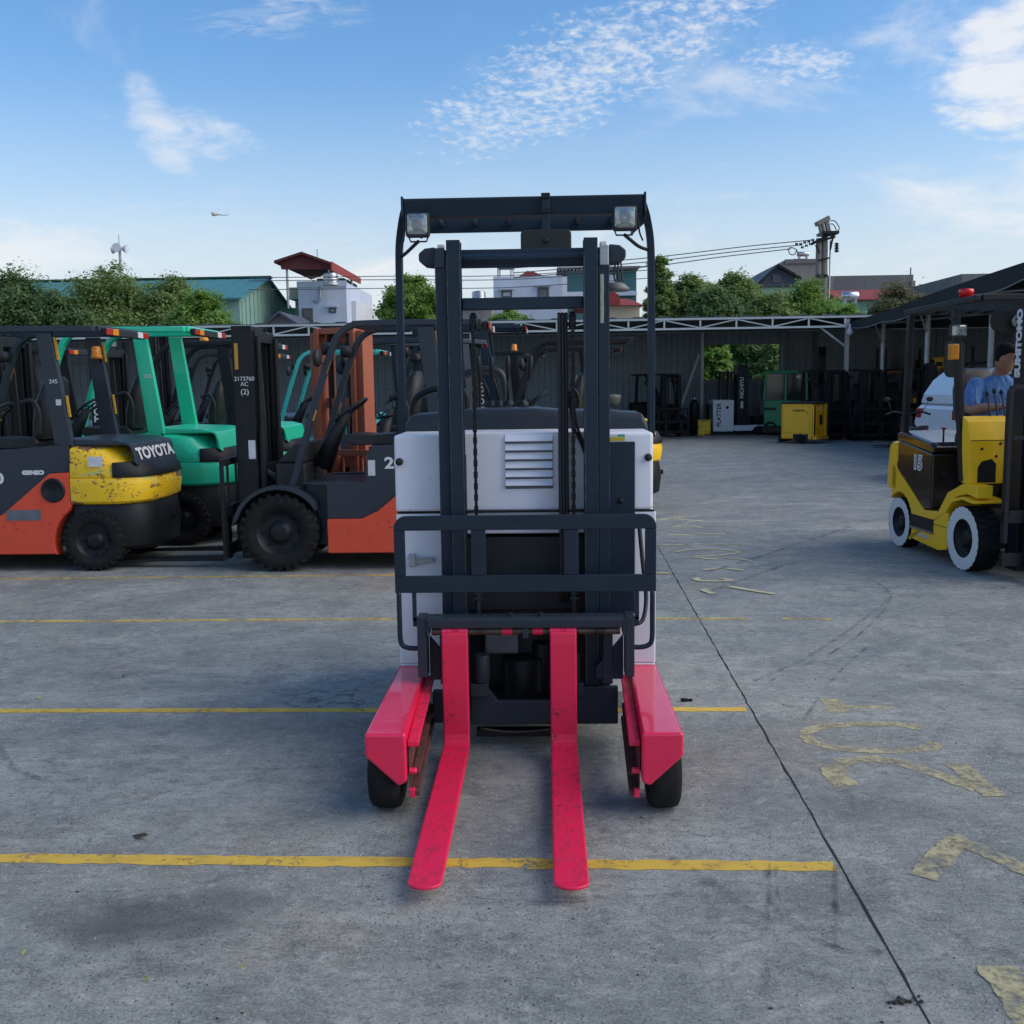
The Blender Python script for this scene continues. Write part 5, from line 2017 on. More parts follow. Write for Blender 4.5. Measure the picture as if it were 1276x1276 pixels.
mb = MB()
U_ = [p + Vector((13.2, 0, .9)) for p in T_]
mb.add([p + Vector((0, 0, .004)) for p in T_] + U_, [(i, i + 1, n + i + 1, n + i) for i in range(n - 1)])
ss(mb, 'cloth_roof', NET)
mb = MB()
mb.tube([p + Vector((-.01, 0, 0)) for p in H_], .014, 6)
ss(mb, 'hem_rope', plain('old_rope', (.20, .21, .20), .8))
for px, Y in ((1098, 26.6), (1153, 23.3), (1232, 20.0), (1330, 16.6)):
    b0 = at(px, 500, Y)
    top_z = 2.95 + (26.6 - Y) * .03
    ss(MB().cyl((b0.x, Y, 0), (b0.x, Y, top_z), .055, n=12), 'shed_post', ZINC)
    ss(MB().cyl((b0.x, Y, top_z - .02), (b0.x + 10, Y, top_z + .75), .03, n=8), 'rafter', ZINC)
    ss(MB().bar((b0.x, Y, top_z - .55), (b0.x - .35, Y - .3, top_z + .05), .03, .03), 'knee_brace', ZINC)
mb = MB()
pr = []
Yw = 12.0
while Yw < 31:
    mb.add([(20.5, Yw, 0), (20.5, Yw + .1, 0), (20.47, Yw + .13, 0), (20.47, Yw + .19, 0), (20.5, Yw, 4.1), (20.5, Yw + .1, 4.1), (20.47, Yw + .13, 4.1), (20.47, Yw + .19, 4.1)],
           [(0, 1, 5, 4), (1, 2, 6, 5), (2, 3, 7, 6)])
    Yw += .21
ss(mb, 'side_wall', SHEET)
# gable infill between lean-to and back wall, ribbed
ga, gb = at(1020, 420, WALL_Y - .3), at(1112, 434, WALL_Y - .3)
mb = MB()
sheet_panel(mb, ga.x, gb.x, 0, 3.05, WALL_Y - .3, .18, .03)
ss(mb, 'gable_sheet', SHEET)
lb = thing('pendant_bulb', 'white bulb hanging at the corner of the shed truss', 'lamp', at(1059, 410, EAVE_Y - .3))
MB().lathe([(0, -.17), (.07, -.14), (.085, -.07), (.05, .0), (.03, .06), (.03, .12), (0, .13)], (0, 0, 0), 'z', 16).build('bulb', PAPER, lb)
MB().cyl((0, 0, .1), (0, 0, .28), .012, n=6).build('cord', BLACKP, lb)

# ------------------------------------------------------------------ trucks far in the yard
WHT = paint('white_enamel', (.62, .65, .68), .35, .15)
pl = thing('reach_truck', 'small white reach truck in front of the far shed wall opening', 'reach truck', gr(913, 542) + Vector((0, .3, 0)))
o = pl.location


def fp(px, py, Y=None):
    q = at(px, py, (Y or o.y) - .0)
    return q - o


x0, x1 = fp(886, 520).x, fp(912, 520).x
z1 = fp(900, 498).z
MB().box(x0, x1, -.35, .35, .10, z1).build('body', WHT, pl, .03)
MB().box(x0 - .10, x0 - .005, -.3, .3, .10, z1 - .12).build('rear_pad', BLACKP, pl, .02)
xe = fp(948, 530).x
for s in (-1, 1):
    lg = MB()
    zz = fp(930, 529).z
    lg.prism([(x1 + .002, .12), (xe - .32, .12), (xe - .26, zz - .05), (xe, zz - .04), (xe, zz), (x1 + .002, zz)], 'y', s * .42, s * .30)
    lg.build('leg', WHT, pl, .01)
    MB().lathe([(0, -.06), (.13, -.06), (.14, -.04), (.14, .04), (.13, .06), (0, .06)], (xe - .13, s * .36, .14), 'y', 24).build('load_wheel', RUBBER, pl)
mx0, mx1, mz = fp(916, 500).x, fp(929, 500).x, fp(922, 456).z
for s in (-1, 1):
    MB().box(mx0, mx1 - .12, s * .28, s * .33, .05, mz).build('outer_rail', BLACK, pl, .004)
    MB().box(mx1 - .115, mx1, s * .22, s * .275, .05, mz + .03).build('inner_rail', BLACK, pl, .004)
MB().box(mx0 + .02, mx1 - .02, -.28, .28, mz - .25, mz - .01).build('mast_head', BLACK, pl, .01)
MB().box(mx1 + .002, mx1 + .06, -.4, .4, .12, .55).build('carriage', BLACK, pl, .01)
for s in (-1, 1):
    MB().prism([(mx1 + .062, .5), (mx1 + .10, .5), (mx1 + .10, .10), (mx1 + .95, .07), (mx1 + .95, .055), (mx1 + .062, .06)], 'y', s * .15, s * .25).build('fork', BLACK, pl)
g0, g1, gz = fp(900, 490).x, fp(910, 490).x, fp(905, 466).z
for xx in (g0, g1):
    MB().box(xx - .06, xx, -.36, -.30, z1, gz).box(xx - .06, xx, .30, .36, z1, gz).build('guard_posts', BLACK, pl)
MB().box(fp(888, 470).x, g1 + .02, -.38, .38, gz, gz + .06).build('guard_roof', BLACK, pl, .01)
MB().lathe([(0, -.016), (.05, -.016), (.05, 0)], ((x0 + x1) / 2 + .1, -.351, z1 - .22), 'y', 4).build('key_panel', BLACK, pl)
text('PLATTER', .17, BLACKP, pl, plane_M((x0 + .17, -.352, .58), (0, 0, 1), (-1, 0, 0)), bold=.004)
text('NICHIYU', .15, LETTER, pl, plane_M((mx1 - .17, -.332, mz - .62), (0, 0, 1), (-1, 0, 0)), bold=.004)
MB().box(mx1 - .2, mx1 - .13, -.3325, -.331, mz - 1.2, mz - 1.0).build('paper_sticker', PAPER, pl)

YEL2 = paint('amber_yellow_enamel', (.86, .44, .008), .42, .08)
yr = thing('stand_on_truck', 'squat amber yellow stand-on truck parked in the middle distance', 'reach truck', gr(1007, 553) + Vector((0, .4, 0)), R(-38), scale=.86)
bm_ = MB()
bm_.box(-.52, .42, -.42, .42, .12, 1.12)
bm_.build('body', YEL2, yr, .04)
bm_ = MB()
bm_.box(-.52, .50, -.43, .43, 1.121, 1.17)
bm_.build('top_pad', BLACKP, yr, .02)
for nm, mt_, q in (('step_well', BLACK, (.421, .425, -.02, .26, .52, .80)), ('rear_panel', YEL2, (.426, .46, -.40, -.03, .14, 1.10)), ('sill', YEL2, (.426, .55, -.40, .42, .12, .20)),
                   ('upright', YEL2, (.426, .50, .33, .42, .21, 1.11)), ('dark_slot', BLACK, (.4605, .463, -.40, -.30, .25, 1.08)), ('document_holder', PAPER, (.421, .43, .02, .2, .92, 1.04)),
                   ('wheel_arch', BLACK, (-.15, .30, -.4225, -.4205, .06, .27))):
    MB().box(*q).build(nm, mt_, yr, .004)
MB().lathe([(0, -.06), (.13, -.06), (.14, -.04), (.14, .04), (0, .05)], (.08, -.38, .14), 'y', 24).build('drive_wheel', RUBBER, yr)
MB().box(-.62, -.52, -.40, .40, .03, .25).build('bumper', BLACK, yr, .02)
for q in ((-.46, .34, .30, .306), (-.46, .34, 1.06, 1.066)):
    MB().box(q[0], q[1], -.4228, -.4204, q[2], q[3]).build('panel_seam', BLACK, yr)
for xx in (-.465, .34):
    MB().box(xx, xx + .006, -.4228, -.4204, .307, 1.059).build('panel_seam', BLACK, yr)
MB().box(.24, .30, -.424, -.4205, .86, .89).build('latch', BLACK, yr)
text('KOMATSU', .08, BLACKP, yr, plane_M((.02, -.4235, .93), (1, 0, 0), (0, 0, 1)), bold=.003)

GRN2 = paint('dull_green_enamel', (.015, .22, .09), .45, .25)
WIN = NB('dark_cab_glass').set(color=(.012, .018, .02), rough=.06, spec=.6).m
gc = thing('cab_truck', 'green cabbed warehouse truck behind the amber stand-on truck', 'forklift', gr(992, 543) + Vector((.0, .7, 0)), R(-30))
MB().box(-.62, .62, -.5, .5, .25, .98).build('cab_body', GRN2, gc, .03)
MB().box(-.66, .66, -.52, .52, .06, .248).build('chassis', BLACK, gc, .02)
for xx in (-.60, .0, .60):
    for yy in (-.48, .48):
        MB().bar((xx, yy, .98), (xx * .95, yy * .95, 1.72), .06, .06).build('cab_post', GRN2, gc, .006)
MB().box(-.66, .64, -.52, .52, 1.72, 1.80).build('cab_roof', GRN2, gc, .03)
for q in ((-.56, -.04, -.475, -.469), (.04, .56, -.475, -.469)):
    MB().box(*q, 1.0, 1.715).build('window', WIN, gc)
MB().box(.575, .58, -.43, .43, 1.0, 1.715).build('windscreen', WIN, gc)
MB().lathe([(0, -.05), (.08, -.04), (.085, .03), (.05, .06), (0, .06)], (.40, -.56, 1.62), 'z', 14).build('work_lamp', PAPER, gc)
MB().box(-.60, -.25, -.5055, -.502, .70, .78).build('name_plate', BLACK, gc)
for s in (-1, 1):
    MB().box(.70, .86, s * .30, s * .36, .1, 2.45).build('mast_rail', BLACK, gc)
MB().box(.72, .84, -.30, .30, 2.2, 2.44).build('mast_head', BLACK, gc)
for s in (-1, 1):
    wheel(gc, .42, s * .44, .2, .14, s, lod=1)
    wheel(gc, -.42, s * .44, .2, .14, s, lod=1)

for i, (px, py, rz_, lab, cl, sc_) in enumerate((
        (1037, 548, -86, 'black masted forklift parked under the shed right of the stand-on truck', DKGREY, .86),
        (1086, 549, -92, 'dark forklift facing out beside the thin post of the lean-to', DKGREY, .86),
        (1132, 549, -84, 'yellow and black forklift deep under the lean-to by the rack', YEL2, .86),
        (822, 545, -70, 'dark forklift with yellow lower parts at the left end of the far wall', YEL2, .85))):
    p = gr(px, py) + Vector((0, 1.0, 0))
    forklift('forklift', lab, p, R(rz_), cl, BLACK, BLACK, BLACK, BLACK, BLACK, lod=1, reflect=False, lights=False, scale=sc_, masttext=None, forks=True)
    q = p + Vector((0, 0, 0))
fy = forklift('forklift', 'yellow forklift behind the motorbike under the lean-to', (9.35, 22.6, 0), R(170), YEL, BLACK, BLACK, YEL, BLACK, YEL, lod=1, reflect=False, lights=False, scale=.9)

# gas bottle and small yellow bin by the wall
gbp = gr(867, 543) + Vector((0, .3, 0))
gb_ = thing('gas_bottle', 'dark steel gas bottle standing by the far wall', 'gas bottle', gbp)
MB().lathe([(0, 0), (.14, 0), (.14, .85), (.12, .95), (.06, 1.02), (.035, 1.04), (.035, 1.12), (0, 1.12)], (0, 0, 0), 'z', 18).build('bottle', BLACK, gb_)
MB().lathe([(.06, 1.03), (.06, 1.16), (.05, 1.16), (.05, 1.03)], (0, 0, 0), 'z', 14).build('valve_guard', STEEL, gb_)
yb_ = thing('yellow_bin', 'small dirty yellow bin left of the white reach truck', 'bin', gr(878, 543) + Vector((0, .2, 0)))
MB().box(-.18, .18, -.15, .15, 0, .42).build('bin', CHIPPED, yb_, .02)
MB().box(-.19, .19, -.16, .16, .421, .45).build('lid', CHIPPED, yb_, .01)
tank_ = thing('oil_tank', 'pale grey tank on a stand by the far wall', 'tank', gr(962, 541) + Vector((0, .6, 0)))
MB().box(-.28, .28, -.25, .25, .55, .98).build('tank', plain('tank_grey', (.14, .17, .19), .6), tank_, .04)
MB().box(-.5, .5, -.4, .4, .02, .50).build('stand', BLACK, tank_, .03)
rr_ = thing('red_extinguisher', 'short red fire extinguisher on the ground by the far post', 'extinguisher', gr(1048, 547) + Vector((0, .2, 0)))
MB().lathe([(0, 0), (.09, 0), (.09, .45), (.06, .52), (.02, .54), (.02, .60), (0, .6)], (0, 0, 0), 'z', 16).build('cylinder', REDL, rr_)
MB().box(-.02, .10, -.015, .015, .58, .63).build('handle', BLACK, rr_, .004)

# storage rack with boxes at the back of the lean-to
rk = thing('storage_rack', 'dark steel storage rack with red shelf edge under the lean-to', 'rack', (at(1150, 500, 29.5).x, 29.5, 0))
for xx in (-1.2, 0, 1.2, 2.4):
    for yy in (-.35, .35):
        MB().box(xx - .03, xx + .03, yy - .03, yy + .03, 0, 2.4).build('rack_post', BLACK, rk)
for z, mt_ in ((.6, BLACK), (1.2, BLACK), (1.75, RUSTM)):
    MB().box(-1.25, 2.45, -.38, .38, z - .04, z).build('shelf', mt_, rk, .004)
rb_ = random.Random(4)
k = 0
for (px, z, c_, w, h) in ((1164, 1.75, CHIPPED, .36, .36), (1176, 1.75, YEL2, .30, .38), (1186, 1.75, YEL2, .30, .40), (1150, 1.2, BLACKP, .5, .3), (1168, 1.2, YEL2, .4, .42), (1186, 1.2, CHIPPED, .4, .36),
                          (1145, .6, YEL2, .5, .4), (1165, .6, BLACKP, .6, .45), (1195, .6, YEL2, .5, .4), (1150, 1.75, BLACKP, .4, .3)):
    xx = at(px, 480, 29.5).x
    bx_ = thing('parts_box', ('yellow parts box', 'black parts box')[c_ is BLACKP] + ' on the ' + {1.75: 'top', 1.2: 'middle', .6: 'lowest'}[z] + ' shelf of the rack, ' +
                ('leftmost', 'second', 'third', 'fourth')[sum(1 for q in (1164, 1176, 1186, 1150, 1168, 1145, 1165, 1195) if False) or {1150: 0, 1145: 0, 1164: 1, 1168: 1, 1165: 1, 1176: 2, 1186: 2 if z == 1.2 else 3, 1195: 2}[px]] + ' on that shelf', 'box', (xx, 29.4, z + .001), 0, 'boxes on the storage rack')
    MB().box(-w / 2, w / 2, -.2, .2, 0, h).build('box', c_, bx_, .01)
    MB().box(-w * .25, w * .25, -.2025, -.2005, h * .3, h * .65).build('label_patch', PAPER if k % 2 else BLACK, bx_)
    k += 1

# white car side-on under the lean-to
CARW = paint('car_white', (.68, .70, .72), .22, .1, coat=.5)
CGLASS = NB('car_glass').set(color=(.05, .07, .08), rough=.05, spec=.6).m
car = thing('parked_car', 'white sport utility car parked behind the yellow electric forklift', 'car', (at(1170, 560, 17.6).x + 2.45, 18.5, 0), R(3))
bodyp = [(-2.22, .45), (-2.25, .75), (-2.20, 1.0), (-2.12, 1.08), (1.05, 1.08), (1.9, 1.0), (2.15, .85), (2.2, .5), (2.1, .3)]
arcs = []
for cx in (1.35, -1.35):
    arcs += [(cx + .39 * math.cos(R(a)), .34 + .39 * math.sin(R(a))) for a in range(0, 181, 20)]
poly = bodyp + arcs[:10] + arcs[10:] + [(-2.1, .3)]
m = MB()
m.prism(poly, 'y', -.90, .90)
m.build('body_shell', CARW, car, .05, 3)
m = MB()
m.loft([[(-2.16, s_ * .86, 1.081), (-2.12, s_ * .84, 1.25), (-1.98, s_ * .78, 1.50), (-1.80, s_ * .72, 1.66), (-1.55, s_ * .70, 1.71), (.1, s_ * .70, 1.72), (.35, s_ * .71, 1.66), (1.05, s_ * .84, 1.081)] for s_ in (-1, -.8, .8, 1)], smooth=False)
m.build('cabin', CARW, car, .04, 3)
for s in (-1, 1):
    for q in ([(-1.90, 1.12), (-1.74, 1.55), (-1.22, 1.60), (-1.22, 1.12)], [(-1.14, 1.12), (-1.14, 1.60), (-.32, 1.62), (-.32, 1.12)], [(-.24, 1.12), (-.24, 1.62), (.18, 1.60), (.62, 1.12)]):
        m = MB()
        vs_ = [(p[0], s * (.865 - (p[1] - 1.08) * .235 + .002), p[1]) for p in q]
        m.add(vs_ + [(v[0], v[1] - s * .02, v[2]) for v in vs_], [(0, 1, 2, 3), (7, 6, 5, 4), (0, 4, 5, 1), (1, 5, 6, 2), (2, 6, 7, 3), (3, 7, 4, 0)])
        m.build('window', CGLASS, car)
    for cx in (1.35, -1.35):
        wheel(car, cx, s * .80, .345, .21, s, lod=1, rimmat=STEEL)
    for cx in (1.35, -1.35):
        m = MB()
        ar = [(cx + q * math.cos(R(a)), .345 + q * math.sin(R(a))) for q, rg in ((.43, range(0, 181, 15)), (.375, range(180, -1, -15))) for a in rg]
        m.prism(ar, 'y', s * .895, s * .915)
        m.build('arch_trim', BLACKP, car)
    for xx in (-.95, -.05):
        MB().box(xx, xx + .18, s * .905, s * .925, .93, .96).build('door_handle', CARW, car, .005)
    MB().box(-2.235, -2.10, s * .62, s * .86, .80, 1.0).build('tail_lamp', REDL, car, .02)
MB().box(-2.29, -2.05, -.86, .86, .32, .62).build('rear_bumper', CARW, car, .06)

# motorbike, tail towards the camera
mbk = thing('motorbike', 'dark motorbike with number plate, tail towards the camera, behind the yellow forklift', 'motorbike', (at(1150, 530, 15.5).x, 15.9, 0), R(82))
MT = mbk
for xx in (-.62, .62):
    m = MB()
    m.tube([(xx + .26 * math.cos(2 * PI * i / 28), 0, .30 + .26 * math.sin(2 * PI * i / 28)) for i in range(28)], .045, 8, True)
    w_ = m.build('wheel', RUBBER, MT)
    m = MB()
    m.lathe([(0, -.04), (.05, -.04), (.05, .04), (0, .04)], (xx, 0, .30), 'y', 14)
    for a in range(0, 360, 45):
        m.bar((xx, 0, .30), (xx + .23 * math.cos(R(a)), 0, .30 + .23 * math.sin(R(a))), .012, .012, (0, 1, 0))
    m.build('spokes', STEEL, w_)
m = MB()
m.loft([[(x, y * w, z + dz * abs(1 - abs(y))) for y in (-1, -.6, 0, .6, 1)] + [(x, y * w * .7, z - .07) for y in (1, 0, -1)] for x, w, z, dz in ((-.78, .05, .86, .0), (-.6, .10, .83, .02), (-.2, .12, .78, .03), (.05, .10, .78, .03), (.15, .06, .80, .0))])
m.build('seat', VINYL, MT)
m = MB()
m.loft([[(x, a * w, z + b2 * h) for a, b2 in ((-1, 0), (-.7, 1), (.7, 1), (1, 0), (.7, -1), (-.7, -1))] for x, w, z, h in ((-.85, .05, .76, .04), (-.5, .10, .68, .09), (0, .12, .55, .16), (.35, .14, .62, .22), (.55, .08, .70, .15))])
m.build('fairing', GLOSSB, MT)
m = MB()
m.tube(bez([(.42, -.34, .98), (.48, -.2, 1.02), (.52, 0, .99), (.48, .2, 1.02), (.42, .34, .98)], 5), .016, 8)
m.tube([(.66, .07, .30), (.52, .07, .95)], .02).tube([(.66, -.07, .30), (.52, -.07, .95)], .02)
m.build('handlebar', BLACK, MT)
for s in (-1, 1):
    m = MB()
    m.tube([(.46, s * .22, 1.02), (.44, s * .30, 1.18)], .006, 6)
    m.sphere((.43, s * .32, 1.22), .055, 10, 8, (.35, 1, .7))
    m.build('mirror', BLACKP, MT)
MB().box(-.90, -.84, -.06, .06, .72, .80).build('tail_lamp', REDL, MT, .01)
MB().prism([(-.88, .72), (-.60, .62), (-.60, .58), (-.93, .50), (-.95, .52)], 'y', -.06, .06).build('mudguard', BLACKP, MT)
MB().obox((-.955, 0, .56), (.006, .19, .14), (0, -12, 0)).build('number_plate', PAPER, MT)
MB().box(-.5, .4, -.10, .10, .22, .45).build('engine', STEEL, MT, .03)
MB().bar((-.05, .08, .24), (-.12, .22, .0), .02, .02).build('side_stand', BLACK, MT)
# ------------------------------------------------------------------ buildings beyond the sheds
def wallmat(name, c, stain=.4, scale=.35, streak=(.10, .09, .08)):
    b = NB(name)
    n = b.noise(scale, 6, .65)
    s_ = b.noise(1.1, 5, .65, b.scaled((1.6, 1.6, .18)))
    c2 = b.mix(b.rng(n, .35, .7, 0, .35), c, tuple(x * .72 for x in c))
    c2 = b.mix(b.rng(s_, .52, .74, 0, stain), c2, streak)
    b.set(color=c2, rough=.85, spec=.3)
    return b.m


TEALROOF = wallmat('teal_sheet_roof', (.060, .215, .240), .15)
TEALWALL = wallmat('pale_green_sheet', (.20, .34, .29), .5, .3, (.20, .17, .08))
HOUSEW = wallmat('house_white_shaded', (.50, .56, .66), .15)  # white walls with the blue of skylit shade put into the colour
HOUSEW2 = wallmat('house_cream', (.52, .44, .32), .2)
BURG = wallmat('burgundy_sheet', (.115, .030, .034), .2)
REDROOF = wallmat('red_tile', (.27, .050, .048), .3, .6)
DKGRN = wallmat('dark_green_sheet', (.012, .065, .045), .2)
TEALB = wallmat('teal_block', (.055, .155, .165), .2)
CONC = wallmat('raw_concrete', (.24, .225, .215), .6, .5)
CONCD = wallmat('dark_concrete', (.16, .158, .16), .7, .4, (.33, .32, .30))
SLATEG = wallmat('slate_gable', (.075, .085, .115), .2)
MINT = wallmat('mint_wall', (.30, .52, .43), .2)
GLAZ = NB('window_glass').set(color=(.03, .045, .055), rough=.08, spec=.7).m
BLIND = plain('pale_blind', (.5, .55, .58), .6)
INOX = plain('steel_tank', (.55, .58, .60), .25, .9, .2, 3)
FRAME = plain('window_frame_grey', (.10, .10, .105), .6)


class Bld:
    """a building placed at a distance Y; px/py helpers return local coordinates"""

    def __init__(s, name, label, px, Y, cat='building'):
        s.o = Vector((at(px, 420, Y).x, Y, 0))
        s.t = thing(name, label, cat, s.o)
        s.Y = Y

    def X(s, px, py=380, Y=None):
        return at(px, py, Y or s.Y).x - s.o.x

    def Z(s, py, px=638, Y=None):
        return at(px, py, Y or s.Y).z

    def box(s, name, mat, x0, x1, y0, y1, z0, z1, bev=0):
        return MB().box(x0, x1, y0, y1, z0, z1).build(name, mat, s.t, bev)

    def window(s, px0, px1, py0, py1, d=0.0, pane=None, sill=True):
        xa, xb = s.X(px0, (py0 + py1) / 2), s.X(px1, (py0 + py1) / 2)
        zb, za = s.Z(py0, (px0 + px1) / 2), s.Z(py1, (px0 + px1) / 2)
        f = MB()
        w = .10
        f.box(xa, xb, d - .06, d + .02, zb - w, zb).box(xa, xb, d - .06, d + .02, za, za + w)
        f.box(xa, xa + w, d - .059, d + .02, za + w, zb - w).box(xb - w, xb, d - .059, d + .02, za + w, zb - w)
        fo = f.build('window', FRAME, s.t)
        MB().box(xa + w, xb - w, d - .02, d + .015, za + w, zb - w).build('pane', pane or GLAZ, fo)
        if sill:
            MB().box(xa - .15, xb + .15, d - .30, d - .062, zb + .04, zb + .14).build('hood', HOUSEW, fo)
        return fo


# teal roofed warehouse, left
wh = Bld('warehouse', 'long warehouse with teal sheet roof and pale green gable behind the trees', 200, 55)
xr, xl = wh.X(298, 371), wh.X(-120, 371)
ze, zr = wh.Z(371, 298), wh.Z(346, 315, 60.5)
m = MB()
m.prism([(0, 0), (11, 0), (11, ze), (5.5, zr - .1), (0, ze)], 'x', xl, xr)
m.build('wall', TEALWALL, wh.t)
for k in range(24):
    xa = xl - .3 + (xr - xl + .6) * k / 24
    xb = xl - .3 + (xr - xl + .6) * (k + 1) / 24 - .06
    m = MB()
    m.prism([(-.5, ze - .12), (-.5, ze - .02), (5.5, zr), (11.5, ze - .02), (11.5, ze - .12), (5.5, zr - .1)], 'x', xa, xb)
    m.build('roof_sheet', TEALROOF, wh.t)
m = MB()
m.prism([(5.1, zr - .05), (5.1, zr + .02), (5.5, zr + .10), (5.9, zr + .02), (5.9, zr - .05)], 'x', xl - .3, xr + .3)
m.build('ridge_cap', DKGRN, wh.t)
for k in range(14):
    yy = .3 + k * .8
    zt_ = ze + (zr - ze) * (1 - abs(yy - 5.5) / 5.5) - .25
    MB().box(xr + .001, xr + .05, yy, yy + .06, 0, zt_).build('gable_rib', TEALWALL, wh.t)

# white house with burgundy roof shelter
h1 = Bld('house', 'white flat roofed house with burgundy roof shelter and steel water tank', 400, 60)
hb0, hb1, hz = h1.X(372, 380), h1.X(432, 380), h1.Z(352, 400)
h1.box('wall', HOUSEW, hb0, hb1, 0, 9, 0, hz)
h1.box('annex_wall', wallmat('house_white_sunlit', (.58, .60, .62), .15), hb1 - .02, h1.X(466, 390, 68), 1.5, 9, 0, h1.Z(372, 450))  # side towards the sun, its light painted as a whiter copy
h1.box('parapet', HOUSEW, hb0 - .05, hb1 + .05, -.06, -.001, hz - .25, hz + .08)
h1.window(377, 390, 384, 404, pane=GLAZ, sill=False)
h1.window(410, 419, 383.5, 390, pane=BLIND)
m = MB()
for a, b2 in (((348.5, 328), (382, 317)), ((382, 317), (416, 329))):
    q = [(h1.X(a[0], a[1]), h1.Z(a[1], a[0])), (h1.X(b2[0], b2[1]), h1.Z(b2[1], b2[0]))]
    m.prism([(q[0][0], q[0][1]), (q[1][0], q[1][1]), (q[1][0], q[1][1] - .14), (q[0][0], q[0][1] - .14)], 'y', -1.3, 8)
m.build('shelter_roof', BURG, h1.t)
m = MB()
m.prism([(h1.X(354, 330), h1.Z(328.5, 354)), (h1.X(382, 319), h1.Z(319, 382)), (h1.X(415, 330), h1.Z(330, 415)), (h1.X(416, 338), h1.Z(338, 416)), (h1.X(356, 338), h1.Z(338, 356))], 'y', -1.0, -.9)
m.build('shelter_gable', BURG, h1.t)
m = MB()
m.prism([(-1.2, h1.Z(329, 416)), (8, h1.Z(329, 416)), (8, h1.Z(337, 416)), (-1.2, h1.Z(340, 416))], 'x', h1.X(417, 330), h1.X(419, 330))
m.build('shelter_fascia', REDROOF, h1.t)
for px, yy in ((362, -.8), (362, 6), (414, -.8), (414, 6)):
    MB().cyl((h1.X(px, 345), yy, hz - (1.5 if px == 362 else .1)), (h1.X(px, 345), yy, h1.Z(336, px)), .07, n=8).build('shelter_post', ZINC, h1.t)
h1.box('stair_room', DKGRN, h1.X(376, 345), h1.X(412, 345), 4.0, 8.5, hz, h1.Z(338, 390))
h1.box('balcony_wall', HOUSEW2, h1.X(357, 360), hb0 - .01, .6, 6, h1.Z(368, 360), h1.Z(357, 360))
h1.box('balcony_band', MINT, h1.X(356.5, 360), hb0 - .01, .5, 6, h1.Z(372, 360), h1.Z(368.3, 360))
h1.box('rear_wall', wallmat('pale_curtain', (.42, .52, .48), .3), h1.X(361, 360), hb0 - .01, 1.2, 6, 0, h1.Z(372.2, 360))
h1.box('green_shed', DKGRN, h1.X(355, 395), hb0 - .012, -.8, .58, 0, h1.Z(385, 360))
m = MB()
m.tube([(h1.X(399, 355), -.05, h1.Z(357, 399)), (h1.X(399, 375), -.05, h1.Z(373, 399)), (h1.X(396, 378), -.05, h1.Z(377, 396)), (h1.X(391, 376), -.05, h1.Z(375, 391))], .06, 8)
m.build('drain_pipe', ZINC, h1.t)
MB().cyl((h1.X(386, 316), 2, h1.Z(319, 386)), (h1.X(386, 316), 2, h1.Z(305, 386)), .03, n=6).build('aerial', ZINC, h1.t)


def water_tank(label, px0, px1, py0, py1, Y, horiz=False):
    a, c = at(px0, py1, Y), at(px1, py0, Y)
    r = (c.x - a.x) / 2
    h = c.z - a.z
    t = thing('water_tank', label, 'water tank', (a.x + r, Y, a.z))
    if horiz:
        r2 = h / 2
        MB().lathe([(0, -r), (r2 * .8, -r * .97), (r2, -r * .85), (r2, r * .85), (r2 * .8, r * .97), (0, r)], (0, 0, r2), 'x', 20).build('drum', INOX, t)
        for xx in (-r * .6, r * .6):
            MB().box(xx - .05, xx + .05, -r2 * .8, r2 * .8, -.15, r2 * .4).build('cradle', ZINC, t)
    else:
        pr = [(0, .0), (r, .0)]
        for i in range(5):
            z = h * (.06 + .16 * i)
            pr += [(r, z), (r * .96, z + h * .03), (r, z + h * .06)]
        pr += [(r, h * .80), (r * .8, h * .92), (r * .25, h * .97), (r * .25, h), (0, h)]
        MB().lathe(pr, (0, 0, 0), 'z', 24).build('drum', INOX, t)
        MB().lathe([(r * 1.05, -.12), (r * 1.05, .0), (0, .0)], (0, 0, 0), 'z', 12).build('stand', ZINC, t)
    return t


water_tank('steel water tank under the burgundy roof shelter', 403, 421, 339, 353, 59.0)
gs = Bld('shack', 'low grey gabled shack beside the white house', 347, 52, 'building')
m = MB()
m.prism([(gs.X(334, 403), 0), (gs.X(334, 403), gs.Z(404, 340)), (gs.X(349, 392), gs.Z(391.5, 349)), (gs.X(371, 405), gs.Z(405, 365)), (gs.X(371, 405), 0)], 'y', 0, 5)
m.build('wall', CONCD, gs.t)
m = MB()
for a, c in (((333, 405), (349, 391)), ((349, 391), (372, 406))):
    m.prism([(gs.X(*a), gs.Z(a[1], a[0])), (gs.X(*c), gs.Z(c[1], c[0])), (gs.X(*c), gs.Z(c[1], c[0]) + .12), (gs.X(*a), gs.Z(a[1], a[0]) + .12)], 'y', -.3, 5.2)
m.build('roof', SLATEG, gs.t)

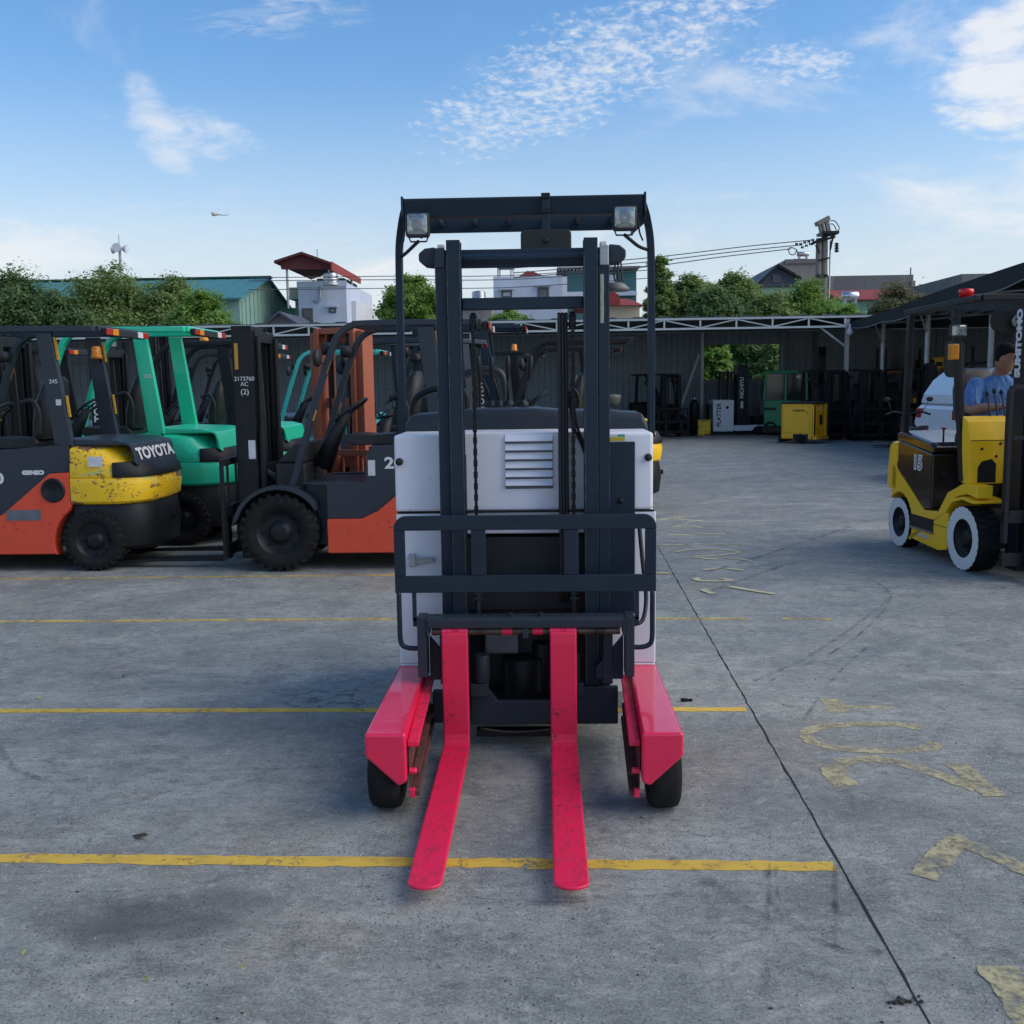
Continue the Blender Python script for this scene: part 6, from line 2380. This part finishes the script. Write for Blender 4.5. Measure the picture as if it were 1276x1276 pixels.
# centre houses seen through the mast
h2 = Bld('house', 'white flat fronted house with small window seen between the masts', 660, 66)
h2.box('wall', HOUSEW, h2.X(615, 370), h2.X(701, 370), 0, 8, 0, h2.Z(344, 660))
h2.box('wall_return', wallmat('house_white_lit', (.60, .63, .67), .1), h2.X(701, 370), h2.X(707, 370), .3, 8, 0, h2.Z(343.5, 704))  # lighter copy of the wall white, sunlight put into the colour
h2.window(625, 638, 362, 371, pane=BLIND)
h2.window(670, 684, 358, 378, pane=plain('grey_shutter', (.16, .17, .18), .7))
m = MB()
m.prism([(h2.X(637, 342), h2.Z(343, 640)), (h2.X(656, 331), h2.Z(331, 656)), (h2.X(664, 333), h2.Z(332, 664)), (h2.X(692, 343), h2.Z(343.2, 692))], 'y', 3, 10)
m.build('roof', REDROOF, h2.t)
for px in (619.5, 622, 636, 639):
    MB().cyl((h2.X(px, 335), 1, h2.Z(344, px)), (h2.X(px, 335), 1, h2.Z(328, px)), .05, n=6).build('stand_post', ZINC, h2.t)
h2.box('stand_top', BLACK, h2.X(620, 330), h2.X(640, 330), .6, 2, h2.Z(332, 630), h2.Z(328, 630))
h3 = Bld('house', 'teal fronted house with white cornice right of the white flat fronted house', 745, 70)
h3.box('wall', TEALB, h3.X(706, 350), h3.X(793, 350), 0, 8, 0, h3.Z(337, 760))
h3.box('white_bay', HOUSEW, h3.X(757, 350), h3.X(767, 350), -.3, -.01, 0, h3.Z(343, 760))
for k in range(22):
    xa = h3.X(695 + k * 4.6, 335)
    h3.box('cornice_block', plain('cornice_grey', (.30, .31, .31), .8), xa, xa + .14, -.5, -.05, h3.Z(337, 760), h3.Z(335, 760))
h3.box('cornice', CONC, h3.X(694, 335), h3.X(797, 335), -.6, 8, h3.Z(334.6, 760), h3.Z(333, 760))
h3.box('band', HOUSEW, h3.X(706, 365), h3.X(793, 365), -.4, -.02, h3.Z(369, 760), h3.Z(363.5, 760))
h4 = Bld('house', 'low white house with red hipped roof below the teal house', 775, 58)
h4.box('wall', HOUSEW2, h4.X(735, 395), h4.X(797, 395), 0, 6, 0, h4.Z(381, 770))
m = MB()
m.add([(h4.X(716, 381), -.5, h4.Z(381, 720)), (h4.X(801, 381), -.5, h4.Z(381, 800)), (h4.X(801, 381), 6.5, h4.Z(381, 800)), (h4.X(716, 381), 6.5, h4.Z(381, 720)), (h4.X(738, 366), 3, h4.Z(365, 740)), (h4.X(790, 366), 3, h4.Z(367, 790))],
      [(0, 1, 5, 4), (1, 2, 5), (2, 3, 4, 5), (3, 0, 4), (3, 2, 1, 0)])
m.build('roof', REDROOF, h4.t)
m = MB()
m.prism([(h4.X(732, 380), h4.Z(380.8, 740)), (h4.X(752, 357), h4.Z(357, 750)), (h4.X(772, 368), h4.Z(369, 772)), (h4.X(772, 380), h4.Z(380.8, 772))], 'y', -.4, 2.5)
m.build('gable', REDROOF, h4.t)
water_tank('small steel water tank on the low roof left of the white flat fronted house', 588, 605, 362, 374, 62)
h5 = Bld('building', 'low grey flat roof carrying the small steel tank', 595, 62.8)
h5.box('wall', CONC, h5.X(575, 390), h5.X(614, 390), -1.5, 6, 0, h5.Z(376, 595, 62) - .0)
h5.box('roof_slab', BLACK, h5.X(572, 376), h5.X(614.5, 376), -2.2, 6, h5.Z(376, 595, 62) + .005, h5.Z(374.6, 595, 62))

# right: concrete block, dark gable, long wall with red roof
h6 = Bld('building', 'raw concrete tower block behind the utility poles', 1000, 68)
m = MB()
m.prism([(h6.X(962, 335), 0), (h6.X(962, 335), h6.Z(333, 965)), (h6.X(978, 324), h6.Z(324, 980)), (h6.X(1022, 324), h6.Z(323, 1015)), (h6.X(1022, 324), 0)], 'y', 0, 8)
m.build('wall', CONC, h6.t)
h6.box('parapet', CONCD, h6.X(978, 324), h6.X(1022.5, 324), -.12, -.001, h6.Z(328.5, 1000), h6.Z(323, 1000))
h6.window(1002, 1007, 352, 355, sill=False)
h6.box('tank_base', REDROOF, h6.X(994, 322), h6.X(1008, 322), 1, 3, h6.Z(324, 1000) - .1, h6.Z(320, 1000))
water_tank('wide steel water tank on the concrete block', 993, 1008, 313.5, 319.8, 69.5, True)
h7 = Bld('house', 'mint walled house with dark slate gable above the trees', 968, 58)
h7.box('wall', MINT, h7.X(943, 365), h7.X(994, 365), 0, 6, 0, h7.Z(358, 970))
m = MB()
m.prism([(h7.X(941, 358), h7.Z(357.8, 945)), (h7.X(967, 334), h7.Z(334, 967)), (h7.X(994, 349), h7.Z(349, 992)), (h7.X(994, 358), h7.Z(357.3, 992))], 'y', -.3, 6)
m.build('gable', SLATEG, h7.t)
m = MB()
for a, c in (((940, 358), (967, 333.5)), ((967, 333.5), (995.5, 350))):
    m.prism([(h7.X(*a), h7.Z(a[1], a[0])), (h7.X(*c), h7.Z(c[1], c[0])), (h7.X(*c), h7.Z(c[1], c[0]) + .15), (h7.X(*a), h7.Z(a[1], a[0]) + .15)], 'y', -.6, 6.2)
m.build('roof', BLACK, h7.t)
for k in range(5):
    z = h7.Z(352 - k * 1.5, 966)
    h7.box('vent_slat', CONCD, h7.X(961, 345), h7.X(972, 345), -.36, -.305, z, z + .09)
h8 = Bld('wall_building', 'long streaked concrete wall with red roof strip below it', 1090, 72)
h8.box('wall', CONCD, h8.X(1033, 350), h8.X(1138, 350), 0, 8, 0, h8.Z(343, 1090))
h8.box('end_pier', CONC, h8.X(1135, 350), h8.X(1139.5, 350), -.2, -.01, 0, h8.Z(350, 1137))
MB().cyl((h8.X(1136, 340), .2, h8.Z(344, 1136)), (h8.X(1136, 340), .2, h8.Z(333, 1136)), .04, n=6).build('aerial', BLACK, h8.t)
h9 = Bld('house', 'low pale house under the long red roof', 1090, 62)
h9.box('wall', MINT, h9.X(1046, 380), h9.X(1150, 380), 0, 5, 0, h9.Z(373, 1090))
m = MB()
m.prism([(-.5, h9.Z(373.5, 1090)), (3, h9.Z(361, 1090, 65)), (5.5, h9.Z(373.5, 1090)), (5.5, h9.Z(374.5, 1090)), (-.5, h9.Z(374.5, 1090))], 'x', h9.X(1044, 367), h9.X(1175, 367))
m.build('roof', REDROOF, h9.t)
water_tank('round steel tank gleaming by the red roof', 1048, 1070, 363, 375, 54, True)
h10 = Bld('building', 'distant grey flat roof just above the shade cloth', 1175, 75)
h10.box('wall', CONC, h10.X(1142, 365), h10.X(1250, 365), 0, 6, 0, h10.Z(359, 1165))
h11 = Bld('building', 'grey roof slab behind the upper edge of the lean-to', 1225, 55)
h11.box('wall', CONCD, h11.X(1198, 350), h11.X(1290, 340), 0, 8, 0, h11.Z(341, 1220))

# ------------------------------------------------------------------ trees
def leafmat(name, c0, c1, c2):
    b = NB(name)
    g_ = b.n.new('ShaderNodeNewGeometry')
    rnd = g_.outputs['Random Per Island']
    n = b.noise(.9, 3, .6)
    c = b.mix(b.rng(n, .35, .65), c0, c1)
    c = b.mix(b.rng(rnd, .55, 1.0, 0, .8), c, c2)
    b.set(color=c, rough=.55, spec=.3)
    t = b.n.new('ShaderNodeBsdfTranslucent')
    b.l.new(c, t.inputs[0])
    mx = b.n.new('ShaderNodeMixShader')
    mx.inputs[0].default_value = .5
    b.l.new(b.b.outputs[0], mx.inputs[1])
    b.l.new(t.outputs[0], mx.inputs[2])
    b.l.new(mx.outputs[0], b.out.inputs[0])
    return b.m


LF_MID = leafmat('foliage_mid', (.165, .26, .085), (.230, .325, .105), (.33, .40, .16))
LF_DARK = leafmat('foliage_dark', (.105, .20, .076), (.155, .255, .094), (.23, .30, .12))
LF_BRIGHT = leafmat('foliage_bright', (.155, .305, .058), (.220, .370, .080), (.31, .43, .13))
LF_OLIVE = leafmat('foliage_olive', (.150, .160, .085), (.205, .205, .105), (.26, .25, .14))
BARK = plain('bark', (.075, .06, .048), .9, 0, .5, 6)


def crown_mesh(blobs, nclump, per, ls, seed, squash=.8):
    """leaf quads gathered in clumps over the shells of a few lobes"""
    g_ = np.random.default_rng(seed)
    V = []
    vol = np.array([b2[3] * b2[4] * b2[5] for b2 in blobs]) ** .67
    pick = g_.choice(len(blobs), nclump, p=vol / vol.sum())
    for i in pick:
        cx, cy, cz, rx, ry, rz = blobs[i]
        d = g_.normal(size=3)
        d /= np.linalg.norm(d)
        if d[2] < -.4:
            d[2] *= -.5
        rad = g_.uniform(.74, 1.06)
        c = np.array([cx + d[0] * rx * rad, cy + d[1] * ry * rad, cz + d[2] * rz * rad])
        cr = g_.uniform(.55, 1.25) * min(rx, ry, rz) * .30
        off = g_.normal(size=(per, 3)) * cr * np.array([1, 1, .7]) * .85
        pos = c + off
        nrm = d * .7 + g_.normal(size=(per, 3)) * .55 + np.array([0, 0, .8])
        nrm /= np.linalg.norm(nrm, axis=1)[:, None]
        t = np.cross(nrm, g_.normal(size=(per, 3)))
        t /= np.linalg.norm(t, axis=1)[:, None]
        w = np.cross(nrm, t)
        s_ = ls * g_.uniform(.6, 1.3, size=(per, 1))
        q = np.stack([pos - t * s_, pos + w * s_ * .5 + nrm * s_ * .12, pos + t * s_, pos - w * s_ * .5 + nrm * s_ * .12], 1)
        V.append(q.reshape(-1, 3))
    V = np.concatenate(V)
    n = len(V) // 4
    me = bpy.data.meshes.new('crown')
    me.vertices.add(len(V))
    me.vertices.foreach_set('co', V.ravel())
    me.loops.add(n * 4)
    me.loops.foreach_set('vertex_index', np.arange(n * 4))
    me.polygons.add(n)
    me.polygons.foreach_set('loop_start', np.arange(n) * 4)
    me.update(calc_edges=True)
    return me


def tree(label, px, pytop, halfpx, Y, mat, seed, pybase=None, lobes=5, ls=.078, dens=1.0, cat='tree', name='tree', low=None):
    """a tree with its crown top at pytop and its crown half-width in photo pixels"""
    p = at(px, pytop, Y)
    hw = halfpx * Y / 1276
    T = thing(name, label, cat, (p.x, Y, 0))
    top = p.z
    zl = low if low is not None else max(.6, top - 2.1 * hw)
    rnd = random.Random(seed)
    H = top - zl
    blobs = [(0, 0, zl + H * .55, hw * .62, hw * .55, H * .45)]
    for k in range(lobes):
        a = 2 * PI * k / lobes + rnd.uniform(-.4, .4)
        r = rnd.uniform(.32, .44)
        rr = hw * (.93 - r)
        blobs.append((rr * math.cos(a), rr * .8 * math.sin(a), zl + H * rnd.uniform(.3, .62), hw * r * 1.05, hw * r, H * rnd.uniform(.2, .3)))
    blobs.append((rnd.uniform(-.2, .2) * hw, 0, top - H * .22, hw * .38, hw * .36, H * .21))
    area = hw * H
    me = crown_mesh(blobs, int((110 + 17 * area) * dens), 165, ls, seed)
    me.materials.append(mat)
    co = bpy.data.objects.new('crown', me)
    COL.objects.link(co)
    co.parent = T
    t = MB()
    base_r = .05 * hw + .09
    t.tube(bez([(0, 0, 0), (rnd.uniform(-.1, .1), 0, zl * .6), (rnd.uniform(-.15, .15), 0, zl + H * .45)], 5), [base_r * (1 - .06 * i) for i in range(11)], 10)
    t.build('trunk', BARK, T)
    for b2 in blobs[1:]:
        l_ = MB()
        l_.tube(bez([(0, 0, zl * .8 + .1), (b2[0] * .5, b2[1] * .5, zl + (b2[2] - zl) * .4), (b2[0], b2[1], b2[2])], 4), [base_r * .45, base_r * .42, base_r * .38, base_r * .34, base_r * .3, base_r * .26, base_r * .2, base_r * .14, base_r * .08], 6)
        l_.build('limb', BARK, T)
    return T


tree('dark green tree at the left edge of the picture', 14, 339, 66, 40, LF_DARK, 1, lobes=7)
tree('broad mid green tree in front of the teal roof', 132, 333, 76, 43, LF_MID, 2, lobes=8)
tree('spreading green tree right of the broad one', 208, 347, 54, 44, LF_MID, 12, lobes=7)
tree('bright green leafy tree before the green gable', 250, 364, 46, 38, LF_BRIGHT, 3, lobes=6)
tree('dark low tree between the two leftmost tall trees', 72, 366, 40, 39, LF_DARK, 17, lobes=5)
tree('bright green tree between white house and reach truck mast', 512, 344, 44, 40, LF_BRIGHT, 4, lobes=7)
tree('small green tree behind the flat forklift roof', 632, 387, 38, 38, LF_BRIGHT, 5, lobes=5)
tree('tall slim tree just right of the reach truck', 822, 317, 24, 42, LF_MID, 6, lobes=5, low=1.5)
tree('rounded mid green tree right of the slim tree', 862, 343, 42, 43, LF_MID, 7, lobes=6)
tree('mid green tree left of the dark slate gable', 917, 341, 40, 45, LF_MID, 8, lobes=6)
tree('low full tree between the rounded trees', 892, 358, 38, 41, LF_DARK, 18, lobes=5)
tree('bushy tree in front of the mint wall', 960, 362, 44, 42, LF_MID, 9, lobes=6)
tree('bushy green tree under the utility poles', 1012, 355, 50, 43, LF_BRIGHT, 10, lobes=7)
tree('low bright bush at the end of the truss', 1058, 382, 28, 40, LF_BRIGHT, 13, lobes=4)
tree('brownish dense tree above the shade cloth', 1122, 357, 52, 46, LF_OLIVE, 11, lobes=7)
for i, (px, py, hp, Y, mt_, lab) in enumerate(((890, 424, 30, 34.5, LF_BRIGHT, 'bright bush showing in the left of the wall opening'),
                                               (930, 418, 36, 37, LF_DARK, 'dark bush showing in the middle of the wall opening'),
                                               (966, 424, 28, 36, LF_MID, 'loose bush at the right of the wall opening'))):
    tree(lab, px, py, hp, Y, mt_, 40 + i, lobes=5, ls=.085, low=.1, cat='bush', name='bush', dens=1.3)

# ------------------------------------------------------------------ poles, wires, kite
PY = 48
pc = at(1024, 360, PY)
up = thing('utility_pole', 'twin concrete utility poles with tilted transformer and crossarms', 'utility pole', (pc.x, PY, 0))
POLE = wallmat('pole_concrete', (.24, .225, .20), .3)


def ul(px, py):
    return at(px, py, PY) - Vector((pc.x, PY, 0))


for px, tp in ((1020.5, 297), (1028, 291)):
    a, c = ul(px, 380), ul(px, tp)
    MB().cyl((a.x, 0, 0), (c.x, 0, c.z), .17, .13, 14).build('pole', POLE, up)
for (a, c, w) in (((1010, 305), (1030, 294), .12), ((1011, 303), (1039, 296), .10), ((1014, 344), (1030, 344), .10), ((1015, 306), (1020, 316), .07), ((1033, 312), (1036, 298), .07), ((1018, 325), (1032, 322), .07)):
    p, q = ul(*a), ul(*c)
    MB().bar((p.x, -.2, p.z), (q.x, -.2, q.z), w, w, (0, 1, 0)).build('crossarm', BLACK, up)
p, q = ul(1021, 287), ul(1042, 290)
MB().box(p.x, q.x, -.5, .5, q.z - .1, q.z + .02).build('platform', BLACK, up)
for px, py in ((1020.5, 286), (1024, 284), (1028.5, 283), (1031, 284)):
    p = ul(px, py)
    m = MB()
    m.obox((p.x, -.2, p.z), (.10, .22, .62), (0, -14, 0))
    m.build('insulator_stack', POLE, up, .02)
p = ul(1024, 276)
m = MB()
m.obox((p.x, -.1, p.z), (.62, .5, .20), (0, -26, 0))
m.build('transformer_cap', POLE, up, .03)
for px, py in ((1041, 305), (1041, 309), (1041, 313)):
    p = ul(px, py)
    MB().lathe([(0, -.08), (.12, -.06), (.05, 0), (.12, .02), (.0, .08)], (p.x, -.2, p.z), 'z', 12).build('insulator', BLACK, up)
for k, (px, py) in enumerate(((991, 305), (996, 305), (1001, 303), (1006, 302), (1011, 300), (998, 309), (1003, 307), (1008, 305))):
    p = ul(px, py)
    MB().lathe([(0, -.06), (.07, -.05), (.03, 0), (.07, .05), (0, .06)], (p.x, -.25, p.z), 'x', 10).build('strain_insulator', BLACK, up)
m = MB()
m.tube([ul(1034, 300) + Vector((0, -.1, 0)), Vector((ul(1034, 300).x, -.1, 0))], .035, 6)
m.build('ground_cable', ZINC, up)
for pts in (((1030, 277), (1038, 276), (1044, 284), (1042, 290)), ((1030, 281), (1036, 280), (1040, 286), (1040, 290)), ((980, 312), (984, 309), (991, 312), (993, 318)), ((981, 312), (983, 317), (988, 318), (992, 312))):
    m = MB()
    m.tube(bez([ul(*q) + Vector((0, -.2, 0)) for q in pts], 6), .022, 6)
    m.build('jumper_cable', BLACKP, up)
WIRE = plain('overhead_wire', (.10, .105, .11), .6)


def wire(label, pts, r=.022):
    m = MB()
    P = [at(px, py, Y) for px, py, Y in pts]
    o = P[0]
    m.tube([p - o for p in bez(P, 10)], r, 5)
    w = m.build('overhead_wire', WIRE)
    w.location = o
    return tag(w, label, 'wire', 'overhead wires')


wire('upper wire running left from the twin utility poles', [(1012, 299, 48), (930, 307, 48), (800, 322, 48), (640, 334, 48)])
wire('middle wire running left from the twin utility poles', [(1000, 305, 48), (920, 313, 48), (800, 327, 48), (640, 340, 48)])
wire('lowest wire running left from the twin utility poles', [(986, 310, 48), (900, 320, 48), (800, 333, 48), (640, 346, 48)])
for k, (ya, yb, lab) in enumerate(((346, 342, 'topmost wire crossing behind the white house'), (350, 347, 'second wire down crossing behind the white house'), (361, 357, 'lowest wire crossing behind the white house'))):
    wire(lab, [(310, ya, 56), (420, ya - 1, 56), (500, (ya + yb) / 2, 56), (640, yb + 1, 56), (830, yb - 12, 56)], .022)
ls_ = thing('loudspeaker_mast', 'thin mast with white horn loudspeakers above the left trees', 'loudspeaker', (at(152, 340, 50).x, 50, 0))
p = at(152, 309, 50)
MB().cyl((0, 0, 0), (-.05, 0, p.z), .08, .06, 10).build('mast_pole', ZINC, ls_)
MB().cyl((-.05, 0, p.z), (-.05, 0, at(151, 292, 50).z), .02, n=6).build('spike', ZINC, ls_)
for d in ((1, 0, -.1), (-1, 0, -.1), (0, -1, 0)):
    c0 = Vector((-.05, 0, p.z - .02))
    dv = Vector(d)
    MB().cyl(c0 + dv * .08, c0 + dv * .36, .06, .22, 14).build('horn', WHT, ls_)
kt = thing('kite', 'small striped kite with long tail high over the left trees', 'kite', at(267, 267, 70), scale=.62)
m = MB()
m.add([(-.35, 0, .28), (.35, .1, .18), (.40, .1, -.12), (-.25, 0, -.22), (0, -.15, .03)], [(0, 1, 4), (1, 2, 4), (2, 3, 4), (3, 0, 4)])
m.build('sail', plain('kite_cloth', (.62, .62, .50), .7), kt)
m = MB()
m.tube(bez([(.38, 0, 0), (.8, 0, -.10), (1.25, 0, -.12), (1.6, 0, -.05)], 5), [.06] * 6 + [.04] * 6 + [.03] * 4, 6)
m.build('tail', plain('kite_tail', (.45, .42, .5), .7), kt)


# ------------------------------------------------------------------ one piece, one part
def split_islands(o, newname):
    me = o.data
    n = len(me.vertices)
    par = list(range(n))

    def find(a):
        while par[a] != a:
            par[a] = par[par[a]]
            a = par[a]
        return a
    for e in me.edges:
        a, b2 = find(e.vertices[0]), find(e.vertices[1])
        if a != b2:
            par[a] = b2
    # caps and sides share positions, not vertices: weld by place
    seen = {}
    for v in me.vertices:
        k = tuple(round(c_, 4) for c_ in v.co)
        if k in seen:
            a, b2 = find(v.index), find(seen[k])
            if a != b2:
                par[a] = b2
        else:
            seen[k] = v.index
    groups = {}
    for p in me.polygons:
        groups.setdefault(find(p.vertices[0]), []).append(p)
    if len(groups) < 2:
        o.name = newname
        return
    for ps in groups.values():
        ids = {}
        vs_, fs = [], []
        for p in ps:
            f = []
            for i in p.vertices:
                if i not in ids:
                    ids[i] = len(vs_)
                    vs_.append(me.vertices[i].co[:])
                f.append(ids[i])
            fs.append(f)
        m2 = bpy.data.meshes.new(newname)
        m2.from_pydata(vs_, [], fs)
        m2.polygons.foreach_set('use_smooth', [p.use_smooth for p in ps])
        m2.polygons.foreach_set('material_index', [p.material_index for p in ps])
        for mt_ in me.materials:
            m2.materials.append(mt_)
        m2.update()
        q = o.copy()
        q.data = m2
        q.name = newname
        COL.objects.link(q)
    bpy.data.objects.remove(o)


SPLIT = {'motor_cover': 'motor_cover', 'paint_overspray': 'paint_overspray', 'reflector_strip': 'reflector_strip', 'well_side': 'well_side', 'bolts': 'bolt', 'lock_pin': 'lock_pin',
         'mirrors': 'side_mirror', 'headlamps': 'headlamp', 'tilt_cylinders': 'tilt_cylinder', 'lift_chains': 'lift_chain', 'axles': 'axle', 'guard_posts': 'guard_post',
         'mirror_clamp': 'mirror_clamp', 'hydraulic_hoses': 'hydraulic_hose', 'lamp_wires': 'lamp_wire', 'dash_bolts': 'dash_bolt', 'guide_rail': 'guide_rail', 'guard_rear_beam': 'guard_beam',
         'lower_crossmember': 'lower_crossmember', 'channel_web': 'channel_web', 'lug_nuts': 'lug_nut', 'notch_holes': 'notch_hole'}
for o in [o for o in bpy.data.objects if o.type == 'MESH' and o.name.split('.')[0] in SPLIT]:
    nm = o.name.split('.')[0]
    if nm in ('lug_nuts',):
        continue
    split_islands(o, SPLIT[nm])
